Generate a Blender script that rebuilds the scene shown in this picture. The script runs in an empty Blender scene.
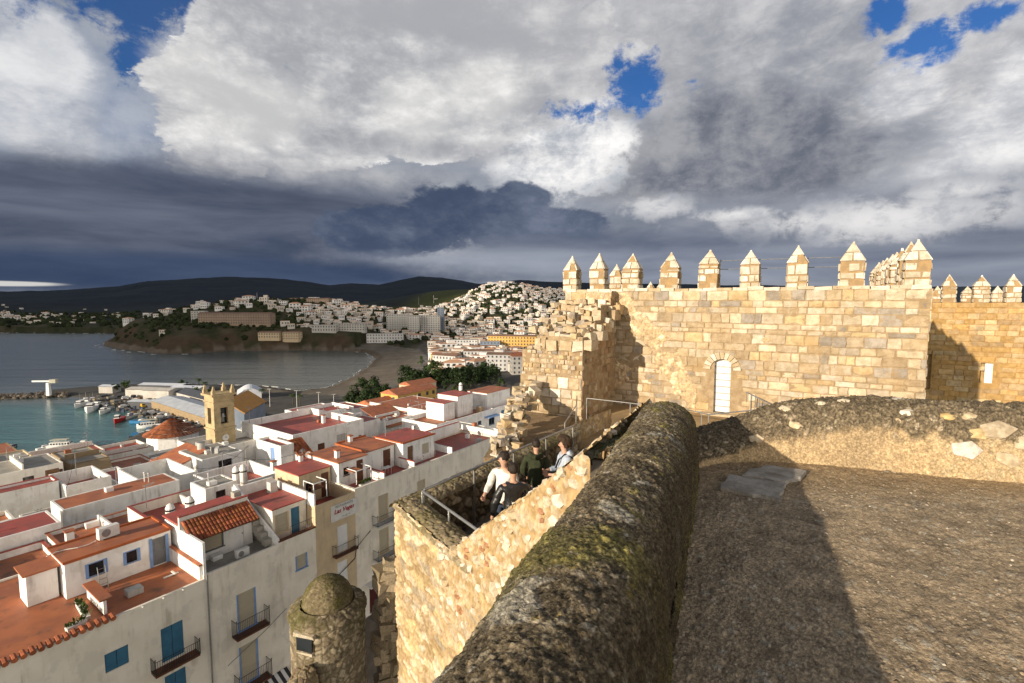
import bpy, bmesh, math, random
import numpy as np
from mathutils import Vector, Matrix
S = bpy.context.scene
COL = S.collection
R = math.radians
rnd = random.Random(7)

# ------------------------------------------------------------------ camera (origin = the photographer's eye, sea level is z = -60)
cd = bpy.data.cameras.new('camera'); cam = bpy.data.objects.new('camera', cd); COL.objects.link(cam)
cd.sensor_width = 36.0; cd.lens = 500.0 / 1024.0 * 36.0; cd.clip_start = 0.05; cd.clip_end = 60000
cam.rotation_euler = (R(90 - 4.69), 0, 0)
S.camera = cam
SEA = -60.0
# ------------------------------------------------------------------ sun and exposure
SUN_AZ, SUN_EL = 47.0, 14.5          # direction the light travels towards (degrees right of +Y), elevation
LX, LY = math.sin(R(SUN_AZ)), math.cos(R(SUN_AZ))
sd = bpy.data.lights.new('sun', 'SUN'); sd.energy = 5.0; sd.angle = R(0.5); sd.color = (1.0, 0.86, 0.67)
sun = bpy.data.objects.new('sun', sd); COL.objects.link(sun)
sun.rotation_euler = Vector((LX * math.cos(R(SUN_EL)), LY * math.cos(R(SUN_EL)), -math.sin(R(SUN_EL)))).to_track_quat('-Z', 'Y').to_euler()
S.view_settings.view_transform = 'Standard'; S.view_settings.look = 'None'
S.view_settings.exposure = 0.46; S.view_settings.gamma = 1.0
S.cycles.use_denoising = True
S.cycles.max_bounces = 5; S.cycles.diffuse_bounces = 3; S.cycles.glossy_bounces = 2; S.cycles.transparent_max_bounces = 6

# ------------------------------------------------------------------ node helper
class NT:
    def __init__(s, tree):
        s.t = tree; s.n = tree.nodes; s.l = tree.links
    def node(s, typ, **kw):
        n = s.n.new(typ)
        for k, v in kw.items(): setattr(n, k, v)
        return n
    def put(s, sock, v):
        if isinstance(v, bpy.types.NodeSocket): s.l.new(v, sock)
        elif v is not None:
            if hasattr(sock.default_value, '__len__') and not hasattr(v, '__len__'): v = (v,) * len(sock.default_value)
            if hasattr(v, '__len__') and len(v) == 3 and len(sock.default_value) == 4: v = (*v, 1)
            sock.default_value = v
    def math(s, op, a, b=None, clamp=False):
        n = s.node('ShaderNodeMath', operation=op, use_clamp=clamp); s.put(n.inputs[0], a)
        if b is not None: s.put(n.inputs[1], b)
        return n.outputs[0]
    def vmath(s, op, a, b=None):
        n = s.node('ShaderNodeVectorMath', operation=op); s.put(n.inputs[0], a)
        if b is not None: s.put(n.inputs[1], b)
        return n.outputs['Value'] if op in ('LENGTH', 'DISTANCE', 'DOT_PRODUCT') else n.outputs['Vector']
    def noise(s, vec, scale, detail=6, rough=0.55, dist=0.0):
        n = s.node('ShaderNodeTexNoise'); s.put(n.inputs['Vector'], vec)
        n.inputs['Scale'].default_value = scale; n.inputs['Detail'].default_value = detail
        n.inputs['Roughness'].default_value = rough; n.inputs['Distortion'].default_value = dist
        return n.outputs['Fac']
    def voro(s, vec, scale, feature='F1', out='Distance', rand=1.0):
        n = s.node('ShaderNodeTexVoronoi', feature=feature); s.put(n.inputs['Vector'], vec)
        n.inputs['Scale'].default_value = scale; n.inputs['Randomness'].default_value = rand
        return n.outputs[out]
    def ramp(s, fac, a, b, lo=0.0, hi=1.0, smooth=True):
        n = s.node('ShaderNodeMapRange', interpolation_type='SMOOTHSTEP' if smooth else 'LINEAR', clamp=True)
        s.put(n.inputs['Value'], fac); n.inputs['From Min'].default_value = a; n.inputs['From Max'].default_value = b
        n.inputs['To Min'].default_value = lo; n.inputs['To Max'].default_value = hi
        return n.outputs['Result']
    def mix(s, fac, a, b, mode='MIX'):
        n = s.node('ShaderNodeMix', data_type='RGBA', blend_type=mode); s.put(n.inputs['Factor'], fac)
        s.put(n.inputs[6], a); s.put(n.inputs[7], b)
        return n.outputs[2]
    def bump(s, h, strength, dist, normal=None):
        n = s.node('ShaderNodeBump'); s.put(n.inputs['Height'], h)
        n.inputs['Strength'].default_value = strength; n.inputs['Distance'].default_value = dist
        if normal is not None: s.l.new(normal, n.inputs['Normal'])
        return n.outputs[0]

# ------------------------------------------------------------------ world: Nishita sky with a bank of clouds laid out by compass direction
def px_dir(px, py):
    a, b = (px - 512) / 500.0, -(py - 341.5) / 500.0; p = R(4.69)
    x, y, z = a, math.cos(p) + b * math.sin(p), -math.sin(p) + b * math.cos(p)
    return math.atan2(x, y), math.atan2(z, math.hypot(x, y))
W = bpy.data.worlds.new('World'); S.world = W; W.use_nodes = True
w = NT(W.node_tree); w.n.clear()
gen = w.node('ShaderNodeTexCoord').outputs['Generated']
sep = w.node('ShaderNodeSeparateXYZ'); w.l.new(gen, sep.inputs[0])
az = w.math('ARCTAN2', sep.outputs[0], sep.outputs[1])
hyp = w.math('SQRT', w.math('ADD', w.math('MULTIPLY', sep.outputs[0], sep.outputs[0]), w.math('MULTIPLY', sep.outputs[1], sep.outputs[1])))
el = w.math('ARCTAN2', sep.outputs[2], hyp)
sky = w.node('ShaderNodeTexSky', sky_type='NISHITA'); sky.sun_disc = False
sky.sun_elevation = R(SUN_EL); sky.sun_rotation = R(SUN_AZ + 180); sky.altitude = 60
skyc = w.vmath('MULTIPLY', sky.outputs[0], (0.020, 0.052, 0.105))
stretch = w.vmath('MULTIPLY', gen, (1.0, 1.0, 2.0))
nA = w.math('SUBTRACT', w.noise(stretch, 4.2, 9, 0.58, 0.25), 0.5)      # billows
nB = w.math('SUBTRACT', w.noise(w.vmath('ADD', stretch, (7.3, 2.1, 4.4)), 10.0, 8, 0.6, 0.2), 0.5)
nC = w.math('SUBTRACT', w.noise(w.vmath('MULTIPLY', gen, (1.0, 1.0, 6.0)), 3.0, 7, 0.55, 0.3), 0.5)   # flat streaks
nD = w.math('SUBTRACT', w.noise(w.vmath('ADD', stretch, (1.3, 5.1, 9.4)), 2.1, 5, 0.5, 0.0), 0.5)
nF = w.math('SUBTRACT', w.noise(w.vmath('ADD', stretch, (5.3, 1.1, 6.4)), 26.0, 8, 0.68, 0.4), 0.5)
nG = w.math('SUBTRACT', w.noise(w.vmath('ADD', gen, (2.3, 4.1, 8.4)), 13.0, 10, 0.64, 0.15), 0.5)
puff = w.math('SUBTRACT', w.math('ADD', w.math('ADD', w.math('MULTIPLY', w.math('ABSOLUTE', nA), 2.2), w.math('MULTIPLY', w.math('ABSOLUTE', nB), 1.7)), w.math('MULTIPLY', w.math('ABSOLUTE', nF), 0.9)), 0.42)        # rounded heads with dark creases
edge = w.math('ADD', w.math('ADD', w.math('MULTIPLY', nA, 1.1), w.math('MULTIPLY', nB, 0.8)), w.math('MULTIPLY', nF, 0.7))
torn = w.math('ADD', w.math('MULTIPLY', nG, 4.2), w.math('MULTIPLY', nF, 2.2))
nE = w.math('SUBTRACT', w.noise(w.vmath('ADD', stretch, (3.3, 8.1, 2.4)), 3.4, 12, 0.5, 0.6), 0.5)
soft_tone = w.math('ADD', w.math('MULTIPLY', nE, 1.2), w.math('ADD', w.math('MULTIPLY', nD, 0.4), w.math('ADD', w.math('MULTIPLY', nG, 0.35), w.math('MULTIPLY', puff, 0.40))))
fine = w.math('ADD', w.math('ADD', w.math('MULTIPLY', nG, 0.9), w.math('MULTIPLY', nA, 0.8)), w.math('MULTIPLY', nF, 0.45))
comb = w.node('ShaderNodeCombineXYZ'); w.l.new(az, comb.inputs[0]); w.l.new(el, comb.inputs[1])
P2 = comb.outputs[0]
def ell(px, py, rx, ry):
    """distance field (1 at the rim) of a patch of sky seen around that direction"""
    c = px_dir(px, py); e = px_dir(px + rx, py)[0] - px_dir(px - rx, py)[0]; f = px_dir(px, py - ry)[1] - px_dir(px, py + ry)[1]
    d = w.vmath('MULTIPLY', w.vmath('SUBTRACT', P2, (c[0], c[1], 0)), (2 / e, 2 / f, 1))
    return w.vmath('LENGTH', d)
def layer(col, patches, dark, light, soft=0.25, ragged=1.0, opac=1.0, tone=None, tlo=-0.25, thi=0.25, rim=None):
    """one cloud made of elliptical patches with a ragged rim; dark..light follows the billows"""
    m = None
    for p in patches:
        d = w.math('ADD', ell(*p), w.math('MULTIPLY', edge if rim is None else rim, ragged))
        k = w.ramp(d, 1 + soft, 1 - soft)
        m = k if m is None else w.math('MAXIMUM', m, k)
    c = w.mix(w.ramp(tone if tone is not None else fine, tlo, thi), dark, light)
    return w.mix(w.math('MULTIPLY', m, opac), col, c)
c = skyc
# general cover, torn open where blue shows
tone0 = w.math('ADD', nD, w.math('MULTIPLY', nA, 0.8))
cover = w.mix(w.ramp(tone0, -0.28, 0.28), (0.20, 0.235, 0.30), (0.50, 0.51, 0.54))
def tear(ps):
    hole = None
    for p in ps:
        k = w.ramp(w.math('ADD', ell(*p), torn), 1.35, 0.45)
        hole = k if hole is None else w.math('MAXIMUM', hole, k)
    return hole
# thicker and brighter behind the viewer, round the low sun
back = w.ramp(sep.outputs[1], 0.25, -0.35)
cover = w.mix(back, cover, w.mix(w.ramp(el, R(10), R(44)), (1.75, 1.60, 1.40), (0.13, 0.15, 0.19)))
c = cover
# left: blue-grey veil and a paler heap
c = layer(c, [(60, 130, 110, 100), (120, 150, 60, 90)], (0.20, 0.26, 0.38), (0.40, 0.44, 0.52), 0.5, 0.8, 0.85)
c = layer(c, [(30, 90, 75, 75), (60, 130, 45, 60), (20, 30, 60, 30)], (0.32, 0.35, 0.42), (0.80, 0.80, 0.80), 0.25, 0.9, 0.9, soft_tone, -.3, .25)
c = layer(c, [(50, 58, 30, 26)], (0.55, 0.57, 0.60), (0.88, 0.87, 0.86), 0.5, 1.6, 0.7)
c = w.mix(w.math('MULTIPLY', tear([(165, 6, 100, 52), (215, 14, 40, 40), (140, 60, 26, 30)]), 0.95), c, skyc)
# right: mixed greys with bright torn rims
c = layer(c, [(820, 90, 200, 100), (700, 40, 130, 60)], (0.25, 0.265, 0.31), (0.70, 0.69, 0.69), 0.5, 0.9, 0.85, soft_tone, -.3, .25)
c = layer(c, [(720, 150, 120, 52), (650, 170, 90, 36), (800, 165, 80, 40)], (0.12, 0.135, 0.18), (0.36, 0.365, 0.39), 0.4, 0.8, 0.95)
c = layer(c, [(560, 150, 70, 48), (600, 140, 40, 26)], (0.42, 0.45, 0.50), (0.98, 0.96, 0.94), 0.3, 0.5, 1.0, None, -0.2, 0.2, torn)
c = layer(c, [(1000, 140, 70, 44), (960, 168, 60, 16), (900, 90, 36, 28), (1015, 90, 30, 40)], (0.40, 0.42, 0.47), (1.0, 0.98, 0.96), 0.45, 0.5, 0.9, soft_tone, -.3, .2, torn)
# dark bank along the horizon
c = layer(c, [(60, 235, 420, 62)], (0.034, 0.050, 0.092), (0.085, 0.108, 0.168), 0.4, 0.45, 1.0, nC)
c = layer(c, [(800, 245, 460, 46)], (0.10, 0.122, 0.175), (0.27, 0.29, 0.345), 0.5, 0.6, 0.95, nC)
c = layer(c, [(880, 218, 150, 18), (655, 206, 34, 10), (740, 214, 40, 6), (960, 190, 60, 10)], (0.36, 0.38, 0.43), (0.90, 0.88, 0.86), 0.6, 0.9, 0.9, None, -.25, .25, torn)
# the great lit cumulus with its flat shaded base
rimc = w.math('SUBTRACT', w.math('MULTIPLY', edge, 0.5), w.math('MULTIPLY', puff, 0.45))
big_patches = [(420, 20, 215, 120), (235, 100, 88, 74), (300, 130, 120, 48), (420, 120, 130, 46), (240, 40, 60, 50), (520, 70, 130, 70)]
c = layer(c, big_patches, (0.36, 0.37, 0.40), (1.02, 1.0, 0.97), 0.05, 1.0, 1.0, soft_tone, -0.38, 0.24, rimc)
c = layer(c, [(560, 20, 150, 60), (420, 10, 150, 30), (610, 60, 90, 50)], (0.40, 0.405, 0.43), (0.66, 0.655, 0.66), 0.6, 0.7, 0.8, soft_tone)
c = layer(c, [(250, 110, 66, 40), (420, 112, 40, 32), (480, 95, 44, 30), (190, 70, 36, 40)], (0.72, 0.71, 0.69), (1.08, 1.06, 1.02), 0.5, 1.2, 0.5, soft_tone)
c = layer(c, [(310, 172, 160, 12), (200, 165, 60, 14), (440, 152, 90, 10), (340, 140, 40, 16)], (0.27, 0.28, 0.32), (0.52, 0.52, 0.53), 0.8, 0.5, 0.75)
c = w.mix(w.math('MULTIPLY', tear([(642, 82, 32, 32), (590, 108, 30, 10), (918, 46, 34, 20), (890, 16, 18, 26), (1008, 10, 44, 16)]), 0.97), c, skyc)
# dark scud in front of it
c = layer(c, [(240, 205, 330, 30), (60, 225, 220, 40)], (0.048, 0.064, 0.105), (0.15, 0.17, 0.225), 0.45, 0.5, 0.95, nC)
c = layer(c, [(470, 215, 66, 30), (550, 226, 60, 20), (520, 200, 34, 18), (400, 232, 80, 26)], (0.055, 0.078, 0.135), (0.19, 0.22, 0.295), 0.12, 0.9, 1.0, soft_tone, -.3, .3)
c = layer(c, [(620, 245, 160, 14), (860, 258, 170, 10), (990, 240, 60, 12)], (0.10, 0.125, 0.185), (0.20, 0.225, 0.285), 0.5, 0.6, 0.85, nC)
c = layer(c, [(600, 262, 260, 12), (780, 272, 300, 8), (1010, 268, 80, 9)], (0.20, 0.23, 0.30), (0.34, 0.37, 0.44), 0.5, 0.5, 0.7, nC)
c = layer(c, [(200, 274, 330, 20)], (0.032, 0.052, 0.105), (0.065, 0.09, 0.155), 0.45, 0.3, 1.0, nC)
c = layer(c, [(0, 283.5, 66, 2.6)], (0.5, 0.5, 0.5), (0.75, 0.72, 0.68), 0.3, 0.25, 1.0, nC)
c = w.mix(w.ramp(el, R(36), R(55)), c, (0.13, 0.15, 0.19))
bg = w.node('ShaderNodeBackground'); w.l.new(c, bg.inputs['Color']); bg.inputs['Strength'].default_value = 0.76
wo = w.node('ShaderNodeOutputWorld'); w.l.new(bg.outputs[0], wo.inputs['Surface'])
W.cycles.sampling_method = 'MANUAL'; W.cycles.sample_map_resolution = 512
# ------------------------------------------------------------------ helpers
def tag(o, label=None, cat=None, group=None, kind=None):
    if label: o['label'] = label
    if cat: o['category'] = cat
    if group: o['group'] = group
    if kind: o['kind'] = kind
    return o
def empty(name, loc, label, cat, group=None, rz=0.0):
    o = bpy.data.objects.new(name, None); COL.objects.link(o); o.location = loc; o.rotation_euler = (0, 0, rz)
    o.empty_display_size = 0.2
    return tag(o, label, cat, group)
def copy_tree(o, parent=None):
    c = o.copy(); COL.objects.link(c)
    if parent is not None: c.parent = parent
    for ch in list(o.children): copy_tree(ch, c)
    return c
class MB:
    """collects polygons and links them as ONE mesh object"""
    def __init__(s): s.v = []; s.f = []; s.m = []; s.c = []; s.mi = 0; s.col = (1, 1, 1)
    def face(s, idx): s.f.append(tuple(idx)); s.m.append(s.mi); s.c.append(s.col)
    def poly(s, pts):
        b = len(s.v); s.v += [tuple(p) for p in pts]; s.face(range(b, b + len(pts)))
    def box(s, c, d, rz=0.0, M=None, jit=0.0, taper=1.0):
        """box centred at c with full sizes d, turned by rz"""
        b = len(s.v); cs, sn = math.cos(rz), math.sin(rz)
        for k in (-.5, .5):
            t = taper if k > 0 else 1.0
            for (i, j) in ((-.5, -.5), (.5, -.5), (.5, .5), (-.5, .5)):
                x, y, z = i * d[0] * t, j * d[1] * t, k * d[2]
                if jit: x += rnd.uniform(-jit, jit); y += rnd.uniform(-jit, jit); z += rnd.uniform(-jit, jit)
                if M is not None: p = M @ Vector((x, y, z)); s.v.append((p.x + c[0], p.y + c[1], p.z + c[2]))
                else: s.v.append((c[0] + x * cs - y * sn, c[1] + x * sn + y * cs, c[2] + z))
        for q in ((3, 2, 1, 0), (4, 5, 6, 7), (0, 1, 5, 4), (1, 2, 6, 5), (2, 3, 7, 6), (3, 0, 4, 7)): s.face([b + i for i in q])
    def prism(s, pts, z0, z1):
        """vertical prism over a counter-clockwise outline"""
        n = len(pts); b = len(s.v)
        s.v += [(p[0], p[1], z0) for p in pts] + [(p[0], p[1], z1) for p in pts]
        s.face([b + i for i in range(n)][::-1]); s.face([b + n + i for i in range(n)])
        for i in range(n): j = (i + 1) % n; s.face((b + i, b + j, b + n + j, b + n + i))
    def tube(s, pts, r, n=6, r2=None):
        b = len(s.v); k = len(pts)
        for i, p in enumerate(pts):
            p = Vector(p); d = (Vector(pts[min(i + 1, k - 1)]) - Vector(pts[max(i - 1, 0)])).normalized()
            a = d.orthogonal().normalized(); e = d.cross(a)
            rr = r if r2 is None else r + (r2 - r) * i / (k - 1)
            for j in range(n):
                t = 2 * math.pi * j / n; s.v.append(tuple(p + a * (math.cos(t) * rr) + e * (math.sin(t) * rr)))
        for i in range(k - 1):
            for j in range(n):
                q = (j + 1) % n; s.face((b + i * n + j, b + i * n + q, b + (i + 1) * n + q, b + (i + 1) * n + j))
        s.face([b + j for j in range(n)][::-1]); s.face([b + (k - 1) * n + j for j in range(n)])
    def lathe(s, prof, c, n=16):
        b = len(s.v)
        for (r, z) in prof:
            for j in range(n):
                t = 2 * math.pi * j / n; s.v.append((c[0] + r * math.cos(t), c[1] + r * math.sin(t), c[2] + z))
        for i in range(len(prof) - 1):
            for j in range(n):
                q = (j + 1) % n; s.face((b + i * n + j, b + i * n + q, b + (i + 1) * n + q, b + (i + 1) * n + j))
        s.face([b + j for j in range(n)][::-1]); s.face([b + (len(prof) - 1) * n + j for j in range(n)])
    def grid(s, P, flip=False):
        """P: array (n, m, 3)"""
        n, m = P.shape[:2]; b = len(s.v); s.v += [tuple(p) for p in P.reshape(-1, 3).tolist()]
        for i in range(n - 1):
            for j in range(m - 1):
                q = (b + i * m + j, b + i * m + j + 1, b + (i + 1) * m + j + 1, b + (i + 1) * m + j)
                s.face(q[::-1] if flip else q)
    def rock(s, c, r, M=None, sub=1):
        """a faceted lump, r = 3 radii"""
        b = len(s.v); V, F = ICO[sub]
        for p in V:
            k = rnd.uniform(0.82, 1.12); q = Vector((p[0] * r[0] * k, p[1] * r[1] * k, p[2] * r[2] * k))
            if M is not None: q = M @ q
            s.v.append((c[0] + q.x, c[1] + q.y, c[2] + q.z))
        for f in F: s.face([b + i for i in f])
    def build(s, name, mats, parent=None, smooth=False, loc=None):
        me = bpy.data.meshes.new(name); me.from_pydata(s.v, [], s.f)
        if not isinstance(mats, (list, tuple)): mats = [mats]
        for m in mats: me.materials.append(m)
        me.polygons.foreach_set('material_index', s.m)
        if any(c != (1, 1, 1) for c in s.c):
            at = me.color_attributes.new('tint', 'FLOAT_COLOR', 'CORNER')
            cnt = np.array([len(f) for f in s.f]); col = np.repeat(np.array([(*c[:3], 1.0) for c in s.c], dtype=np.float32), cnt, axis=0)
            at.data.foreach_set('color', col.ravel())
        if smooth: me.polygons.foreach_set('use_smooth', [True] * len(me.polygons))
        me.update()
        o = bpy.data.objects.new(name, me); COL.objects.link(o)
        if parent is not None: o.parent = parent
        return o
def _ico(sub):
    bm = bmesh.new(); bmesh.ops.create_icosphere(bm, subdivisions=sub, radius=1.0)
    bm.verts.index_update(); r = ([tuple(v.co) for v in bm.verts], [[v.index for v in f.verts] for f in bm.faces]); bm.free(); return r
ICO = {1: _ico(1), 2: _ico(2)}
def mesh_np(name, Vt, F, mat, parent=None, smooth=True, tint=None):
    """fast mesh from numpy arrays; F is (k,4); tint per vertex"""
    me = bpy.data.meshes.new(name); me.vertices.add(len(Vt)); me.vertices.foreach_set('co', np.asarray(Vt, np.float32).ravel())
    k, m = F.shape; me.loops.add(k * m); me.loops.foreach_set('vertex_index', F.astype(np.int32).ravel())
    me.polygons.add(k); me.polygons.foreach_set('loop_start', np.arange(0, k * m, m, dtype=np.int32))
    me.update(calc_edges=True)
    if smooth: me.polygons.foreach_set('use_smooth', [True] * k)
    if tint is not None:
        at = me.color_attributes.new('tint', 'FLOAT_COLOR', 'POINT')
        at.data.foreach_set('color', np.c_[tint, np.ones(len(tint))].astype(np.float32).ravel())
    me.materials.append(mat); me.validate()
    o = bpy.data.objects.new(name, me); COL.objects.link(o)
    if parent is not None: o.parent = parent
    return o
def grid_faces(n, m, flip=False):
    i, j = np.meshgrid(np.arange(n - 1), np.arange(m - 1), indexing='ij'); a = i * m + j
    F = np.stack([a, a + 1, a + m + 1, a + m], -1).reshape(-1, 4)
    return F[:, ::-1] if flip else F
# numpy noise -------------------------------------------------------
def _h(ix, iy, iz, k=0):
    h = (ix.astype(np.int64) * 374761393 + iy.astype(np.int64) * 668265263 + iz.astype(np.int64) * 2147483647 + k * 1274126177) & 0xffffffff
    h = ((h ^ (h >> 13)) * 1274126177) & 0xffffffff; h = ((h ^ (h >> 15)) * 2246822519) & 0xffffffff
    return ((h ^ (h >> 16)) & 0xffffff) / float(0xffffff)
def vnoise(p, k=0):
    i = np.floor(p).astype(np.int64); f = p - i; f = f * f * (3 - 2 * f); r = 0
    for dx in (0, 1):
        for dy in (0, 1):
            for dz in (0, 1):
                wgt = (f[:, 0] if dx else 1 - f[:, 0]) * (f[:, 1] if dy else 1 - f[:, 1]) * (f[:, 2] if dz else 1 - f[:, 2])
                r = r + wgt * _h(i[:, 0] + dx, i[:, 1] + dy, i[:, 2] + dz, k)
    return r
def fbm(p, oct=4, k=0, gain=0.5):
    p = np.asarray(p, float); a, s, r = 1.0, 0.0, 0
    for o in range(oct): r = r + a * (vnoise(p, k + o) - 0.5); s += a; a *= gain; p = p * 2.03 + 11.7
    return r / s
def worley(p, k=0):
    """distance to the nearest and second nearest feature point and the id of the nearest"""
    i = np.floor(p).astype(np.int64); d1 = np.full(len(p), 9.0); d2 = d1.copy(); idn = np.zeros(len(p))
    for dx in (-1, 0, 1):
        for dy in (-1, 0, 1):
            for dz in (-1, 0, 1):
                c = i + np.array([dx, dy, dz])
                q = np.stack([c[:, a] + _h(c[:, 0], c[:, 1], c[:, 2], k + a + 1) for a in range(3)], -1)
                d = np.linalg.norm(p - q, axis=1); h = _h(c[:, 0], c[:, 1], c[:, 2], k + 9)
                m = d < d1; d2 = np.where(m, d1, np.minimum(d2, d)); idn = np.where(m, h, idn); d1 = np.where(m, d, d1)
    return d1, d2, idn
# ------------------------------------------------------------------ materials
M = {}
def pbr(name, ca, cb, scale=3.0, rough=0.85, bump=0.0, bscale=20.0, bdist=0.01, attr=False, spec=0.3, metal=0.0, extra=None, lo=0.35, hi=0.65, stretch=None, detail=6):
    m = bpy.data.materials.new(name); m.use_nodes = True; t = NT(m.node_tree); b = t.n['Principled BSDF']
    pos = t.node('ShaderNodeNewGeometry').outputs['Position']
    vec = t.vmath('MULTIPLY', pos, stretch) if stretch else pos
    c = t.mix(t.ramp(t.noise(vec, scale, detail), lo, hi), ca, cb)
    if attr:
        at = t.node('ShaderNodeAttribute', attribute_name='tint'); c = t.mix(1.0, c, at.outputs['Color'], 'MULTIPLY')
    if extra: c = extra(t, pos, c)
    t.put(b.inputs['Base Color'], c); b.inputs['Roughness'].default_value = rough; b.inputs['Metallic'].default_value = metal
    b.inputs['Specular IOR Level'].default_value = spec
    if bump:
        h = t.math('ADD', t.noise(pos, bscale, 6, 0.65), t.math('MULTIPLY', t.voro(pos, bscale * 0.7), 0.4))
        t.l.new(t.bump(h, bump, bdist), b.inputs['Normal'])
    M[name] = m
    return m
def streaks(dirt, amount=0.5, scale=1.6):
    """rain streaks and grime on a painted wall"""
    def f(t, pos, c):
        s1 = t.noise(t.vmath('MULTIPLY', pos, (1, 1, 0.12)), scale * 1.6, 5, 0.6)
        s2 = t.noise(pos, scale * 0.45, 6, 0.6)
        k = t.math('MULTIPLY', t.ramp(s1, 0.47, 0.72), t.ramp(s2, 0.38, 0.66))
        return t.mix(t.math('MULTIPLY', k, amount), c, dirt)
    return f
def patches(col, scale, lo, hi, amount=1.0, detail=6):
    def f(t, pos, c): return t.mix(t.math('MULTIPLY', t.ramp(t.noise(pos, scale, detail, 0.6), lo, hi), amount), c, col)
    return f
def aggregate(scale, lo, hi, pits=0.0):
    """gravel set in mortar: every grain has its own tone"""
    def f(t, pos, c):
        wv = t.vmath('ADD', pos, t.vmath('MULTIPLY', t.node('ShaderNodeTexNoise').outputs['Color'], (.0, .0, .0)))
        v = t.node('ShaderNodeTexVoronoi'); t.l.new(wv, v.inputs['Vector']); v.inputs['Scale'].default_value = scale
        sp = t.node('ShaderNodeSeparateColor'); t.l.new(v.outputs['Color'], sp.inputs[0])
        k = t.ramp(sp.outputs[0], 0, 1, lo, hi, False); g = t.ramp(v.outputs['Distance'], .75, .35, .72, 1.0)
        c = t.mix(1.0, c, t.math('MULTIPLY', k, g), 'MULTIPLY')
        if pits: c = t.mix(t.math('MULTIPLY', t.ramp(t.noise(pos, scale * .4, 5, .7), .6, .7), pits), c, (.05, .042, .034))
        return c
    return f
def chain(*fs):
    def f(t, pos, c):
        for g in fs: c = g(t, pos, c)
        return c
    return f
pbr('white_wall', (.83, .82, .80), (.76, .75, .72), 0.9, 0.9, .25, 30, .01, extra=chain(streaks((.34, .29, .24), .75), patches((.62, .59, .54), .7, .52, .6, .5), patches((.30, .26, .21), 3.2, .66, .76, .5)))
pbr('warm_white_wall', (.80, .76, .69), (.71, .67, .60), 0.8, 0.9, .25, 30, .01, extra=streaks((.36, .29, .21), .55))
pbr('cream_wall', (.80, .745, .65), (.71, .655, .56), 0.7, 0.9, .25, 25, .01, extra=chain(streaks((.33, .28, .21), .6), patches((.60, .56, .49), .5, .55, .6, .55), patches((.30, .26, .2), 3.0, .68, .76, .5)))
pbr('tan_wall', (.60, .47, .30), (.52, .41, .28), 1.2, 0.9, .25, 25, .01, extra=streaks((.28, .22, .15), .5))
pbr('grey_wall', (.50, .49, .46), (.40, .39, .37), 0.8, 0.9, .25, 25, .01, extra=streaks((.25, .23, .2), .5))
pbr('yellow_wall', (.62, .40, .12), (.55, .33, .10), 0.8, 0.9, extra=streaks((.3, .2, .1), .4))
pbr('brown_render', (.30, .22, .13), (.24, .18, .11), 1.0, 0.9, .2, 20, .01)
pbr('red_roof', (.40, .075, .055), (.27, .07, .055), 0.8, 0.6, .15, 40, .005, extra=chain(patches((.11, .06, .05), 1.1, .55, .72, .7), patches((.36, .20, .15), 2.2, .62, .75, .5)), spec=.45)
pbr('terracotta_roof', (.42, .14, .055), (.31, .105, .05), 0.7, 0.6, .15, 40, .005, extra=chain(patches((.11, .065, .04), 0.9, .54, .70, .75), patches((.38, .22, .14), 2.6, .62, .75, .4)), spec=.45)
pbr('orange_edge', (.42, .11, .03), (.34, .09, .03), 1.5, 0.65)
pbr('grey_roof', (.36, .34, .30), (.27, .25, .22), 0.7, 0.8, .2, 30, .005)
pbr('clay_tile', (.36, .115, .05), (.24, .08, .04), 3.0, 0.8, .2, 40, .004, attr=True)
pbr('ochre_tile', (.48, .25, .07), (.40, .21, .07), 0.8, 0.85, .3, 6, .03)
pbr('blue_paint', (.05, .16, .26), (.04, .13, .22), 2.0, 0.55)
pbr('light_blue_paint', (.20, .33, .60), (.17, .28, .52), 2.0, 0.55)
pbr('brown_paint', (.12, .045, .022), (.09, .035, .02), 2.0, 0.55)
pbr('dark_red_paint', (.09, .02, .018), (.07, .018, .015), 2.0, 0.6)
pbr('grey_paint', (.16, .17, .18), (.13, .135, .14), 2.0, 0.5)
pbr('white_paint', (.80, .80, .79), (.74, .74, .73), 2.0, 0.5)
pbr('blind', (.50, .44, .33), (.44, .39, .29), 1.0, 0.7, stretch=(1, 1, 30))
pbr('dark_glass', (.012, .013, .015), (.02, .022, .026), 1.0, 0.08, spec=.6)
pbr('black_iron', (.018, .018, .018), (.03, .026, .022), 4.0, 0.55)
pbr('steel', (.42, .42, .41), (.34, .34, .33), 6.0, 0.38, metal=.8)
pbr('dull_metal', (.30, .30, .30), (.24, .24, .24), 6.0, 0.5, metal=.5)
pbr('plastic_white', (.70, .69, .66), (.62, .61, .58), 3.0, 0.5)
pbr('wood', (.22, .12, .06), (.15, .08, .045), 4.0, 0.75)
pbr('red_ink', (.35, .02, .03), (.30, .02, .03), 4.0, 0.6)
pbr('grey_ink', (.16, .16, .17), (.14, .14, .15), 4.0, 0.6)
pbr('awning_dark', (.03, .03, .035), (.045, .04, .04), 4.0, 0.9)
pbr('leaf', (.05, .085, .022), (.03, .05, .014), 3.0, 0.8, attr=True)
pbr('pine_leaf', (.028, .05, .016), (.016, .03, .01), 2.0, 0.85, attr=True)
pbr('bark', (.10, .07, .05), (.06, .045, .03), 6.0, 0.95)
# ------------------------------------------------------------------ sea, land, hills
def onsea(px, py, z=-58.5):
    a, b = (px - 512) / 500.0, -(py - 341.5) / 500.0; p = R(4.69)
    d = (a, math.cos(p) + b * math.sin(p), -math.sin(p) + b * math.cos(p)); t = z / d[2]
    return d[0] * t, d[1] * t
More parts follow.
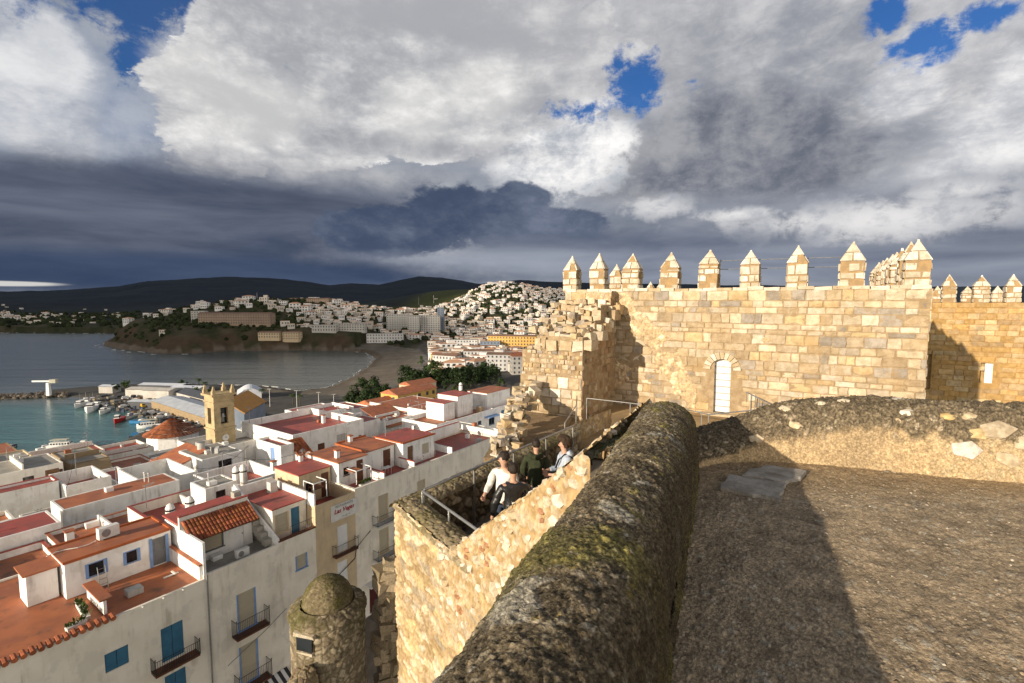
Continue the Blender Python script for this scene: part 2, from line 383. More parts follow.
# coast of the harbour, the bay, the headland and the far shore, walked from the near quay round to the far left (metres)
coast_px = [(-320, 470), (-60, 462), (60, 452), (118, 446), (138, 436), (152, 428), (168, 424), (150, 419), (128, 411), (104, 404), (84, 399), (66, 396.5), (40, 397.5), (-2, 400),
            (-4, 396.5), (40, 392), (66, 388.5), (96, 386.5), (140, 384), (200, 384), (262, 386), (300, 391), (330, 387), (352, 377), (368, 367),
            (377, 358.5), (368, 352.8), (340, 351), (300, 350.5), (262, 351), (230, 351), (198, 353.5), (168, 354), (140, 351.5), (118, 348.5), (104, 345.5),
            (112, 342), (128, 338.2), (140, 335.0), (120, 333.2), (60, 333), (0, 332.6), (-90, 331), (-300, 328)]
coast = [onsea(*p, z=SEA) for p in coast_px]
far_ring = [(-16000, 2600), (-16000, 16000), (16000, 16000), (16000, -400), (-300, -400)]
poly = np.array(coast + far_ring)
def in_poly(x, y, pg):
    r = np.zeros(len(x), bool); n = len(pg)
    for i in range(n):
        x1, y1 = pg[i]; x2, y2 = pg[(i + 1) % n]
        if y1 == y2: continue
        m = ((y1 > y) != (y2 > y)) & (x < (x2 - x1) * (y - y1) / (y2 - y1) + x1); r ^= m
    return r
def seg_dist(x, y, pts):
    d = np.full(len(x), 1e9)
    for (x1, y1), (x2, y2) in zip(pts[:-1], pts[1:]):
        dx, dy = x2 - x1, y2 - y1; t = np.clip(((x - x1) * dx + (y - y1) * dy) / (dx * dx + dy * dy + 1e-9), 0, 1)
        d = np.minimum(d, np.hypot(x - x1 - t * dx, y - y1 - t * dy))
    return d
sst = lambda a, b, x: (lambda t: t * t * (3 - 2 * t))(np.clip((x - a) / (b - a), 0, 1))
ridge_a = np.arctan((np.array([-400, -100, 0, 50, 90, 120, 150, 200, 240, 270, 310, 330, 350, 380, 400, 420, 440, 455, 480, 520, 560, 700, 900, 1200]) - 512) / 500.0)
ridge_y = np.array([284, 286, 289, 288.5, 286, 284.5, 280, 277, 275.5, 276, 278.5, 281, 279, 280, 276, 272, 273, 275, 279, 275, 277, 281, 284, 286])
def hill(x, y, cx, cy, sl, sr, sy0, sy1, h):
    sx = np.where(x < cx, sl, sr); sy = np.where(y < cy, sy0, sy1)
    return h * np.exp(-0.5 * (((x - cx) / sx) ** 2 + ((y - cy) / sy) ** 2))
def land_z(x, y):
    x = np.asarray(x, float); y = np.asarray(y, float); r = np.hypot(x, y); a = np.arctan2(x, y)
    ins = in_poly(x, y, poly); d = seg_dist(x, y, coast)
    P3 = np.stack([x, y, 0 * x], -1)
    big = fbm(P3 / 160.0, 4, 3); med = fbm(P3 / 40.0, 3, 8)
    z = SEA + np.where(r < 330, np.minimum(2.0, 0.5 + d), np.minimum(0.25 + d * 0.045, 4.0)) + np.clip((r - 420) / 900, 0, 1) * 10
    z = z + (hill(x, y, -372, 800, 110, 125, 105, 190, 36) + hill(x, y, -270, 840, 100, 90, 110, 200, 15) + hill(x, y, -500, 700, 62, 90, 60, 110, 10)) * sst(2, 36, d) * (y > 480)
    z = z + np.where((y > 560) & (y < 760) & (x < -190), sst(3, 22, d) * 9, 0)
    z = z + hill(x, y, -48, 1120, 62, 60, 160, 200, 36) + hill(x, y, 110, 1120, 150, 260, 190, 260, 62) + hill(x, y, -130, 1700, 260, 260, 260, 500, 86)
    z = z + (big * 14 + med * 5) * sst(30, 200, d) * sst(500, 760, r)
    top = 5200 * (300 - np.interp(a, ridge_a, ridge_y)) / 500.0 * 1.0 - 10
    z = z + sst(1700, 5200, r) * top * (1 + 0.0 * big) + (fbm(P3 / 700.0, 4, 21) * 60) * sst(1700, 3000, r) * (1 - sst(4200, 5200, r))
    # the rock the old town stands on, falling from the street to the quay
    town = -36.0 - 22.4 * sst(62, 168, r); z = np.where(r < 190, np.maximum(town, -58.3), z)
    return np.where(ins, z, SEA - 3.0), d, ins, big, med
NA, NR = 620, 460
A_ = np.linspace(R(-66), R(70), NA); R_ = np.exp(np.linspace(math.log(16), math.log(14000), NR))
RR, AA = np.meshgrid(R_, A_, indexing='ij'); gx = (RR * np.sin(AA)).ravel(); gy = (RR * np.cos(AA)).ravel()
gz, gd, gin, gbig, gmed = land_z(gx, gy)
sand_px = [(262, 386), (300, 391), (330, 387), (352, 377), (368, 367), (377, 358.5), (368, 352.8), (345, 351), (380, 349), (420, 354), (434, 366), (425, 378), (402, 388), (380, 396), (340, 399), (262, 393)]
sand = in_poly(gx, gy, np.array([onsea(*p, z=SEA) for p in sand_px]))
rr_ = np.hypot(gx, gy); n1 = fbm(np.stack([gx, gy, gz], -1) / 14.0, 4, 40)
tint = np.tile(np.array([.050, .055, .028]), (len(gx), 1))                      # scrub
def blend(m, col): 
    global tint
    m = np.clip(m, 0, 1)[:, None]; tint = tint * (1 - m) + np.array(col) * m
blend(sst(-.05, .2, n1 + gbig * .5), (.085, .072, .045))
blend((rr_ > 1400) * 1.0, (.026, .034, .030)); blend(sst(1900, 3200, rr_), (.017, .028, .046))  # far land darker and bluer with distance, haze put into the colour
gh = hill(gx, gy, -130, 1380, 120, 110, 330, 700, 1.0); blend(sst(.25, .6, gh) * (rr_ > 1000), (.075, .085, .030))
slope_c = (gd < 24) & (rr_ > 480) & (gx < -190) & (rr_ < 900); blend(slope_c * sst(-.25, .1, n1), (.085, .058, .038))
blend((rr_ < 480) & (gx < 40), (.10, .096, .09)); blend((rr_ >= 480) * (gd < 5) * (gx > -700), (.16, .13, .10))
flat = (rr_ > 330) & (rr_ < 700) & (gx > -110) ; blend(flat * .8, (.12, .115, .105))
blend(sand * 1.0, (.175, .15, .12)); blend(sand * sst(36, 60, gd) * sst(-.12, .08, n1 + .05), (.22, .215, .21)); blend(sand * (1 - sst(2, 9, gd)), (.12, .095, .07))
tint *= (1 + .5 * n1)[:, None]
pbr('land', (1, 1, 1), (.78, .78, .78), .12, 0.95, 0, attr=True, spec=.1)
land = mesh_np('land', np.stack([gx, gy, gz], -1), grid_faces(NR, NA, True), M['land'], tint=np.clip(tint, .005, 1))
tag(land, kind='structure')
# water: harbour green near, slate in the bay, brown near the beach (silt), surf along the shores
def water_col(t, pos, c):
    s = t.node('ShaderNodeSeparateXYZ'); t.l.new(pos, s.inputs[0])
    silt = t.ramp(t.math('ADD', s.outputs[0], t.math('MULTIPLY', t.math('SUBTRACT', t.noise(pos, .008, 5), .5), 160)), -330, -120)
    c = t.mix(t.math('MULTIPLY', silt, .8), c, (.135, .13, .095))
    harb = t.ramp(s.outputs[1], 300, 270)
    return t.mix(harb, c, (.030, .125, .125))
m = pbr('sea_water', (.080, .108, .108), (.066, .092, .094), .01, 0.22, 0, extra=water_col, spec=.4, stretch=(.3, 1, 1))
t = NT(m.node_tree); b = t.n['Principled BSDF']; pos = t.node('ShaderNodeNewGeometry').outputs['Position']
h = t.math('ADD', t.noise(t.vmath('MULTIPLY', pos, (.5, 1, 1)), .35, 5, .6), t.math('MULTIPLY', t.noise(t.vmath('MULTIPLY', pos, (.16, 1, 1)), .05, 4, .6), 4.0))
t.l.new(t.bump(h, .5, .5), b.inputs['Normal'])
mb = MB(); mb.poly([(-30000, -400, SEA), (30000, -400, SEA), (30000, 30000, SEA), (-30000, 30000, SEA)])
tag(mb.build('sea', M['sea_water']), kind='structure')
# surf: lumpy foam ribbons along the shore
pbr('foam', (.55, .56, .55), (.40, .42, .42), 1.0, 0.9)
mb = MB()
fo = [onsea(*p, z=SEA) for p in coast_px]
for i0, i1, wd in ((19, 27, 3.0), (30, 42, 9.0)):
    for k in range(i0, i1):
        (x1, y1), (x2, y2) = fo[k], fo[k + 1]; L = math.hypot(x2 - x1, y2 - y1); n = max(2, int(L / 7))
        nx, ny = -(y2 - y1) / L, (x2 - x1) / L
        for j in range(n):
            t0, t1 = j / n, (j + .8) / n
            if rnd.random() < .45: continue
            o = rnd.uniform(.0, wd); wdt = rnd.uniform(.3, 1) * wd * .35
            q = []
            for tt, oo in ((t0, o), (t1, o + rnd.uniform(-1, 1)), (t1, o + wdt), (t0, o + wdt * .6)):
                q.append((x1 + (x2 - x1) * tt + nx * oo, y1 + (y2 - y1) * tt + ny * oo))
            mb.prism(q, SEA - .2, SEA + .25)
tag(mb.build('surf', M['foam']), kind='stuff', label='white surf breaking along the beach and the far shore', cat='surf')
# unseen cloud added behind the viewer, shaped to shade bay, headland and mountains
H = 2600.0; off = H / math.tan(R(SUN_EL)) + 0
def shade_at(x, y): k = (H + 55) / math.tan(R(SUN_EL)); return x - LX * k, y - LY * k
pbr('shade_cloud_white', (.85, .85, .85), (.8, .8, .8), .001, 1.0)
mb = MB(); cr = random.Random(5)
spots = []
for _ in range(800):
    # ground spot to be shaded, seen as azimuth/distance from the town
    a = R(cr.uniform(-62, 25)); d = math.exp(cr.uniform(math.log(640), math.log(9000)))
    spots.append((d * math.sin(a), d * math.cos(a), 70 + d * .085))
for px, py, rad in ((150, 352, 60), (230, 352, 60), (300, 356, 60), (220, 362, 50), (300, 364, 46), (260, 372, 30), (340, 358, 50), (390, 352, 50), (40, 362, 70), (0, 352, 80), (90, 356, 70), (150, 366, 45), (60, 374, 40), (200, 376, 24), (420, 345, 50), (440, 335, 60), (380, 366, 26)):
    x, y = onsea(px, py); spots.append((x, y, rad))
for x, y, rad in spots:
    # keep the white hillside, the castle and the old town in the sun
    hx, hy = x - 20, y - 1130
    if (hx / (210 + rad * 1.25)) ** 2 + (hy / (420 + rad * 1.7)) ** 2 < 1 and x > -190: continue
    if y < 560 and x > -50 - rad * .2 and rad > 30: continue
    cx, cy = shade_at(x, y)
    mb.rock((cx, cy, H + cr.uniform(-30, 30)), (rad, rad, rad * .35), sub=2)
tag(mb.build('cloud', M['shade_cloud_white'], smooth=True), kind='stuff', label='unseen high bank of cloud added towards the sun to shade the bay', cat='cloud')
# ------------------------------------------------------------------ castle
PAL = [(0.536, 0.443, 0.321), (0.490, 0.395, 0.265), (0.581, 0.496, 0.378), (0.456, 0.395, 0.309), (0.524, 0.401, 0.239), (0.627, 0.566, 0.466), (0.559, 0.484, 0.365), (0.342, 0.307, 0.265), (0.433, 0.342, 0.227)]
PALW = [(0.604, 0.543, 0.454), (0.536, 0.460, 0.353), (0.650, 0.614, 0.542), (0.490, 0.401, 0.277)]
pbr('castle_stone', (.96, .93, .90), (.74, .69, .62), 5.0, 0.95, .8, 22, .03, attr=True, spec=.15, extra=chain(patches((.36, .24, .11), 1.1, .52, .72, .5), patches((.22, .18, .13), 2.3, .57, .72, .6), patches((.12, .09, .06), 9.0, .66, .74, .8)))
pbr('rubble', (1.05, 1.03, 1.0), (.72, .68, .62), 14.0, 0.95, .6, 45, .012, attr=True, spec=.15)
pbr('rock_fine', (1.15, 1.12, 1.06), (.62, .59, .54), 30.0, 0.95, 1.0, 95, .01, attr=True, spec=.12, detail=8, extra=aggregate(60, .65, 1.4, .5))
pbr('mortar_rock', (1.12, 1.10, 1.06), (.80, .77, .72), 30.0, 0.95, 1.0, 70, .012, attr=True, spec=.12, detail=9, extra=aggregate(46, .84, 1.18, .4))
pbr('packed_earth', (.40, .29, .16), (.31, .22, .12), 1.3, 0.95, .4, 30, .01, spec=.1, extra=patches((.24, .18, .11), .7, .5, .7, .6))
V3 = lambda *a: Vector(a)
CW_A = V3(2.12, 20.0, 0); CW_D = V3(.857, -.515, 0); CW_N = V3(-.515, -.857, 0); CW_L = 11.33   # great wall: left end, direction, outward normal
def masonry(mb, P0, d, n, W, z0, z1, rh, rl, relief, pal, hole=None, top=None, mortar=(.36, .28, .18), back=True, gap=.008, chip=.11, worn=None):
    """coursed stone blocks standing proud of a mortar plane; every block has its own size, tilt and colour"""
    if back:
        mb.col = mortar
        nx = max(1, int(W / .5)); nz = max(1, int((z1 - z0) / .5))
        for i in range(nx):
            for j in range(nz):
                xa, xb = W * i / nx, W * (i + 1) / nx; za, zc = z0 + (z1 - z0) * j / nz, z0 + (z1 - z0) * (j + 1) / nz
                if hole and hole((xa + xb) / 2, (za + zc) / 2): continue
                if top and (za + zc) / 2 > top((xa + xb) / 2): continue
                mb.poly([P0 + d * xa + V3(0, 0, za), P0 + d * xb + V3(0, 0, za), P0 + d * xb + V3(0, 0, zc), P0 + d * xa + V3(0, 0, zc)])
    z = z0
    while z < z1 - .03:
        h = min(rnd.uniform(*rh), z1 - z); x = -rnd.uniform(0, .3) * rl[1]
        if z1 - z - h < rh[0] * .5: h = z1 - z
        while x < W:
            l = rnd.uniform(*rl); xa, xb = max(x, 0), min(x + l, W); x += l
            if xb - xa < .06: continue
            xc, zc = (xa + xb) / 2, z + h / 2
            if hole and (hole(xc, zc) or hole(xa + .03, zc) or hole(xb - .03, zc)): continue
            if top and zc > top(xc): continue
            w_ = worn(xc, zc) if worn else 0
            o = rnd.uniform(.3, 1) * relief - w_ * rnd.uniform(0, 1.6) * relief
            if rnd.random() < .04 + w_ * .25: o = relief * .1
            c = pal[int(rnd.random() ** 1.2 * len(pal))]; k = rnd.uniform(.78, 1.14); mb.col = tuple(a * k for a in c)
            g = gap * rnd.uniform(.6, 1.8); jx = chip * h
            ring = []
            for (cx, cz) in ((xa + g, z + g), (xb - g, z + g), (xb - g, z + h - g), (xa + g, z + h - g)): ring.append((cx, cz))
            mid = []
            for k2 in range(4):
                (a0, b0), (a1, b1) = ring[k2], ring[(k2 + 1) % 4]
                mid += [(a0, b0), ((a0 + a1) / 2, (b0 + b1) / 2)]
            base = [P0 + d * px + V3(0, 0, pz) - n * .01 for px, pz in mid]
            front = []
            for px, pz in mid:
                fx = px + (xc - px) * .07 + rnd.uniform(-jx, jx) * .6; fz = pz + (zc - pz) * .10 + rnd.uniform(-jx, jx) * .6
                front.append(P0 + d * fx + V3(0, 0, fz) + n * (o + rnd.uniform(-.35, .15) * relief))
            ctr = P0 + d * xc + V3(0, 0, zc) + n * (o + rnd.uniform(0, .3) * relief)
            b = len(mb.v); mb.v += [tuple(p) for p in base + front + [ctr]]
            for i in range(8):
                j = (i + 1) % 8; mb.face((b + i, b + j, b + 8 + j, b + 8 + i)); mb.face((b + 8 + i, b + 8 + j, b + 16))
        z += h
    mb.col = (1, 1, 1)
def rubble(name, P, N, cell, relief, pal, mortar, mat, parent=None, dens=1.0, stretch=(1, 1, 1), flip=False, rough=.02, edge=(.04, .2), post=None, seed=0, tone=.5):
    """a wall of field stones set in mortar: P (n,m,3) surface, N outward normals"""
    n, m = P.shape[:2]; p = P.reshape(-1, 3).astype(float); nn = (N.reshape(-1, 3) if N.ndim == 3 else np.tile(N, (n * m, 1)))
    wv = np.stack([fbm(p / cell * .8, 2, 50 + seed), fbm(p / cell * .8, 2, 60 + seed), fbm(p / cell * .8, 2, 70 + seed)], -1) * .7
    d1, d2, idn = worley(p / cell / np.array(stretch) + wv, seed)
    k = sst(edge[0], edge[1], d2 - d1) * (idn < dens); f = fbm(p * 9, 4, 5 + seed); f2 = fbm(p * 1.4, 3, 15 + seed)
    hgt = relief * k * (.35 + .65 * ((idn * 7.31) % 1)) + rough * f + relief * .8 * f2
    pal = np.array(pal); c = pal[(idn * 977).astype(int) % len(pal)] * (.85 + .3 * ((idn * 31.7) % 1))[:, None]
    col = np.array(mortar)[None] * (1 - k[:, None]) + c * k[:, None]
    col = col * (1 + tone * f + .5 * tone * f2)[:, None]
    if post is not None: col, hgt = post(p, col, hgt, k)
    q = p + nn * hgt[:, None]
    return mesh_np(name, q, grid_faces(n, m, flip), M[mat], parent, smooth=True, tint=np.clip(col, .01, 1))
def plane_grid(a, b, c, d, n, m):
    """bilinear patch: a->b along the first axis at the start, d->c at the end"""
    a, b, c, d = [np.array(q, float) for q in (a, b, c, d)]; s = np.linspace(0, 1, n)[:, None, None]; t = np.linspace(0, 1, m)[None, :, None]
    return (a * (1 - s) + b * s) * (1 - t) + (d * (1 - s) + c * s) * t
ZT = .35; ZF = -3.95
castle = empty('castle_keep', CW_A + V3(0, 0, ZF), 'sunlit castle wall of tan ashlar with an arched white door and pointed merlons', 'castle')
def at_castle(o): o.parent = castle; o.matrix_parent_inverse = Matrix.Translation(-castle.location); return o
DX, DW, DZ0, DZ1 = 5.9, .72, ZF + .1, ZF + 1.95
def door_hole(x, z):
    if abs(x - DX) < DW / 2 + .02 and z < DZ1 - .34: return True
    return z >= DZ1 - .34 and (x - DX) ** 2 + (z - (DZ1 - .36)) ** 2 < (DW / 2 + .03) ** 2 and z > DZ0
def worn_f(x, z):
    p = np.array([[x * .7, z * .9, 3.3]]); a = float(fbm(p, 3, 77)[0]); b = max(0, 1 - abs((x - 2.6) - (z + 1.2) * -.5) / 1.3)
    return max(0, min(1, a * 3 + b * .9 - .1))
mb = MB()
masonry(mb, CW_A, CW_D, CW_N, CW_L, ZF - .6, ZT, (.15, .36), (.2, .7), .038, PAL, door_hole, worn=worn_f)
RET = V3(.515, .857, 0)
PR = CW_A + CW_D * CW_L
masonry(mb, PR, RET, V3(.857, -.515, 0), 16.5, -6.5, ZT, (.22, .36), (.3, .75), .04, PAL)
masonry(mb, CW_A - CW_N * 6.0, CW_N, V3(-.857, .515, 0), 6.0, -14, ZT, (.22, .36), (.3, .75), .04, PAL)
mb.col = (.40, .30, .17)
q = [CW_A + V3(0, 0, ZT), PR + V3(0, 0, ZT), PR + RET * 16.5 + V3(0, 0, ZT), CW_A + RET * 16.5 + V3(0, 0, ZT)]
mb.poly([p - CW_N * 0 for p in q])
for i in range(24):       # uneven coping course along the wall head
    x = CW_L * (i + .5) / 24; c = CW_A + CW_D * x - CW_N * .2 + V3(0, 0, ZT + .02 + rnd.uniform(-.01, .03)); mb.col = rnd.choice(PALW)
    mb.box(c, (CW_L / 24 * .96, .46, .11), math.atan2(CW_D.y, CW_D.x), jit=.012)
mb.col = (1, 1, 1)
at_castle(mb.build('ashlar_wall', M['castle_stone']))
# the facing has fallen away from the rubble core on the left and along a sloping scar
P = plane_grid(CW_A + CW_D * .5 + V3(0, 0, ZF), CW_A + CW_D * 8.6 + V3(0, 0, ZF), CW_A + CW_D * 8.6 + V3(0, 0, .28), CW_A + CW_D * .5 + V3(0, 0, .28), 400, 210)
def core_mask(p, col, h, k):
    x = (p - np.array(CW_A)) @ np.array(CW_D); z = p[:, 2]
    f = fbm(np.stack([x * .9, z * 1.1, 0 * x], -1), 4, 710); a = 1 - np.abs((x - 3.0) + (z + 1.0) * .8) / .75; b = 1 - np.abs(x - 1.9) / 1.0 - np.clip(-1.2 - z, 0, 9) * .12; c_ = .9 - np.hypot((x - 4.6) / .9, (z + 3.2) / .55); d_ = .8 - np.hypot((x - 7.2) / .5, (z + 1.3) / .3)
    m_ = np.maximum.reduce([a, b, c_, d_]) + f * 2.4; keep = sst(.15, .55, m_); keep = keep * (np.hypot(x - DX, np.maximum(z + 2.3, 0) * .8) > .8)
    h = h + .045 * keep - .11 * (1 - keep); return col, np.where((np.abs(x - DX) < .62) & (z < -1.7), -.5, h)
at_castle(rubble('fallen_facing', P, np.array(CW_N), .17, .04, [(.58, .47, .32), (.52, .41, .26), (.62, .53, .38), (.46, .36, .24), (.36, .28, .19)], (.50, .38, .24), 'rubble', dens=.7, seed=29, rough=.05, post=core_mask, flip=False, tone=.7))
# arched door: white leaf with cross bars in a chamfered stone surround
mb = MB()
a0 = CW_A + CW_D * (DX - DW / 2) - CW_N * .22; pts = []
for i in range(13):
    t = math.pi * i / 12; pts.append((DX - math.cos(t) * DW / 2, DZ1 - .36 + math.sin(t) * DW / 2))
out = [(DX - DW / 2, DZ0)] + pts + [(DX + DW / 2, DZ0)]
mb.poly([CW_A + CW_D * x - CW_N * .16 + V3(0, 0, z) for x, z in out])
for i in range(len(out) - 1):
    (x0, z0), (x1, z1) = out[i], out[i + 1]
    mb.poly([CW_A + CW_D * x0 - CW_N * .16 + V3(0, 0, z0), CW_A + CW_D * x1 - CW_N * .16 + V3(0, 0, z1), CW_A + CW_D * x1 - CW_N * .19 + V3(0, 0, z1), CW_A + CW_D * x0 - CW_N * .19 + V3(0, 0, z0)])
door = at_castle(mb.build('door', M['plastic_white']))
for k in range(7):
    z = DZ0 + .2 + k * .23; mb = MB(); mb.box(CW_A + CW_D * DX - CW_N * .13 + V3(0, 0, z), (DW * (.98 if z < DZ1 - .4 else .8), .03, .028), math.atan2(CW_D.y, CW_D.x)); mb.build('cross_bar', M['dull_metal'], door); door['label'] = 'white arched door with thin cross bars in the castle wall'
mb = MB()
mb.col = (.46, .36, .22)
for i in range(len(out) - 1):
    (x0, z0), (x1, z1) = out[i], out[i + 1]
    mb.poly([CW_A + CW_D * x0 + CW_N * .0 + V3(0, 0, z0), CW_A + CW_D * x1 + CW_N * .0 + V3(0, 0, z1), CW_A + CW_D * x1 - CW_N * .16 + V3(0, 0, z1), CW_A + CW_D * x0 - CW_N * .16 + V3(0, 0, z0)])
for i in range(11):      # voussoirs
    t0, t1 = math.pi * i / 11 + .02, math.pi * (i + 1) / 11 - .02; mb.col = rnd.choice(PALW); o = .05 + rnd.uniform(0, .02)
    rr = [(DW / 2 + .01, t0), (DW / 2 + .01, t1), (DW / 2 + .24, t1), (DW / 2 + .24, t0)]
    f = [CW_A + CW_D * (DX - math.cos(t) * r_) + V3(0, 0, DZ1 - .36 + math.sin(t) * r_) for r_, t in rr]
    fr = [p + CW_N * o for p in f]; b = len(mb.v); mb.v += [tuple(p) for p in f + fr]; mb.face((b + 7, b + 6, b + 5, b + 4))
    for i2 in range(4): j2 = (i2 + 1) % 4; mb.face((b + i2, b + j2, b + 4 + j2, b + 4 + i2))
mb.col = (.55, .47, .34); mb.box(CW_A + CW_D * DX + CW_N * .08 + V3(0, 0, DZ0 - .06), (DW + .5, .3, .1), math.atan2(CW_D.y, CW_D.x), jit=.01)
mb.col = (1, 1, 1)
at_castle(mb.build('arch_surround', M['castle_stone']))
# merlons: blocks with white facing stones in ochre mortar under a pyramid cap
pbr('merlon_mortar', (.34, .225, .11), (.26, .18, .10), 6, .95, .5, 30, .015, spec=.15)
pbr('merlon_stone', (1, 1, 1), (.80, .76, .70), 7, .92, .4, 30, .012, attr=True, spec=.15, extra=chain(patches((.33, .24, .14), 3.0, .5, .7, .7), patches((.16, .13, .1), 7.0, .62, .72, .7)))
def merlon_meshes(seed, w_=.62, t_=.52, h=.84, ph=.54):
    rnd.seed(seed); w_ *= rnd.uniform(.93, 1.06); h *= rnd.uniform(.93, 1.07); ph *= rnd.uniform(.86, 1.1); core = MB(); core.box((0, 0, h / 2), (w_ - .04, t_ - .04, h)); b = len(core.v)
    core.v += [(-w_ / 2 + .02, -t_ / 2 + .02, h), (w_ / 2 - .02, -t_ / 2 + .02, h), (w_ / 2 - .02, t_ / 2 - .02, h), (-w_ / 2 + .02, t_ / 2 - .02, h), (0, 0, h + ph)]
    for i in range(4): core.face((b + i, b + (i + 1) % 4, b + 4))
    face = MB(); WH = [(.56, .52, .45), (.50, .45, .36), (.62, .59, .52), (.43, .37, .28), (.34, .28, .2)]
    rows = [0.03]; 
    while rows[-1] < h - .12: rows.append(rows[-1] + rnd.uniform(.20, .27))
    rows[-1] = h - .02
    for ax in range(4):
        L = w_ if ax % 2 == 0 else t_; off = (t_ if ax % 2 == 0 else w_) / 2; rz = ax * math.pi / 2; cs, sn = math.cos(rz), math.sin(rz)
        for r0, r1 in zip(rows[:-1], rows[1:]):
            x = -L / 2 + .01
            while x < L / 2 - .08:
                l = rnd.uniform(.18, .42); xe = min(x + l, L / 2 - .01)
                if L / 2 - xe < .1: xe = L / 2 - .01
                g = rnd.uniform(.03, .06)
                if rnd.random() < .80:
                    face.col = rnd.choice(WH[:4] if rnd.random() < .9 else WH); cxx = (x + xe) / 2; yy = -(off - .015)
                    face.box((cxx * cs - yy * sn, cxx * sn + yy * cs, (r0 + r1) / 2), (xe - x - g, .05, r1 - r0 - g * 1.3), rz, jit=.014)
                x = xe
        # cap slabs
        for (f0, f1) in ((.04, .46), (.5, .96)):
            n = 2 if f0 < .3 else 1
            for q in range(n):
                lo, hi = (q / n + .03, (q + 1) / n - .03)
                P = []
                for f, s in ((f0, lo), (f0, hi), (f1, hi), (f1, lo)):
                    hw = L / 2 * (1 - f); yy = -(off * (1 - f)); xx = -hw + 2 * hw * s; P.append(V3(xx * cs - yy * sn, xx * sn + yy * cs, h + ph * f))
                if rnd.random() < .12: continue
                nrm = (P[1] - P[0]).cross(P[3] - P[0]).normalized(); face.col = rnd.choice(WH[:3]); b = len(face.v)
                face.v += [tuple(p - nrm * .02) for p in P] + [tuple(p + nrm * .025) for p in P]
                face.face((b + 4, b + 5, b + 6, b + 7))
                for i in range(4): j = (i + 1) % 4; face.face((b + i, b + j, b + 4 + j, b + 4 + i))
    face.box((0, 0, h + ph * .98), (.09, .09, .1), jit=.01, taper=.5)
    return core, face
kinds = []
for s_ in range(11):
    cme, fme = merlon_meshes(100 + s_); o1 = cme.build('tmp', M['merlon_mortar']); o2 = fme.build('tmp', M['merlon_stone']); kinds.append((o1.data, o2.data))
    bpy.data.objects.remove(o1); bpy.data.objects.remove(o2)
rnd.seed(11)
mcount = 0
def merlon(parent, p, rz, sc=1.0):
    global mcount
    a, b = kinds[(mcount * 7) % 11]; mcount += 1
    o = bpy.data.objects.new('merlon', a); COL.objects.link(o); o.parent = parent; o.location = Vector(p) - parent.location; o.rotation_euler = (rnd.uniform(-.02, .02), rnd.uniform(-.02, .02), rz + rnd.uniform(-.03, .03)); o.scale = (sc, sc, sc * rnd.uniform(.97, 1.04))
    f = bpy.data.objects.new('facing_stones', b); COL.objects.link(f); f.parent = o
    return o
RZW = math.atan2(CW_D.y, CW_D.x)
for x in (.16, 1.30, 2.62, 4.02, 5.34, 6.66, 8.02, 9.44, 11.0):
    merlon(castle, CW_A + CW_D * x - CW_N * .30 + V3(0, 0, ZT - .02), RZW, 1.0)
for i in range(1, 8):
    merlon(castle, PR + RET * (.6 + i * 1.42) - CW_D * .30 + V3(0, 0, ZT - .02), RZW, 1.0)
for k, d_ in enumerate((1.0, 2.9, 4.8)): merlon(castle, CW_A + RET * (1.5 + d_ * 1.3) + CW_D * .3 + V3(0, 0, ZT - .02), RZW, 1.0)
# ruined abutment leaning on the great wall
ruin = empty('ruined_abutment', (1.4, 17.0, ZF), 'broken stump of masonry with a stepped crumbling top against the castle wall', 'ruined wall')
R0 = V3(.30, 17.40, 0); RF = V3(2.30, 16.2, 0); RW = (RF - R0).length; RD = (RF - R0).normalized(); RN = V3(RD.y, -RD.x, 0)
mb = MB(); Bk = RET
def step_z(x): return -1.45 + .22 * math.sin(x * 4.1) + .13 * math.sin(x * 9.3)
masonry(mb, R0, RD, RN, RW, -6.5, -2.55, (.24, .36), (.28, .5), .05, PALW + PAL[:3], top=lambda x: -2.45 if x > .3 else -2.6 - (.3 - x) * 2)
masonry(mb, R0 - RN * .12, RD, RN, RW, -2.6, -1.2, (.08, .17), (.09, .26), .07, PAL, top=lambda x: step_z(x) - max(0, .7 - x) * .9, worn=lambda x, z: .6)
masonry(mb, RF, Bk, V3(.857, -.515, 0), 3.15, -4.3, .35, (.16, .32), (.2, .5), .08, [(.36, .25, .15), (.42, .32, .20), (.30, .21, .13), (.46, .38, .27)], top=lambda x: -1.35 + x * .50 + .1 * math.sin(x * 7), worn=lambda x, z: .8)
zz = -1.5; dd = .15
while dd < 3.1:               # stepped rubble treads climbing to the wall
    x = 0.1 + max(0, .5 - dd * .2)
    while x < RW + dd * .02:
        l = rnd.uniform(.18, .5); mb.col = rnd.choice(PAL + PALW)
        c = R0 + RD * (x + l / 2) + Bk * (dd + .2) + V3(0, 0, zz + rnd.uniform(-.05, .07))
        mb.box(c, (l * .95, .62, .34), math.atan2(RD.y, RD.x) + rnd.uniform(-.12, .12), jit=.05)
        x += l
    zz += rnd.uniform(.10, .2); dd += .36
mb.col = (.33, .25, .16); mb.prism([(p.x, p.y) for p in (R0 + Bk * .12, RF + Bk * .12 - RD * .05, RF + Bk * 3.1 - RD * .05, R0 + Bk * 3.1)], -6.5, -1.7)
def lump(c, r, col):
    mb.col = col; Mx = Matrix.Rotation(rnd.uniform(0, 3), 3, 'Z') @ Matrix.Rotation(rnd.uniform(-.3, .3), 3, 'X'); mb.box(c, (r * 2.0, r * 1.5, r * 1.35), M=Mx, jit=r * .25)
for i in range(26):           # loose blocks on the treads
    x, dd = rnd.uniform(0, RW), rnd.uniform(.1, 3.0); lump(R0 + RD * x + Bk * dd + V3(0, 0, -1.32 + dd * .42 + rnd.uniform(0, .08)), rnd.uniform(.08, .17), rnd.choice(PAL))
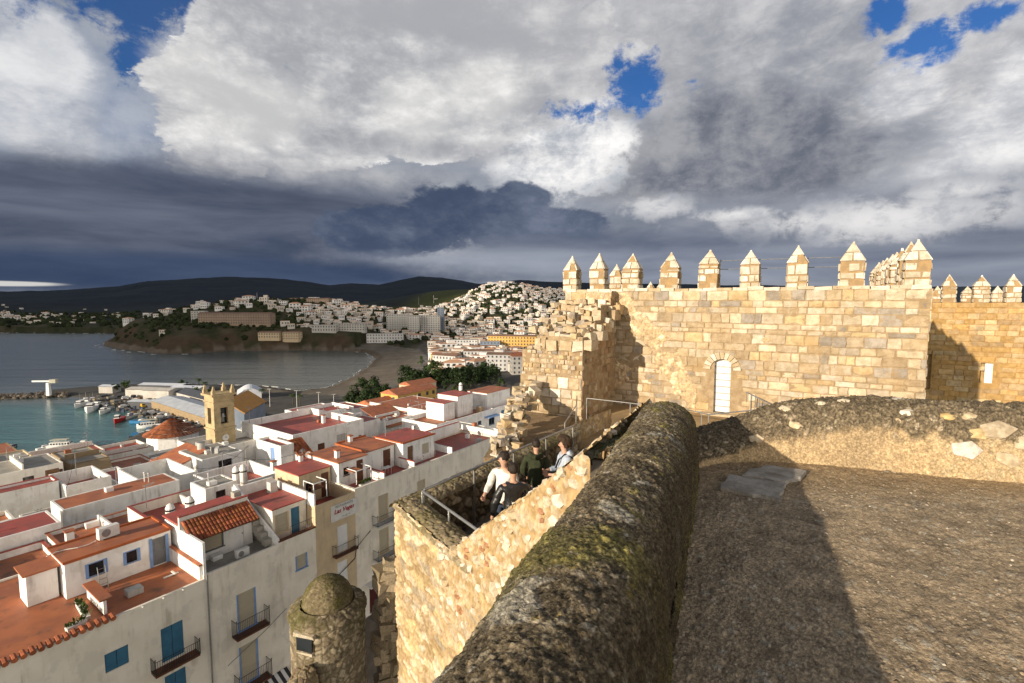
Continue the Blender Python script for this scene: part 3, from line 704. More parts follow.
for i in range(95):           # tumbled blocks stepping down on the left
    t = rnd.random(); w2 = rnd.uniform(-.25, .5)
    p = V3(.50, 17.2, -2.7) * (1 - t) + V3(-.30, 12.2, -3.62) * t + V3(w2 * .8, rnd.uniform(-.2, .2), rnd.uniform(-.35, .05))
    lump(p, rnd.uniform(.10, .22) * (1.0 - .35 * t), rnd.choice(PALW + PAL))
mb.col = (.33, .25, .16)
mb.prism([(-.70, 12.0), (.7, 12.3), (1.35, 13.5), (2.0, 16.3), (.05, 17.5)], -9, -3.85)
mb.col = (1, 1, 1)
o = mb.build('masonry', M['castle_stone'], ruin); o.matrix_parent_inverse = Matrix.Translation(-ruin.location)
def tuft(name, c, r, n, mat='leaf', parent=None):
    mb = MB()
    for i in range(n):
        a, t = rnd.uniform(0, 6.28), rnd.uniform(0, 1); q = V3(c[0] + math.cos(a) * r * t, c[1] + math.sin(a) * r * t, c[2] + r * .5 * rnd.random() * (1 - t)); k = rnd.uniform(.6, 1.4); mb.col = (k, k * 1.1, k * .8)
        a = rnd.uniform(0, 6.28); tip = q + V3(math.cos(a) * r * .22, math.sin(a) * r * .22, r * rnd.uniform(.1, .4)); s_ = V3(-math.sin(a), math.cos(a), 0) * r * .05
        mb.poly([q - s_, q + s_, tip])
    mb.col = (1, 1, 1); return mb.build(name, M[mat], parent)
for c, lab in ((R0 + RD * .55 + Bk * .3 + V3(0, 0, -1.25), 'small green weed on the lower tread of the ruined abutment'), (R0 + RD * .85 + Bk * 1.15 + V3(0, 0, -.85), 'small green weed higher up the ruined abutment')):
    tag(tuft('weed', c, .16, 60), lab, 'weed', 'weeds on the ruin')
tag(tuft('weed', V3(.1, 14.2, -3.35), .3, 140), 'dry weeds on the tumbled blocks below the abutment', 'weed', 'weeds on the ruin')
# second wall, set back on the right
SA = V3(19.2, 29.6, 0); SL = 16.0
back = empty('castle_curtain_wall', SA + V3(0, 0, -6), 'orange stained castle wall set back on the right with a narrow pale window', 'castle wall')
mb = MB(); SX = 6.94
sw = lambda x, z: (abs(x - SX) < .22 and -4.6 < z < -3.1) or (abs(x - 4.35) < .2 and -4.8 < z < -2.9)
masonry(mb, SA, CW_D, CW_N, SL, -7.5, -.12, (.22, .36), (.3, .75), .04, [(.50, .34, .16), (.47, .31, .13), (.53, .38, .20), (.42, .30, .17), (.55, .43, .26)], sw, mortar=(.40, .26, .11))
mb.col = (.4, .28, .14); mb.poly([SA + V3(0, 0, -.12), SA + CW_D * SL + V3(0, 0, -.12), SA + CW_D * SL + RET * 8 + V3(0, 0, -.12), SA + RET * 8 + V3(0, 0, -.12)])
mb.box(SA + CW_D * SX - CW_N * .25 + V3(0, 0, -3.9), (.7, .05, 2.0), RZW); mb.box(SA + CW_D * 4.35 - CW_N * .25 + V3(0, 0, -3.9), (.7, .05, 2.2), RZW)
mb.col = (1, 1, 1)
def rel(o, e): o.parent = e; o.matrix_parent_inverse = Matrix.Translation(-e.location); return o
rel(mb.build('ashlar_wall', M['castle_stone']), back)
mb = MB(); mb.prism([(q.x, q.y) for q in (SA + CW_D * (SX - .22) - CW_N * .17, SA + CW_D * (SX + .22) - CW_N * .17, SA + CW_D * (SX + .22) - CW_N * .13, SA + CW_D * (SX - .22) - CW_N * .13)][::-1], -4.6, -3.1)
rel(mb.build('window', M['plastic_white']), back)
for x in (3.8, 5.06, 6.35, 7.58, 8.8, 10.0): merlon(back, SA + CW_D * x - CW_N * .30 + V3(0, 0, -.14), RZW, 1.0)
for x in (5.7, 7.2, 8.6): merlon(back, SA + CW_D * x + RET * 7.2 + V3(0, 0, -.35), RZW, .9)
mb = MB(); mb.col = (.45, .3, .14); c = SA + CW_D * 7 + RET * 7.2; mb.box((c.x, c.y, -4), (11, .7, 7.4), RZW); mb.col = (1, 1, 1); rel(mb.build('rear_wall', M['castle_stone']), back)
# far merlons seen between the front ones
mb = MB(); mb.box((13.3, 45.1, -3), (4.0, .7, 6.6), RZW)
mb.col = (.45, .36, .22)
fw = empty('castle_rear_wall', (13.3, 45.1, -6.3), 'distant stretch of castle parapet with three small merlons behind the great wall', 'castle wall')
rel(mb.build('ashlar_wall', M['castle_stone']), fw)
for q in ((12.55, 45.5), (13.35, 45.1), (14.1, 44.7)): merlon(fw, (q[0], q[1], .28), RZW, 1.0)
# two wires strung along the wall head
mb = MB()
for h in (.75, 1.05):
    mb.tube([CW_A + CW_D * (5.6) - CW_N * .9 + V3(0, 0, ZT + h), CW_A + CW_D * 9.3 - CW_N * .9 + V3(0, 0, ZT + h - .03)], .012, 5)
for x in (5.6, 9.3): mb.tube([CW_A + CW_D * x - CW_N * .9 + V3(0, 0, ZT), CW_A + CW_D * x - CW_N * .9 + V3(0, 0, ZT + 1.1)], .015, 5)
tag(mb.build('wire_rail', M['dull_metal']), 'thin two-wire safety rail on top of the great wall behind the merlons', 'railing')
# ------------------------------------------------------------------ bastion, parapets and terraces round the viewer
A3 = V3(-2.0, 8.3, 0); B3 = V3(-.72, 6.45, 0); C3 = V3(.92, 4.08, 0); ABd = (B3 - A3).normalized(); ABn = V3(ABd.y, -ABd.x, 0)
if ABn.y > 0: ABn = -ABn
PALR = [(.50, .405, .265), (.46, .35, .20), (.54, .46, .33), (.40, .30, .18), (.50, .38, .21), (.57, .50, .39), (.43, .33, .21), (.36, .30, .22)]
MORT = (.33, .24, .13)
bast = empty('bastion_wall', (A3.x, A3.y, -12), 'tall rubble stone bastion wall with a sharp corner above the town street', 'stone wall')
# outer face under the corner: long flat stones in courses
D3 = A3 + ABd * 4.75
P = plane_grid((A3.x, A3.y, -11), (D3.x, D3.y, -11), (D3.x, D3.y, -2.0), (A3.x, A3.y, -3.42), 300, 330)
s_ = np.linspace(0, 4.75, 300)[:, None]; tz = np.linspace(0, 1, 330)[None, :]
AB_L = (B3 - A3).length
ztop = np.where(s_ < 2.05, -3.42, np.minimum(-3.42 + (s_ - 2.05) * .775, -1.39)); P[..., 2] = -11 + (ztop + 11) * tz
def earthy(p, col, h, k):     # broken upper part: earth and small stones instead of coursed flags
    s = (p - np.array(A3)) @ np.array(ABd); top = np.where(s < 2.05, -3.42, -3.42 + (s - 2.05) * .775)
    m_ = sst(1.5, .5, top - p[:, 2] + .5 * fbm(p * 1.7, 3, 98)) * sst(1.3, 2.4, s); e1, e2, ide = worley(p / .085, 99); kk = sst(.03, .2, e2 - e1) * (ide < .5)
    c2 = np.array((.40, .285, .15))[None] * (1 + .5 * fbm(p * 7, 3, 93))[:, None]; c2 = c2 * (1 - kk[:, None]) + np.array((.50, .42, .30)) * kk[:, None]
    return col * (1 - m_[:, None]) + c2 * m_[:, None], h * (1 - m_) + m_ * (.02 * kk + .05 * fbm(p * 2.2, 4, 92))
rel(rubble('outer_face', P, np.array(ABn), .17, .038, PALR, MORT, 'rubble', dens=.86, stretch=(1.9, 1.9, .72), seed=3, rough=.04, edge=(.015, .11), post=earthy), bast)
# side face towards the town (thin sliver, seen from a step to the left)
LWd = V3(.575, .818, 0)
P = plane_grid((A3.x, A3.y, -11), (A3.x + LWd.x * 9, A3.y + LWd.y * 9, -11), (A3.x + LWd.x * 9, A3.y + LWd.y * 9, -3.42), (A3.x, A3.y, -3.42), 160, 130)
rel(rubble('town_face', P, np.array((-.818, .575, 0)), .19, .04, PALR, MORT, 'rubble', dens=.9, seed=4, flip=True), bast)
# sloping shoulder of broken rubble between the big parapet and the terrace
Ln, Lf = V3(.64, 4.46, -1.40), V3(1.90, 6.75, -1.33); En, Ef = V3(-.83, 6.62, -3.40), V3(3.05, 11.35, -2.72)
P = plane_grid(Ln, Lf, Ef, En, 330, 260)
nrm = (Lf - Ln).cross(En - Ln).normalized(); nrm = -nrm if nrm.z < 0 else nrm
t_ = np.linspace(0, 1, 260)[None, :]; P[..., 2] -= .04 * np.sin(np.pi * t_)
def shoulder(p, col, h, k):
    f = fbm(p * 2.3, 3, 91); red = (fbm(p * 4.0, 2, 95) > .34)[:, None] * (k > .5)[:, None]
    col = np.where(red, np.array((.44, .22, .12)), col); m = sst(.0, .22, f)[:, None]; col = col * (1 - .45 * m) + np.array((.50, .34, .13)) * .45 * m
    return col, h * .8 + .02 * f
rel(rubble('rubble_slope', P, np.array(nrm), .15, .04, PALR + [(.66, .60, .50), (.62, .54, .42)], (.46, .34, .18), 'rubble', dens=.55, seed=8, rough=.03, post=shoulder, flip=True), bast)
mb = MB()
for i in range(150):          # pale stones lying in it
    s, t = rnd.random(), rnd.random() ** .8; p = (Ln * (1 - s) + Lf * s) * (1 - t) + (En * (1 - s) + Ef * s) * t
    r = rnd.uniform(.03, .085) * (1 + .5 * t); mb.col = rnd.choice([(.66, .61, .52), (.60, .52, .40), (.70, .66, .58), (.50, .40, .26)])
    mb.rock((p.x, p.y, p.z - .015 - .04 * math.sin(math.pi * t)), (r, r * rnd.uniform(.6, 1), r * rnd.uniform(.5, .8)), Matrix.Rotation(rnd.uniform(0, 3), 3, 'Z'), 1)
for i in range(130):          # and on the broken edge below
    s = rnd.uniform(1.7, 4.7); top = -3.42 + max(0, s - 2.05) * .775; z = top - rnd.random() ** 1.5 * 1.2 - .03; p = A3 + ABd * s + ABn * .0; r = rnd.uniform(.025, .085) * (1 if rnd.random() < .75 else 1.5)
    mb.col = rnd.choice([(.62, .56, .47), (.54, .46, .35), (.66, .62, .54), (.48, .38, .25), (.40, .22, .13)]); mb.rock((p.x, p.y, z), (r, r * rnd.uniform(.5, .8), r * rnd.uniform(.6, .9)), Matrix.Rotation(math.atan2(ABd.y, ABd.x), 3, 'Z') @ Matrix.Rotation(rnd.uniform(-.6, .6), 3, 'Y'), 1)
mb.col = (1, 1, 1); rel(mb.build('loose_stones', M['rubble']), bast)
# inner side of the shoulder down to the terrace, and the mass under the upper terrace
mb = MB(); mb.col = (.36, .27, .16); mb.poly([(En.x, En.y, -3.5), (Ef.x, Ef.y, -3.5), (Ef.x, Ef.y, -5), (En.x, En.y, -5)]); mb.poly([(Lf.x, Lf.y, -1.5), (Ef.x, Ef.y, -2.76), (Ef.x + 1.2, Ef.y - .6, -5), (Lf.x + .8, Lf.y - .3, -5)])
mb.col = (1, 1, 1); rel(mb.build('inner_face', M['rubble']), bast)
# mossy coping along A-B and along the town side; terrace parapet
def coping(name, a, b, wdt, inward, seed):
    n, m = int((b - a).length / .02), 40; d = (b - a).normalized(); s = np.linspace(0, (b - a).length, n)[:, None]; u = np.linspace(0, 1, m)[None, :]
    prof_x = -.05 + (wdt + .1) * u; prof_z = .13 * np.sin(np.pi * u) ** .45 - .10
    P = np.stack([a.x + d.x * s + inward.x * prof_x, a.y + d.y * s + inward.y * prof_x, a.z + 0 * s + prof_z + 0 * s], -1)
    def moss(p, col, h, k):
        f = sst(-.1, .2, fbm(p * 2.2, 4, 33 + seed))[:, None]; return col * (1 - f * .7) + np.array((.15, .13, .055)) * f * .7, h
    return rubble(name, P, np.array((0, 0, 1.)), .09, .02, [(.30, .25, .17), (.24, .2, .13), (.36, .31, .22)], (.22, .18, .11), 'rubble', seed=seed, rough=.04, post=moss, flip=(inward.x * d.y - inward.y * d.x) > 0)
inw = V3(.818, -.575, 0)
rel(coping('coping', A3 + V3(0, 0, -3.42), B3 + ABd * .35 + V3(0, 0, -3.42), .42, -ABn, 12), bast)
FARL = A3 + LWd * 6.1
rel(coping('coping', A3 - LWd * .1 + V3(0, 0, -3.42), FARL + V3(0, 0, -3.42), .40, inw, 13), bast)
a, b = A3 + inw * .38, FARL + inw * .38
P = plane_grid((a.x, a.y, -4.6), (b.x, b.y, -4.6), (b.x, b.y, -3.46), (a.x, a.y, -3.46), 420, 60)
rel(rubble('parapet_face', P, np.array(inw), .17, .05, [(.30, .23, .15), (.24, .19, .12), (.38, .30, .2), (.2, .16, .11), (.42, .35, .25)], (.14, .11, .07), 'rubble', seed=16, rough=.03), bast)
a, b = A3 - ABn * .4, B3 - ABn * .4 + ABd * .5
P = plane_grid((a.x, a.y, -4.6), (b.x, b.y, -4.6), (b.x, b.y, -3.46), (a.x, a.y, -3.46), 100, 50)
rel(rubble('parapet_face', P, np.array(-ABn), .17, .05, [(.30, .23, .15), (.24, .19, .12)], (.14, .11, .07), 'rubble', seed=17, flip=True), bast)
# lower terrace floor, the step, and the upper court before the great wall
def floor_grid(name, a, b, c, d, n, m, mat, seed, amp=.02):
    P = plane_grid(a, b, c, d, n, m); p = P.reshape(-1, 3); f = fbm(p * .9, 4, seed) ; g = fbm(p * 5, 3, seed + 4)
    q = p + np.array((0, 0, 1.)) * (amp * f + amp * .35 * g)[:, None]
    return tag(mesh_np(name, q, grid_faces(n, m, True), M[mat], smooth=True), kind='structure')
pbr('terrace_paving', (.25, .21, .16), (.17, .145, .115), 1.1, .9, .3, 40, .01, spec=.15, extra=patches((.30, .25, .18), 1.8, .52, .7, .6))
floor_grid('terrace_floor', (-1.72, 8.35, -4.42), (-.55, 6.62, -4.42), (5.4, 14.2, -4.16), (2.0, 14.6, -4.16), 120, 120, 'terrace_paving', 61)
SPa, SPb = V3(1.35, 13.55, 0), V3(6.6, 11.3, 0)
floor_grid('court_floor', (SPa.x, SPa.y, ZF - .03), (SPb.x + 6, SPb.y - 3.2, ZF - .03), (16.0, 13.5, ZF + .02), (.3, 21.5, ZF + .02), 120, 120, 'packed_earth', 66)
mb = MB(); d_ = (SPb - SPa); mb.poly([SPa + V3(0, 0, -4.6), SPb + d_ + V3(0, 0, -4.6), SPb + d_ + V3(0, 0, ZF - .02), SPa + V3(0, 0, ZF - .02)])
for i in range(9):
    c = SPa + d_ * ((i + .5) / 9) + V3(0, -.06, ZF - .1); mb.box(c, (.58, .34, .2), math.atan2(d_.y, d_.x), jit=.02)
tag(mb.build('stone_step', M['packed_earth']), 'low earth and stone step between the terrace and the court of the castle', 'step')
# handrails: posts and tubes
def rail(name, pts, zt, h, lab, group=None, every=1.3, r=.022, mid=False, mat='steel'):
    o = empty(name, pts[0], lab, 'railing', group); mb = MB(); mb.tube(pts, r, 8)
    if mid: mb.tube([Vector(p) - V3(0, 0, h * .5) for p in pts], r * .7, 6)
    rel(mb.build('handrail', M[mat]), o)
    for a, b in zip(pts[:-1], pts[1:]):
        a, b = Vector(a), Vector(b); n = max(1, int(round((b - a).length / every)))
        for i in range(n + (1 if b == Vector(pts[-1]) else 0)):
            p = a + (b - a) * (i / n); mb = MB(); mb.tube([p - V3(0, 0, h), p], r * .9, 8); mb.box(p - V3(0, 0, h - .006), (.09, .09, .012)); rel(mb.build('post', M[mat]), o)
    return o
zr = -3.2
r0 = A3 + inw * .45 + LWd * .25
rail('handrail', [r0 + V3(0, 0, zr), r0 + LWd * 5.3 + V3(0, 0, zr)], zr, 1.2, 'steel handrail with slim posts along the inner side of the town-side parapet', every=1.25)
rail('handrail', [r0 + V3(-.02, -.06, zr), r0 + ABd * 1.75 + V3(.05, 0, zr - .06)], zr, 1.2, 'short steel handrail slanting down from the terrace corner beside the mossy coping', every=1.1)
c0 = V3(2.30, 15.2, -3.0)
rail('handrail', [c0, V3(3.5, 14.6, -3.03), V3(5.2, 13.5, -3.05)], -3, .95, 'thin steel railing across the sunny court in front of the ruined abutment', every=1.3, r=.016, mid=False)
rail('handrail', [V3(1.45, 13.5, -3.35), V3(1.9, 14.6, -3.1), V3(2.05, 15.6, -3.0)], -3, 1.0, 'stub of thin railing at the foot of the ruined abutment', every=1.2, r=.016, mid=True)
rail('handrail', [V3(4.75, 13.7, -3.0), V3(5.15, 12.9, -2.98), V3(7.6, 13.9, -3.0)], -3, .95, 'thin steel railing behind the tip of the big parapet under the arched door', every=1.5, r=.018)
# black hoop at the steps behind the hooded visitors
mb = MB(); hp = V3(2.05, 12.6, -4.42); mb.tube([hp, hp + V3(0, 0, .75), hp + V3(.15, .05, .88), hp + V3(.75, .1, .45), hp + V3(.78, .1, 0)], .025, 8)
tag(mb.build('hand_hoop', M['black_iron']), 'dark bent hoop handrail at the step of the terrace', 'railing')
# blue-grey gate of bars by the great wall
gt = empty('bar_gate', (7.75, 16.5, ZF), 'blue-grey barred gate leaning down beside the castle wall', 'gate')
g0, g1 = V3(7.72, 16.85, 0), V3(8.5, 15.2, 0); mb = MB()
mb.tube([g0 + V3(0, 0, -2.98), g1 + V3(0, 0, -3.45)], .02, 6); mb.tube([g0 + V3(0, 0, -3.9), g1 + V3(0, 0, -3.95)], .02, 6); rel(mb.build('frame', M['grey_paint']), gt)
for i in range(12):
    t = i / 11; p = g0 + (g1 - g0) * t; mb = MB(); mb.tube([p + V3(0, 0, -3.94), p + V3(0, 0, -2.98 - .47 * t)], .012, 5); rel(mb.build('bar', M['grey_paint']), gt)
# ------------------------------------------------------------------ big rounded parapet in front of the viewer
BR = V3(2.3, 5.98, -2.2); BD = V3(-.390, -.921, 0).normalized(); BN = V3(-.921, .390, 0).normalized()     # far right foot, direction towards the viewer, direction to the left
prof = [(0.0, -2.35), (.01, -2.15), (.02, -1.95), (.035, -1.75), (.06, -1.58), (.10, -1.45), (.17, -1.355), (.26, -1.30), (.36, -1.275), (.46, -1.275), (.56, -1.30), (.65, -1.345), (.72, -1.41), (.775, -1.50), (.81, -1.62), (.83, -1.85), (.84, -2.3)]
pa = np.array(prof); seg = np.r_[0, np.cumsum(np.hypot(*np.diff(pa, axis=0).T))]; m_ = 300
u_ = np.linspace(0, seg[-1], m_); po, pz = np.interp(u_, seg, pa[:, 0]), np.interp(u_, seg, pa[:, 1])
for _ in range(40): po[1:-1] = (po[:-2] + 2 * po[1:-1] + po[2:]) / 4; pz[1:-1] = (pz[:-2] + 2 * pz[1:-1] + pz[2:]) / 4
n_ = 620; tl = np.r_[-.55 + .55 * np.sin(np.linspace(0, 1, 60) * np.pi / 2), np.linspace(0.01, 6.4, n_ - 60)]
s = tl[:, None]; capk = np.sqrt(np.clip(1 - (np.clip(-s, 0, None) / .55) ** 2, 0, 1))      # rounded far end
O_ = .40 + (po[None, :] - .40) * capk; Z_ = -2.35 + (pz[None, :] + 2.35) * (capk ** .6)
wob = fbm(np.stack([np.broadcast_to(s, O_.shape).ravel() * .9, O_.ravel(), 0 * O_.ravel()], -1), 3, 140).reshape(O_.shape)
Zw = Z_ + .10 * wob * (Z_ > -1.9)
P = np.stack([BR.x + BD.x * s + BN.x * O_, BR.y + BD.y * s + BN.y * O_, Zw], -1)
gu = np.gradient(P, axis=1); gs = np.gradient(P, axis=0); NN = np.cross(gs, gu); NN /= np.linalg.norm(NN, axis=-1, keepdims=True) + 1e-9
if NN[300, 150, 2] < 0: NN = -NN
p = P.reshape(-1, 3); nn = NN.reshape(-1, 3)
f1 = fbm(p * 1.6, 4, 201); f2 = fbm(p * 6, 4, 211); f3 = fbm(p * 28, 3, 221); wv = np.stack([f2, f3, f2 - f3], -1) * .5
d1, d2, idn = worley(p / .055 + wv, 31); e1, e2, ide = worley(p / .018 + wv, 37); kk = sst(.03, .25, d2 - d1) * (idn < .55); k2 = sst(.05, .3, e2 - e1) * (ide < .6)
hgt = .055 * f1 + .030 * f2 + .012 * f3 + .014 * kk * (.3 + idn) + .006 * k2
col = np.tile(np.array((.215, .178, .125)), (len(p), 1))
def B_(m, c): 
    global col
    m = np.clip(m, 0, 1)[:, None]; col = col * (1 - m) + np.array(c) * m
B_(kk * .8, (.26, .215, .15)); B_((kk > .5) & (idn < .12), (.44, .39, .30)); B_(k2 * .5, (.29, .245, .175)); B_(sst(.0, .2, -f2 - .5 * f1) * .7, (.10, .083, .058)); B_((e1 > .62) * .7, (.05, .042, .03))
B_(sst(.02, .22, f1 + f2 * .6) * .75, (.155, .145, .055)); B_(sst(.10, .26, f2 + f1 * .4 + .05) * sst(-.1, .15, f3) * .6, (.27, .235, .075))
lich = fbm(p * 3.4, 4, 241); B_(sst(.17, .24, lich) * .75, (.40, .385, .34)); B_(sst(.28, .33, fbm(p * 11, 3, 251)) * .7, (.36, .29, .08)); B_(sst(.24, .3, fbm(p * 13, 3, 261)) * .7, (.5, .48, .43))
right_face = sst(.24, .06, np.broadcast_to(O_, Z_.shape).ravel()); B_(sst(.2, .26, fbm(p * 2.6, 4, 271)) * .6, (.34, .27, .17)); B_(right_face * .85, (.060, .048, .030)); B_(right_face * sst(-1.75, -2.15, p[:, 2]) * sst(-.15, .1, f2) * .6, (.13, .12, .035))  # right side darkened in the colour, standing in for its shade
col *= (1 + .7 * f3 + .3 * f2)[:, None]
q = p + nn * hgt[:, None]
big = empty('parapet', (1.2, 3.6, -2.2), 'thick dark parapet with a rounded mossy lichen-spotted top in the foreground', 'parapet')
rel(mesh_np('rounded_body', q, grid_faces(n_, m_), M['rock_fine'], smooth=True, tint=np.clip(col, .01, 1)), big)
# ------------------------------------------------------------------ upper terrace floor (rough mortar with gravel) and the low wall across it
xs = np.linspace(-.3, 13, 560); us = np.linspace(0, 1, 430); dist = 1.2 + (7.1 - 1.2) * us ** 1.6
Yg, Xs = np.meshgrid(dist, np.linspace(0, 1, 560), indexing='ij'); x0_ = np.minimum(2.3 - (5.98 - Yg) * .4235, 2.5) - .3; Xg = x0_ + Xs * (Yg * 1.25 + 1.2 - x0_)
p = np.stack([Xg.ravel(), Yg.ravel(), np.full(Xg.size, -2.2)], -1)
f1 = fbm(p * .7, 4, 301); f2 = fbm(p * 5, 4, 311); f3 = fbm(p * 22, 3, 321); wv = np.stack([f2, f3, f2], -1) * .5
d1, d2, idn = worley(p / .06 + wv, 41); e1, e2, ide = worley(p / .022 + wv, 47); kk = sst(.02, .2, d2 - d1) * (idn < .35); k2 = sst(.05, .3, e2 - e1) * (ide < .5)
hgt = .045 * f1 + .022 * f2 + .007 * f3 + .010 * kk * (.4 + idn) + .005 * k2
col = np.tile(np.array((.42, .335, .235)), (len(p), 1))
B_(sst(.0, .25, f1 + f2 * .5) * .7, (.48, .375, .26)); B_(sst(.0, .2, -f2) * .5, (.28, .222, .16)); B_(kk * .5, (.33, .28, .215)); B_((kk > .5) & (idn < .07), (.48, .43, .35)); B_(k2 * .3, (.37, .315, .24)); B_(sst(.18, .3, fbm(p * 2.5, 4, 331)) * .5, (.31, .29, .25))
B_(sst(5.6, 6.4, p[:, 1] + .1 * p[:, 0]) * .5, (.36, .25, .13))
col *= (1 + .8 * f3 + .35 * f2)[:, None]
q = p.copy(); q[:, 2] += hgt
o = mesh_np('upper_terrace_floor', q, grid_faces(430, 560), M['mortar_rock'], smooth=True, tint=np.clip(col, .01, 1)); tag(o, kind='structure')
mb = MB()
for i in range(2600):         # grit and small stones
    y = 1.7 + 4.6 * rnd.random() ** 1.4; x0__ = min(2.3 - (5.98 - y) * .4235, 2.5); x = x0__ + rnd.random() * (y * 1.12 + .6 - x0__); r = .004 + .012 * rnd.random() ** 3
    if rnd.random() < .02: r *= 2.2
    k = rnd.uniform(.6, 1.25); c_ = rnd.choice([(.36, .31, .25), (.42, .38, .32), (.26, .22, .18), (.33, .26, .18)]); mb.col = tuple(a_ * k for a_ in c_); mb.rock((x, y, -2.2 + .045 * float(0) + r * .25), (r * rnd.uniform(.8, 1.6), r, r * .7), Matrix.Rotation(rnd.uniform(0, 3), 3, 'Z'), 1)
GR = mb; gp = np.array(GR.v); gb = gp.copy(); gb[:, 2] = -2.2; GR.v = [tuple(q_) for q_ in np.c_[gp[:, :2], gp[:, 2] + .045 * fbm(gb * .7, 4, 301) + .022 * fbm(gb * 5, 4, 311)]]
mb.col = (1, 1, 1); tag(mb.build('grit', M['rubble']), 'grit and small stones scattered on the paved upper terrace', 'grit', kind='stuff')
mb = MB(); mb.col = (.3, .24, .16)
mb.box((3.2, -1.5, -2.5), (8, 6, .5)); mb.col = (1, 1, 1); tag(mb.build('terrace_floor_behind', M['rock_fine']), kind='structure')
# low wall: foot line and height along its length
foot = [(2.28, 6.25), (2.7, 6.55), (3.3, 6.65), (3.95, 6.60), (4.7, 6.35), (5.5, 6.05), (7.0, 5.62), (9.5, 4.9)]
topz = [-2.02, -1.98, -1.80, -1.46, -1.35, -1.36, -1.33, -1.3]
fp = np.array(foot); fl = np.r_[0, np.cumsum(np.hypot(*np.diff(fp, axis=0).T))]; n_ = 640
sl = np.linspace(0, fl[-1], n_); fx, fy, ft = np.interp(sl, fl, fp[:, 0]), np.interp(sl, fl, fp[:, 1]), np.interp(sl, fl, topz)
for _ in range(400):
    for A__ in (fx, fy, ft): A__[1:-1] = (A__[:-2] + 2 * A__[1:-1] + A__[2:]) / 4
dx_, dy_ = np.gradient(fx), np.gradient(fy); L_ = np.hypot(dx_, dy_); bx, by = -dy_ / L_, dx_ / L_       # away from the viewer
# profile: (distance back, height fraction)
pr = np.array([(-.02, -.08), (.02, .0), (.05, .25), (.09, .5), (.15, .68), (.24, .83), (.36, .94), (.52, 1.0), (.72, .99), (.88, .92), (1.0, .75), (1.06, .3), (1.1, -.8)])
ps = np.r_[0, np.cumsum(np.hypot(*np.diff(pr, axis=0).T))]; m_ = 170; uu = np.linspace(0, ps[-1], m_); pb, ph = np.interp(uu, ps, pr[:, 0]), np.interp(uu, ps, pr[:, 1])
for _ in range(14): pb[1:-1] = (pb[:-2] + 2 * pb[1:-1] + pb[2:]) / 4; ph[1:-1] = (ph[:-2] + 2 * ph[1:-1] + ph[2:]) / 4
H_ = (ft + 2.2)[:, None]
P = np.stack([fx[:, None] + bx[:, None] * pb[None], fy[:, None] + by[:, None] * pb[None], -2.2 + H_ * ph[None]], -1)
gs, gu = np.gradient(P, axis=0), np.gradient(P, axis=1); NN = np.cross(gs, gu); NN /= np.linalg.norm(NN, axis=-1, keepdims=True) + 1e-9
if NN[400, 100, 2] < 0: NN = -NN
p = P.reshape(-1, 3); nn = NN.reshape(-1, 3); f1 = fbm(p * 1.5, 4, 401); f2 = fbm(p * 6, 4, 411); f3 = fbm(p * 24, 3, 421); wv = np.stack([f2, f3, f2], -1) * .6
d1, d2, idn = worley(p / .075 + wv, 51); e1, e2, ide = worley(p / .03 + wv, 57); upper = sst(.42, .62, np.broadcast_to(ph[None], H_.shape[:1] + (m_,)).ravel() + f2 * .5 + f1 * .35 + .25 * (p[:, 0] < 3.1))
kk = sst(.02, .2, d2 - d1) * (idn < .6); k2 = sst(.03, .25, e2 - e1) * (ide < .7)
hgt = .04 * f1 + .03 * f2 * (1 + upper) + upper * (.03 * kk * (.3 + idn) + .012 * k2) + .008 * f3
col = np.tile(np.array((.50, .375, .225)), (len(p), 1))
B_(sst(-.05, .2, f1) * .6, (.48, .37, .24)); B_(sst(.05, .25, f2) * .4, (.34, .25, .15)); B_(sst(.02, .25, fbm(p * 1.1, 4, 441)) * .55, (.26, .20, .13)); B_(upper, (.155, .125, .085)); B_(upper * kk * .7, (.27, .22, .15)); B_(upper * (kk > .5) * (idn < .1), (.45, .38, .28)); B_(upper * k2 * .35, (.33, .27, .19)); B_(upper * sst(.1, .25, fbm(p * 2.2, 4, 431)) * .6, (.22, .20, .08)); B_(upper * (e1 > .6) * .6, (.06, .05, .035))
rub = sst(5.2, 5.5, p[:, 0]) * (1 - upper); B_(rub * kk * .8, (.46, .37, .24))
col *= (1 + .6 * f3 + .3 * f2)[:, None]
low = empty('low_wall', (4.7, 6.5, -2.2), 'low crumbling stone wall with dark pebbly top and orange mortar face across the terrace', 'stone wall')
rel(mesh_np('wall_body', p + nn * hgt[:, None], grid_faces(n_, m_), M['mortar_rock'], smooth=True, tint=np.clip(col, .01, 1)), low)
def low_pt(s, k):           # point of the low wall surface at arc length s, profile fraction k
    i = min(n_ - 1, int(s / fl[-1] * (n_ - 1))); j = min(m_ - 1, int(k * (m_ - 1))); return Vector(P[i, j]), Vector(NN[i, j])
mb = MB()
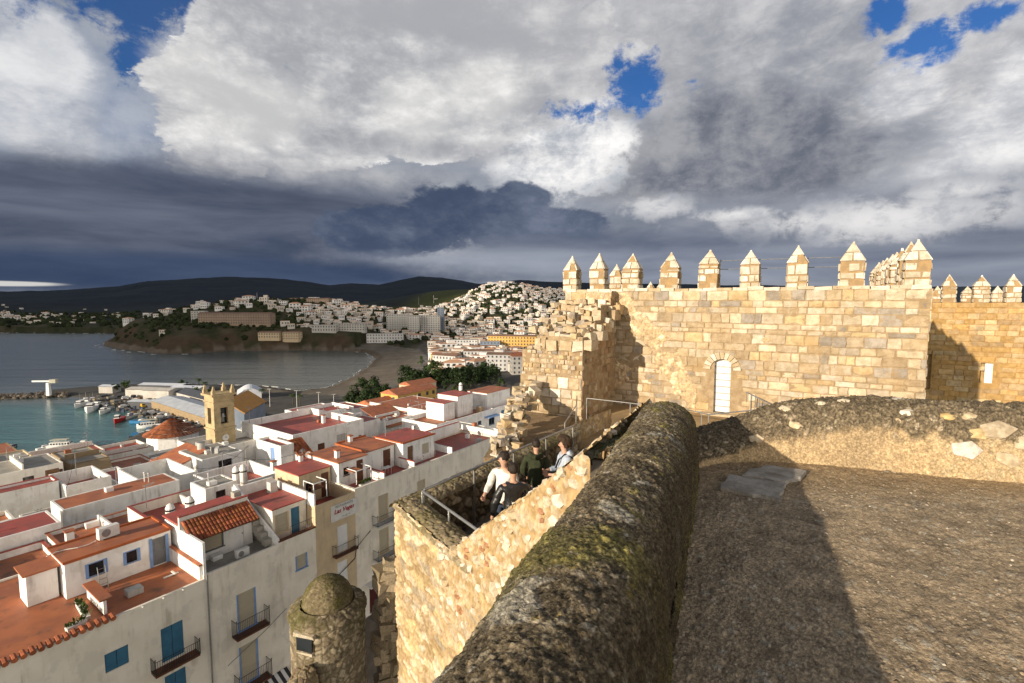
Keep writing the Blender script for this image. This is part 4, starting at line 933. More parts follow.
for s, k, r, fl_, c in ((1.68, .36, .10, .5, (.66, .58, .45)), (2.05, .36, .085, .55, (.68, .62, .50)), (2.32, .37, .075, .5, (.66, .60, .48)), (1.72, .24, .085, .5, (.60, .50, .34)), (3.0, .42, .13, .35, (.56, .52, .45)), (1.2, .22, .09, .5, (.60, .50, .36)),
                    (3.0, .30, .09, .45, (.66, .62, .55)), (3.55, .15, .15, .5, (.60, .57, .53)), (3.9, .24, .17, .5, (.46, .39, .29)), (3.66, .30, .10, .5, (.54, .45, .31)), (3.98, .12, .13, .5, (.50, .42, .3)), (3.72, .22, .12, .5, (.52, .40, .22)), (3.42, .29, .09, .5, (.56, .42, .2)),
                    (4.2, .2, .16, .5, (.48, .4, .3)), (2.9, .26, .06, .4, (.50, .40, .26))):
    p0, n0 = low_pt(s, k); mb.col = c; mb.rock(p0 - n0 * r * .08, (r * 1.25, r * .8, r * fl_), n0.to_track_quat('Z', 'Y').to_matrix() @ Matrix.Rotation(rnd.uniform(-.4, .4), 3, 'Z'), 1)
mb.col = (1, 1, 1); rel(mb.build('embedded_stones', M['rubble']), low)
pbr('slab_stone', (.40, .375, .34), (.27, .25, .22), 5, .9, .9, 30, .02, spec=.15, extra=patches((.2, .17, .13), 4, .5, .66, .7))
for pts, lab in (([(2.42, 5.62), (2.92, 5.30), (3.22, 5.72), (2.70, 6.05)], 'broken grey paving slab at the foot of the dark parapet, the nearer of two'), ([(2.86, 6.02), (3.26, 5.78), (3.75, 6.18), (3.30, 6.42)], 'broken grey paving slab against the low crumbling wall, the farther of two')):
    mb = MB(); pp = []
    for i in range(4):
        a, b = Vector(pts[i]), Vector(pts[(i + 1) % 4])
        for k in range(4): q2 = a + (b - a) * (k / 4); pp.append((q2.x + rnd.uniform(-.035, .035), q2.y + rnd.uniform(-.035, .035)))
    mb.prism(pp, -2.26, -2.15); o = mb.build('paving_slab', M['slab_stone']); tag(o, lab, 'paving slab', 'loose paving slabs')
# ------------------------------------------------------------------ domed sentry box on the lower wall
SB = V3(-7.45, 19.3, 0)
sb = empty('sentry_box', (SB.x, SB.y, -16.5), 'old domed stone sentry box with a small square window and a mossy dome', 'sentry box')
def ring_surface(prof, c, n, m, sq=0.0):
    pf = np.array(prof); sg = np.r_[0, np.cumsum(np.hypot(*np.diff(pf, axis=0).T))]; uu = np.linspace(0, sg[-1], m); r, z = np.interp(uu, sg, pf[:, 0]), np.interp(uu, sg, pf[:, 1]); th = np.linspace(0, 2 * np.pi, n)[:, None]
    k = 1.0 / (1 + sq * (np.abs(np.sin(2 * (th - .6)) ) - 1))
    P = np.stack([c[0] + r[None] * k * np.cos(th), c[1] + r[None] * k * np.sin(th), c[2] + z[None] + 0 * th], -1)
    N = np.stack([np.cos(th) + 0 * r[None], np.sin(th) + 0 * r[None], 0 * th + .4 + 0 * r[None]], -1); return P, N / np.linalg.norm(N, axis=-1, keepdims=True)
def mossy(p, col, h, k):
    f = sst(-.05, .25, fbm(p * 1.2, 4, 520) + (p[:, 2] + 12) * .06)[:, None]; col = col * (1 - f * .75) + np.array((.10, .095, .03)) * f * .75; return col, h
P, N = ring_surface([(1.40, -5.5), (1.40, 1.45), (1.50, 1.52), (1.48, 1.62), (1.3, 1.74), (1.02, 1.88)], (SB.x, SB.y, -13.95), 200, 190)
thw = math.atan2(-SB.y, -SB.x + 2.0)                 # window looks towards the bastion
rel(rubble('drum', P, N, .24, .06, [(.20, .165, .115), (.25, .205, .145), (.15, .125, .09), (.31, .27, .2)], (.12, .10, .065), 'rubble', seed=71, rough=.05, post=mossy), sb)
P, N = ring_surface([(.98, 1.7), (.97, 1.95), (.91, 2.22), (.78, 2.47), (.60, 2.66), (.38, 2.80), (.18, 2.86), (.01, 2.88)], (SB.x, SB.y, -13.95), 160, 110)
rel(rubble('dome', P, N, .12, .02, [(.17, .145, .09), (.21, .175, .115), (.14, .115, .075)], (.15, .125, .075), 'rubble', seed=73, rough=.05, post=mossy), sb)
wd = V3(-.30, -1, 0).normalized(); wt = V3(-wd.y, wd.x, 0); wc = V3(SB.x, SB.y, -12.97) + wd * 1.40
mb = MB(); mb.col = (.44, .39, .31)
rz_ = math.atan2(wt.y, wt.x)
for o_, s_ in ((V3(0, 0, .34), (.92, .2, .16)), (V3(0, 0, -.37), (.74, .1, .08))): mb.box(wc + o_, s_, rz_, jit=.03); rel(mb.build('lintel' if o_.z > 0 else 'sill', M['rubble']), sb); mb = MB(); mb.col = (.44, .39, .31)
mb = MB(); mb.box(wc + wd * .02, (.68, .08, .56), rz_); o = mb.build('window', M['dark_glass']); rel(o, sb)
# buttress wall curling down in front of the box, and the ruined arch stub behind it
cw = empty('outwork_wall', (-8.2, 17, -17), 'mossy low outwork wall curving down below the sentry box', 'stone wall')
P = []; 
for i, (x, y, z) in enumerate([(-7.7, 17.6, -13.55), (-7.9, 16.9, -13.8), (-8.15, 16.0, -14.3), (-8.0, 15.0, -14.8), (-7.6, 14.0, -15.2), (-7.0, 12.5, -15.6)]):
    P.append([(x - .5, y, z - 5), (x - .45, y, z - .5), (x - .32, y, z - .1), (x, y, z), (x + .32, y, z - .1), (x + .45, y, z - .5), (x + .5, y, z - 5)])
Pc = np.array(P); ii = np.linspace(0, len(P) - 1, 150); jj = np.linspace(0, 6, 120)
P2 = np.stack([[np.interp(jj, range(7), [np.interp(i, range(len(P)), Pc[:, j, k]) for j in range(7)]) for i in ii] for k in range(3)], -1)
gs, gu = np.gradient(P2, axis=0), np.gradient(P2, axis=1); N2 = np.cross(gu, gs); N2 /= np.linalg.norm(N2, axis=-1, keepdims=True) + 1e-9
if N2[60, 60, 2] < 0: N2 = -N2
rel(rubble('wall_body', P2, N2, .22, .05, [(.30, .25, .17), (.36, .30, .21), (.24, .19, .13)], (.19, .15, .09), 'rubble', seed=77, rough=.06, post=mossy), cw)
st = empty('ruined_gate_pier', (-5.1, 20.6, -17), 'dark rough stone pier with a crumbling top behind the sentry box', 'ruined wall')
mb = MB()
for k in range(16):
    for j in range(3):
        mb.col = rnd.choice([(.26, .21, .14), (.2, .165, .11), (.32, .26, .18)]); mb.box((-5.15 + rnd.uniform(-.12, .12) + (j - 1) * .35, 20.5 + rnd.uniform(-.2, .2), -17 + k * .36), (.6, .9, .42), rnd.uniform(0, 1), jit=.06)
for k in range(14): lump(V3(-5.1 + rnd.uniform(-.3, .3), 20.5 + rnd.uniform(-.3, .3), -11.35 + rnd.uniform(-.2, .25)), rnd.uniform(.12, .25), (.30, .25, .17))
mb.col = (1, 1, 1); rel(mb.build('masonry', M['rubble']), st)
# dark lower ground between the castle rock and the street, stepping down
pbr('lane', (.14, .12, .10), (.10, .088, .075), 1.2, .9, .3, 20, .01)
mb = MB(); mb.poly([(-9, 12, -18.0), (2, 9.5, -18.0), (4, 20, -18.0), (-4.2, 24, -18.0), (-7.6, 20, -18.0)])
mb.poly([(-4.2, 24, -18.0), (4, 20, -18.0), (4, 20, -24.8), (-4.2, 24, -24.8)]); mb.poly([(-7.6, 20, -18.0), (-4.2, 24, -18.0), (-4.2, 24, -24.8), (-7.6, 20, -24.8)])
mb.poly([(-9, 12, -18.0), (-7.6, 20, -18.0), (-7.6, 20, -25.6), (-9, 12, -25.6)])
tag(mb.build('castle_rock_ledge', M['lane']), kind='structure')
mb = MB()
for k in range(5): mb.box((-4.0, 25.5 + k * 1.0, -19.6 - k * 1.1), (5.0, 1.0, 10), -.2)
tag(mb.build('street_steps', M['lane']), 'dark stone steps descending between the castle rock and the street', 'steps')
# ------------------------------------------------------------------ old town: houses laid out in street coordinates (u along the street, v away from the castle)
TU = V3(.575, .818, 0).normalized(); TV = V3(-TU.y, TU.x, 0); TO = V3(-20.45, 31.8, 0); RZT = math.atan2(TU.y, TU.x)
def T(u, v, z): return TO + TU * u + TV * v + V3(0, 0, z)
def wall_face(mb, org, d, n, W, z0, z1, holes, depth=.14):
    """wall rectangle with real openings and reveals"""
    xs = sorted({0.0, W, *[max(0, h[0]) for h in holes], *[min(W, h[0] + h[2]) for h in holes]}); zs = sorted({z0, z1, *[h[1] for h in holes if z0 < h[1] < z1], *[h[1] + h[3] for h in holes if z0 < h[1] + h[3] < z1]})
    for xa, xb in zip(xs[:-1], xs[1:]):
        for za, zb in zip(zs[:-1], zs[1:]):
            cx, cz = (xa + xb) / 2, (za + zb) / 2
            if any(h[0] < cx < h[0] + h[2] and h[1] < cz < h[1] + h[3] for h in holes): continue
            mb.poly([org + d * xa + V3(0, 0, za), org + d * xb + V3(0, 0, za), org + d * xb + V3(0, 0, zb), org + d * xa + V3(0, 0, zb)])
    for (x, z, w_, h_) in holes:
        c = [(x, z), (x + w_, z), (x + w_, z + h_), (x, z + h_)]
        for i in range(4):
            (xa, za), (xb, zb) = c[i], c[(i + 1) % 4]; a, b = org + d * xa + V3(0, 0, za), org + d * xb + V3(0, 0, zb)
            mb.poly([a, b, b - n * depth, a - n * depth])
def opening(root, org, d, n, kind, x, z, w_, h_, frame='white_paint', fill='dark_glass'):
    """window (frame > pane) or door, set back in its hole"""
    rz = math.atan2(d.y, d.x); o = org + d * (x + w_ / 2) + V3(0, 0, z + h_ / 2)
    if kind == 'win':
        mb = MB(); t = .06
        for cx, cz, sx, sz in ((0, h_ / 2 - t / 2, w_, t), (0, -h_ / 2 + t / 2, w_, t), (-w_ / 2 + t / 2, 0, t, h_ - 2 * t), (w_ / 2 - t / 2, 0, t, h_ - 2 * t)): mb.box(o + d * cx - n * .09 + V3(0, 0, cz), (sx, .06, sz), rz)
        mb.box(o - n * .09, (.035, .05, h_ - 2 * t), rz); mb.box(o - V3(0, 0, h_ / 2 + .04) + n * .03, (w_ + .12, .12, .06), rz)
        f = rel(mb.build('window', M[frame]), root); mb = MB(); mb.box(o - n * .12, (w_ - .02, .02, h_ - .02), rz); rel2(mb.build('pane', M[fill]), f)
    elif kind == 'shut':                    # shutters: slatted panel
        mb = MB()
        for sg in (-1, 1):
            mb.box(o + d * sg * w_ / 4 - n * .07, (w_ / 2 - .03, .04, h_ - .02), rz)
            for k in range(int(h_ / .16)): mb.box(o + d * sg * w_ / 4 - n * .045 + V3(0, 0, -h_ / 2 + .1 + k * .16), (w_ / 2 - .14, .025, .07), rz)
        rel(mb.build('shutter', M[frame]), root)
    elif kind == 'blind':                   # roller blind of slats in a painted frame
        mb = MB()
        for sg in (-1, 1): mb.box(o + d * sg * (w_ / 2 - .05) - n * .02, (.1, .08, h_), rz)
        mb.box(o + V3(0, 0, -h_ / 2) + n * .03, (w_ + .1, .14, .07), rz)
        f = rel(mb.build('window', M[frame]), root); mb = MB(); n_ = int(h_ / .12)
        for k in range(n_): mb.box(o - n * .08 + V3(0, 0, -h_ / 2 + (k + .5) * h_ / n_), (w_ - .2, .035, h_ / n_ * .86), rz)
        mb.box(o - n * .11, (w_ - .2, .02, h_), rz); rel2(mb.build('blind', M[fill]), f)
    elif kind == 'door':
        mb = MB(); mb.box(o - n * .09, (w_ - .02, .05, h_ - .01), rz)
        for cz in (-.22, .2): mb.box(o - n * .06 + V3(0, 0, cz * h_), (w_ * .62, .02, h_ * .32), rz)
        f = rel(mb.build('door', M[frame]), root); mb = MB(); mb.box(o + d * w_ * .38 - n * .03, (.04, .07, .1), rz); rel2(mb.build('handle', M['dull_metal']), f)
    elif kind == 'framed':                  # window with a broad coloured painted surround
        mb = MB(); t = .17
        for cx, cz, sx, sz in ((-w_ / 2 - t / 2, 0, t, h_ + .1), (w_ / 2 + t / 2, 0, t, h_ + .1), (0, h_ / 2 + .02, w_ + .02, .05), (0, -h_ / 2 - .02, w_ + .02, .05)): mb.box(o + d * cx + n * .015 + V3(0, 0, cz), (sx, .05, sz), rz)
        f = rel(mb.build('window', M[frame]), root); mb = MB(); mb.box(o - n * .1, (w_, .03, h_), rz); mb.box(o - n * .07, (.05, .05, h_), rz); rel2(mb.build('pane', M[fill]), f)
def rel2(o, part): o.parent = part; return o
def balcony(root, org, d, n, x, z, w_, out=.75, h=.95, slab='brown_paint'):
    rz = math.atan2(d.y, d.x); o = org + d * (x + w_ / 2) + V3(0, 0, z)
    mb = MB(); mb.box(o + n * (out / 2 + .004), (w_, out, .14), rz); b = rel(mb.build('balcony', M[slab]), root); mb = MB()
    A, B, C_, D_ = o + d * -w_ / 2 + n * .02, o + d * -w_ / 2 + n * out, o + d * w_ / 2 + n * out, o + d * w_ / 2 + n * .02
    for zz in (.12, h): mb.tube([p + V3(0, 0, zz) for p in (A, B)], .018, 5); mb.tube([p + V3(0, 0, zz) for p in (B, C_)], .018, 5); mb.tube([p + V3(0, 0, zz) for p in (C_, D_)], .018, 5)
    for p, q in ((A, B), (B, C_), (C_, D_)):
        k = max(2, int((q - p).length / .12))
        for i in range(k + 1): r_ = p + (q - p) * (i / k); mb.tube([r_ + V3(0, 0, .07), r_ + V3(0, 0, h)], .011, 4)
    for p in (B, C_): mb.tube([p + V3(0, 0, .07), p + V3(0, 0, h + .12)], .024, 6); mb.rock(p + V3(0, 0, h + .15), (.045, .045, .045), sub=1)
    rel2(mb.build('railing', M['black_iron']), b)
def tbox(mb, u, v, z, su, sv, sz): mb.box(T(u, v, z), (su, sv, sz), RZT)
def house(label, u0, u1, v0, v1, zt, zb, wall='white_wall', roof='red_roof', par=.45, f=(), l=(), name='town_house', cat='house', group=None, edge=None, balc=(), th=.18, rim=None):
    """a house block: walls with openings, parapet, flat roof. f: openings of the front (castle) side, l: of the side towards the left"""
    c = T((u0 + u1) / 2, (v0 + v1) / 2, zb); root = empty(name, c, label, cat, group); mb = MB()
    fo, lo = T(u0, v0, 0), T(u0, v1, 0)
    wall_face(mb, fo, TU, -TV, u1 - u0, zb, zt, [(q[1] - u0, q[2], q[3], q[4]) for q in f]); L = v1 - v0
    wall_face(mb, lo, -TV, -TU, L, zb, zt, [(v1 - q[1] - q[3], q[2], q[3], q[4]) for q in l])
    p = lambda u, v, z: T(u, v, z)
    mb.poly([p(u1, v0, zb), p(u1, v1, zb), p(u1, v1, zt), p(u1, v0, zt)]); mb.poly([p(u1, v1, zb), p(u0, v1, zb), p(u0, v1, zt), p(u1, v1, zt)])
    ou = [(u0, v0), (u1, v0), (u1, v1), (u0, v1)]; t = min(th, (u1 - u0) / 4, (v1 - v0) / 4); iu = [(u0 + t, v0 + t), (u1 - t, v0 + t), (u1 - t, v1 - t), (u0 + t, v1 - t)]
    zr_ = zt - par
    for i in range(4):
        j = (i + 1) % 4
        mb.poly([p(*iu[j], zr_ - .05), p(*iu[i], zr_ - .05), p(*iu[i], zt), p(*iu[j], zt)])
        if not edge: mb.poly([p(*ou[i], zt), p(*ou[j], zt), p(*iu[j], zt), p(*iu[i], zt)])
    w_ = rel(mb.build('wall', M[wall]), root)
    if edge:
        mb = MB()
        for i in range(4):
            j = (i + 1) % 4; a, b = Vector(ou[i]), Vector(ou[j]); m_ = (a + b) / 2; e = b - a; cen = (m_ + (Vector(iu[i]) + Vector(iu[j])) / 2) / 2
            q = T(cen.x, cen.y, zt + .03); dd = TU * e.x + TV * e.y; mb.box(q, (dd.length + (.08 if i % 2 == 0 else -2 * t), t + .06, .06), math.atan2(dd.y, dd.x))
        rel(mb.build('coping', M[edge]), root)
    mb = MB(); mb.poly([p(u, v, zr_) for u, v in iu]); r_ = rel(mb.build('roof', M[roof]), root)
    for q in f: opening(root, fo, TU, -TV, q[0], q[1] - u0, *q[2:])
    for q in l: opening(root, lo, -TV, -TU, q[0], v1 - q[1] - q[3], *q[2:])
    for k_ in range(rnd.randint(1, 3)):      # vent pipes and a low hatch on the roof
        if min(u1 - u0, v1 - v0) < 2.4: break
        q = T(rnd.uniform(u0 + .5, u1 - .5), rnd.uniform(v0 + .6, v1 - .5), zr_); mb = MB()
        if rnd.random() < .6: hh_ = rnd.uniform(.4, 1.0); mb.tube([q, q + V3(0, 0, hh_)], .06, 7); mb.lathe([(.1, hh_), (.11, hh_ + .06), (.02, hh_ + .12)], q, 8); rel(mb.build('vent_pipe', M[rnd.choice(('dull_metal', 'plastic_white', 'grey_wall'))]), root)
        else: mb.box(q + V3(0, 0, .2), (rnd.uniform(.4, .9), rnd.uniform(.4, .7), rnd.uniform(.3, .6)), RZT); rel(mb.build('roof_hatch', M[rnd.choice(('white_wall', 'grey_wall', 'terracotta_roof'))]), root)
    if (u1 - u0) * (v1 - v0) > 34 and par < 1.0 and v0 > 1:
        mb = MB(); fr_ = rnd.uniform(.35, .65)
        if u1 - u0 > v1 - v0: tbox(mb, u0 + (u1 - u0) * fr_, (v0 + v1) / 2, zr_ + .25, .16, v1 - v0 - .5, .9)
        else: tbox(mb, (u0 + u1) / 2, v0 + (v1 - v0) * fr_, zr_ + .25, u1 - u0 - .5, .16, .9)
        rel(mb.build('roof_divider', M[wall]), root)
    for q in balc: balcony(root, fo, TU, -TV, q[0] - u0, q[1], q[2], **(q[3] if len(q) > 3 else {}))
    return root
def tile_roof(root, a, b, c, d, name='tiled_roof', cols=None, mat='clay_tile', rows=None, thick=.05):
    """half-round clay tiles on the slope a,b (eave) c,d (ridge: c above b, d above a)"""
    a, b, c, d = [Vector(q) for q in (a, b, c, d)]; W_ = (b - a).length; Ls = (d - a).length; cols = cols or max(3, int(W_ / .24)); rows = rows or max(2, int(Ls / .38)); mb = MB(); n = (b - a).cross(d - a).normalized(); n = -n if n.z < 0 else n
    for i in range(cols):
        for j in range(rows):
            k = rnd.uniform(.65, 1.45); mb.col = (k, k * rnd.uniform(.85, 1.1), k * rnd.uniform(.75, 1.1)); b0 = len(mb.v)
            for (tj, up) in ((j / rows, .035), ((j + 1.12) / rows, .0)):
                tj = min(tj, 1.0)
                for q in range(6):
                    ang = math.pi * q / 5; s = (i + .5 - .5 * math.cos(ang)) / cols; h_ = math.sin(ang) * W_ / cols * .42
                    P_ = (a * (1 - s) + b * s) * (1 - tj) + (d * (1 - s) + c * s) * tj; mb.v.append(tuple(P_ + n * (h_ + up)))
            for q in range(5): mb.face((b0 + q, b0 + q + 1, b0 + 7 + q, b0 + 6 + q))
            mb.face((b0, b0 + 1, b0 + 2, b0 + 3, b0 + 4, b0 + 5))
    mb.col = (.5, .45, .4); mb.poly([a - n * thick, b - n * thick, c - n * thick, d - n * thick]); mb.poly([a, b, b - n * thick, a - n * thick]); mb.poly([a + n * .01, b + n * .01, c + n * .01, d + n * .01]); mb.col = (1, 1, 1)
    return rel(mb.build(name, M[mat]), root)
def slab_roof(root, pts, th, mat, name='roof'):
    mb = MB(); mb.prism([(q.x, q.y) for q in pts], 0, 1); b = len(pts)
    for i, q in enumerate(pts): mb.v[i] = (q.x, q.y, q.z - th); mb.v[b + i] = (q.x, q.y, q.z)
    return rel(mb.build(name, M[mat]), root)
def part_box(root, name, mat, *boxes):
    for q in boxes: mb = MB(); tbox(mb, *q); rel(mb.build(name, M[mat]), root)
ZS = -35.0
# ---- first house on the left: cream front, roof terrace, white penthouse with blue-framed windows
h1 = house('cream house with blue shutters, brown roof terrace and a white blue-framed penthouse', -13, 0, 0, 11, -18.45, ZS, 'cream_wall', 'terracotta_roof', .12,
           f=[('shut', -5.45, -21.6, 1.15, 1.15, 'blue_paint'), ('shut', -2.62, -22.75, 1.25, 2.25, 'blue_paint'), ('shut', -2.55, -26.0, 1.2, 2.3, 'blue_paint'), ('shut', -5.45, -25.2, 1.15, 1.2, 'blue_paint')], balc=[(-3.25, -22.95, 2.5)])
def sub_block(root, u0, u1, v0, v1, z0, z1, wall, roofmat, f=(), l=(), over=.0, par=None, nm='penthouse'):
    mb = MB(); fo, lo = T(u0, v0, 0), T(u0, v1, 0)
    wall_face(mb, fo, TU, -TV, u1 - u0, z0, z1, [(q[1] - u0, q[2], q[3], q[4]) for q in f]); wall_face(mb, lo, -TV, -TU, v1 - v0, z0, z1, [(v1 - q[1] - q[3], q[2], q[3], q[4]) for q in l])
    p = T; mb.poly([p(u1, v0, z0), p(u1, v1, z0), p(u1, v1, z1), p(u1, v0, z1)]); mb.poly([p(u1, v1, z0), p(u0, v1, z0), p(u0, v1, z1), p(u1, v1, z1)]); mb.poly([p(u0, v0, z1 - .01), p(u1, v0, z1 - .01), p(u1, v1, z1 - .01), p(u0, v1, z1 - .01)])
    rel(mb.build(nm, M[wall]), root)
    if roofmat: slab_roof(root, [p(u0 - over, v0 - over, z1 + .09), p(u1 + over, v0 - over, z1 + .09), p(u1 + over, v1 + over, z1 + .09), p(u0 - over, v1 + over, z1 + .09)], .09, roofmat)
    for q in f: opening(root, fo, TU, -TV, q[0], q[1] - u0, *q[2:])
    for q in l: opening(root, lo, -TV, -TU, q[0], v1 - q[1] - q[3], *q[2:])
sub_block(h1, -5.9, -.1, 4.7, 8.0, -18.55, -16.3, 'white_wall', 'terracotta_roof', over=.06,
          f=[('framed', -4.75, -17.65, .8, .85, 'light_blue_paint'), ('framed', -2.75, -17.65, .62, .8, 'light_blue_paint'), ('door', -1.25, -18.5, .82, 1.95, 'grey_paint')])
part_box(h1, 'door_surround', 'light_blue_paint', (-1.34, 4.66, -17.5, .17, .06, 2.05), (-.36, 4.66, -17.5, .17, .06, 2.05))
part_box(h1, 'roof_rim', 'orange_edge', (-3.0, 4.68, -16.17, 5.95, .12, .1), (-3.0, 8.02, -16.17, 5.95, .14, .12), (-.1, 6.35, -16.17, .14, 3.2, .12))
sub_block(h1, -7.5, -6.05, 5.6, 7.4, -18.55, -16.6, 'white_wall', 'terracotta_roof', over=.16, nm='stair_house')
mb = MB(); tbox(mb, -5.05, 2.3, -18.05, .16, 3.0, .85); rel(mb.build('dividing_wall', M['white_wall']), h1)
mb = MB(); tbox(mb, -5.0, 2.3, -17.58, .62, 3.1, .1); rel(mb.build('wall_cap', M['terracotta_roof']), h1)
part_box(h1, 'party_wall', 'white_wall', (-.09, 2.5, -18.0, .16, 4.6, .9)); part_box(h1, 'wall_cap', 'terracotta_roof', (-.09, 2.5, -17.5, .26, 4.7, .1))
mb = MB()
for k in range(24):
    uu = -12.9 + k * .345; kk_ = rnd.uniform(.8, 1.4); mb.col = (kk_, kk_ * .95, kk_ * .9)
    if uu > -4.75: break
    mb.tube([T(uu, .25, -18.33), T(uu, -.22, -18.42)], .13, 8, .145)
mb.col = (1, 1, 1); rel(mb.build('eave_tiles', M['clay_tile']), h1)
part_box(h1, 'scupper', 'plastic_white', (-3.5, -.1, -18.5, .07, .25, .05), (-2.4, -.1, -18.5, .07, .25, .05), (-1.3, -.1, -18.5, .07, .25, .05))
# ---- second house: grey-cream front with two balconies, tiled lean-to and outside stairs on the terrace
h2 = house('grey-cream house with two iron balconies, a tiled lean-to above and a striped awning', 0, 5.2, .02, 6.4, -18.2, ZS, 'cream_wall', 'grey_roof', .35,
           f=[('blind', 2.0, -23.35, 1.35, 2.75, 'light_blue_paint', 'blind'), ('blind', 2.0, -27.4, 1.35, 2.9, 'light_blue_paint', 'blind')], balc=[(1.6, -23.45, 2.3, {'h': 1.25}), (1.6, -27.5, 2.3, {'h': 1.25})])
sub_block(h2, .15, 4.6, 2.6, 6.3, -18.6, -16.0, 'white_wall', None, f=[('blind', .9, -17.9, 1.6, 1.25, 'grey_paint', 'blind'), ('door', 3.2, -18.5, .75, 1.95, 'white_paint')])
tile_roof(h2, T(.05, 1.65, -16.45), T(4.7, 1.65, -16.45), T(4.7, 3.3, -15.45), T(.05, 3.3, -15.45))
part_box(h2, 'ridge_wall', 'warm_white_wall', (2.35, 3.45, -15.6, 4.75, .2, 1.0)); part_box(h2, 'ridge_cap', 'red_roof', (2.35, 3.45, -15.06, 4.8, .3, .08))
part_box(h2, 'roof', 'red_roof', (2.35, 5.0, -15.75, 4.6, 2.9, .1))
part_box(h2, 'side_wall', 'white_wall', (.1, 2.0, -17.1, .16, 3.9, 2.2))
mb = MB()                                                # stair flank climbing on the right
fl2 = [(.02, -18.2), (.02, -17.8), (6.3, -14.9), (6.3, -18.2)]
for sg, mat in ((5.1, 0),):
    b = len(mb.v)
    for du in (0, .18):
        for v_, z_ in fl2: mb.v.append(tuple(T(sg + du, v_, z_)))
    for q in ((0, 1, 2, 3), (7, 6, 5, 4), (0, 4, 5, 1), (1, 5, 6, 2), (2, 6, 7, 3)): mb.face([b + i for i in q])
rel(mb.build('stair_wall', M['white_wall']), h2)
mb = MB()
for k in range(9): tbox(mb, 4.82, 1.0 + k * .55, -18.1 + k * .28, .5, .55, .5 + .1 * k)
rel(mb.build('stairs', M['grey_roof']), h2)
mb = MB(); mb.tube([T(.16, -.07, -18.2), T(.16, -.07, ZS)], .05, 6); mb.tube([T(1.2, -.04, -25.3), T(4.0, -.04, -24.2), T(5.6, -.04, -23.4)], .02, 5); rel(mb.build('drainpipe', M['dull_metal']), h2)
mb = MB()
for k in range(17):
    mb.mi = k % 2; u_ = 1.0 + k * .26
    mb.poly([T(u_, -.03, -28.0), T(u_ + .26, -.03, -28.0), T(u_ + .26, -1.5, -28.7), T(u_, -1.5, -28.7)]); mb.poly([T(u_, -1.5, -28.7), T(u_ + .26, -1.5, -28.7), T(u_ + .26, -1.52, -28.95), T(u_, -1.52, -28.95)])
rel(mb.build('awning', [M['awning_dark'], M['plastic_white']]), h2)
# ---- third house: narrow, open loggia with a blue door
h3 = house('narrow cream house with a blue door on its open loggia and one small window', 5.2, 8.3, .04, 7.2, -18.1, ZS, 'cream_wall', 'red_roof', .3, f=[('blind', 6.5, -20.9, 1.0, 1.15, 'light_blue_paint', 'blind')])
sub_block(h3, 5.4, 8.2, 1.1, 4.2, -18.5, -15.95, 'cream_wall', 'red_roof', over=.05, f=[('blind', 5.55, -17.9, 1.15, 1.5, 'tan_wall', 'blind'), ('door', 6.9, -18.45, .72, 2.15, 'blue_paint')], nm='loggia_room')
part_box(h3, 'side_rail_wall', 'white_wall', (8.2, 2.6, -15.6, .18, 3.4, .6)); part_box(h3, 'loggia_sill', 'brown_paint', (6.75, .12, -18.02, 3.1, .3, .12)); part_box(h3, 'chimney', 'grey_wall', (7.55, 4.9, -15.6, .6, .6, 1.0)); part_box(h3, 'rear_wall', 'white_wall', (6.8, 6.2, -15.8, 3.0, .16, 1.2)); part_box(h3, 'rear_floor', 'red_roof', (6.8, 5.2, -16.1, 3.0, 1.9, .1))
mb = MB()
for k in range(13): mb.tube([T(6.2 + k * .16, .05, -17.9), T(6.2 + k * .16, .05, -17.2)], .01, 4)
mb.tube([T(6.2, .05, -17.2), T(8.15, .05, -17.2)], .016, 5); rel(mb.build('loggia_railing', M['black_iron']), h3)
# ---- fourth: tan front with the shop sign
h4 = house('tan house with a white restaurant sign and a small balcony under its roof terrace', 8.3, 12.1, .0, 7.0, -16.35, ZS, 'tan_wall', 'red_roof', 1.1,
           f=[('blind', 10.15, -21.1, 1.25, 2.3, 'tan_wall', 'white_paint'), ('blind', 10.05, -24.4, 1.25, 2.5, 'tan_wall', 'white_paint')], balc=[(9.75, -21.15, 2.2, {'out': .5})], th=.12)
sub_block(h4, 9.0, 12.05, 3.3, 7.0, -17.4, -14.75, 'tan_wall', 'red_roof', over=.1, f=[('win', 9.6, -16.5, .6, .9, 'brown_paint'), ('door', 11.1, -17.35, .75, 2.2, 'brown_paint')])
part_box(h4, 'pergola', 'white_paint', (9.0, 1.2, -15.7, .06, .06, 1.4), (9.0, 2.6, -15.7, .06, .06, 1.4), (10.2, 1.2, -15.7, .06, .06, 1.4), (9.6, 1.2, -15.0, 1.25, .06, .06), (9.0, 1.9, -15.0, .06, 1.4, .06), (10.2, 1.9, -15.0, .06, 1.4, .06))
part_box(h4, 'lean_to', 'brown_paint', (10.1, 2.5, -15.85, .9, 1.1, .06)); part_box(h4, 'side_parapet', 'white_wall', (8.36, 3.4, -15.9, .14, 6.6, 1.0))
sg = empty('shop_sign', T(10.95, -.06, -18.2), 'white signboard with red script lettering hung on the tan house front', 'sign')
mb = MB(); b0 = len(mb.v)
for zc in (.72, -.72): pass
mb.box(T(10.95, -.08, -17.52), (2.55, .06, 1.35), RZT); rel(mb.build('board', M['plastic_white']), sg)
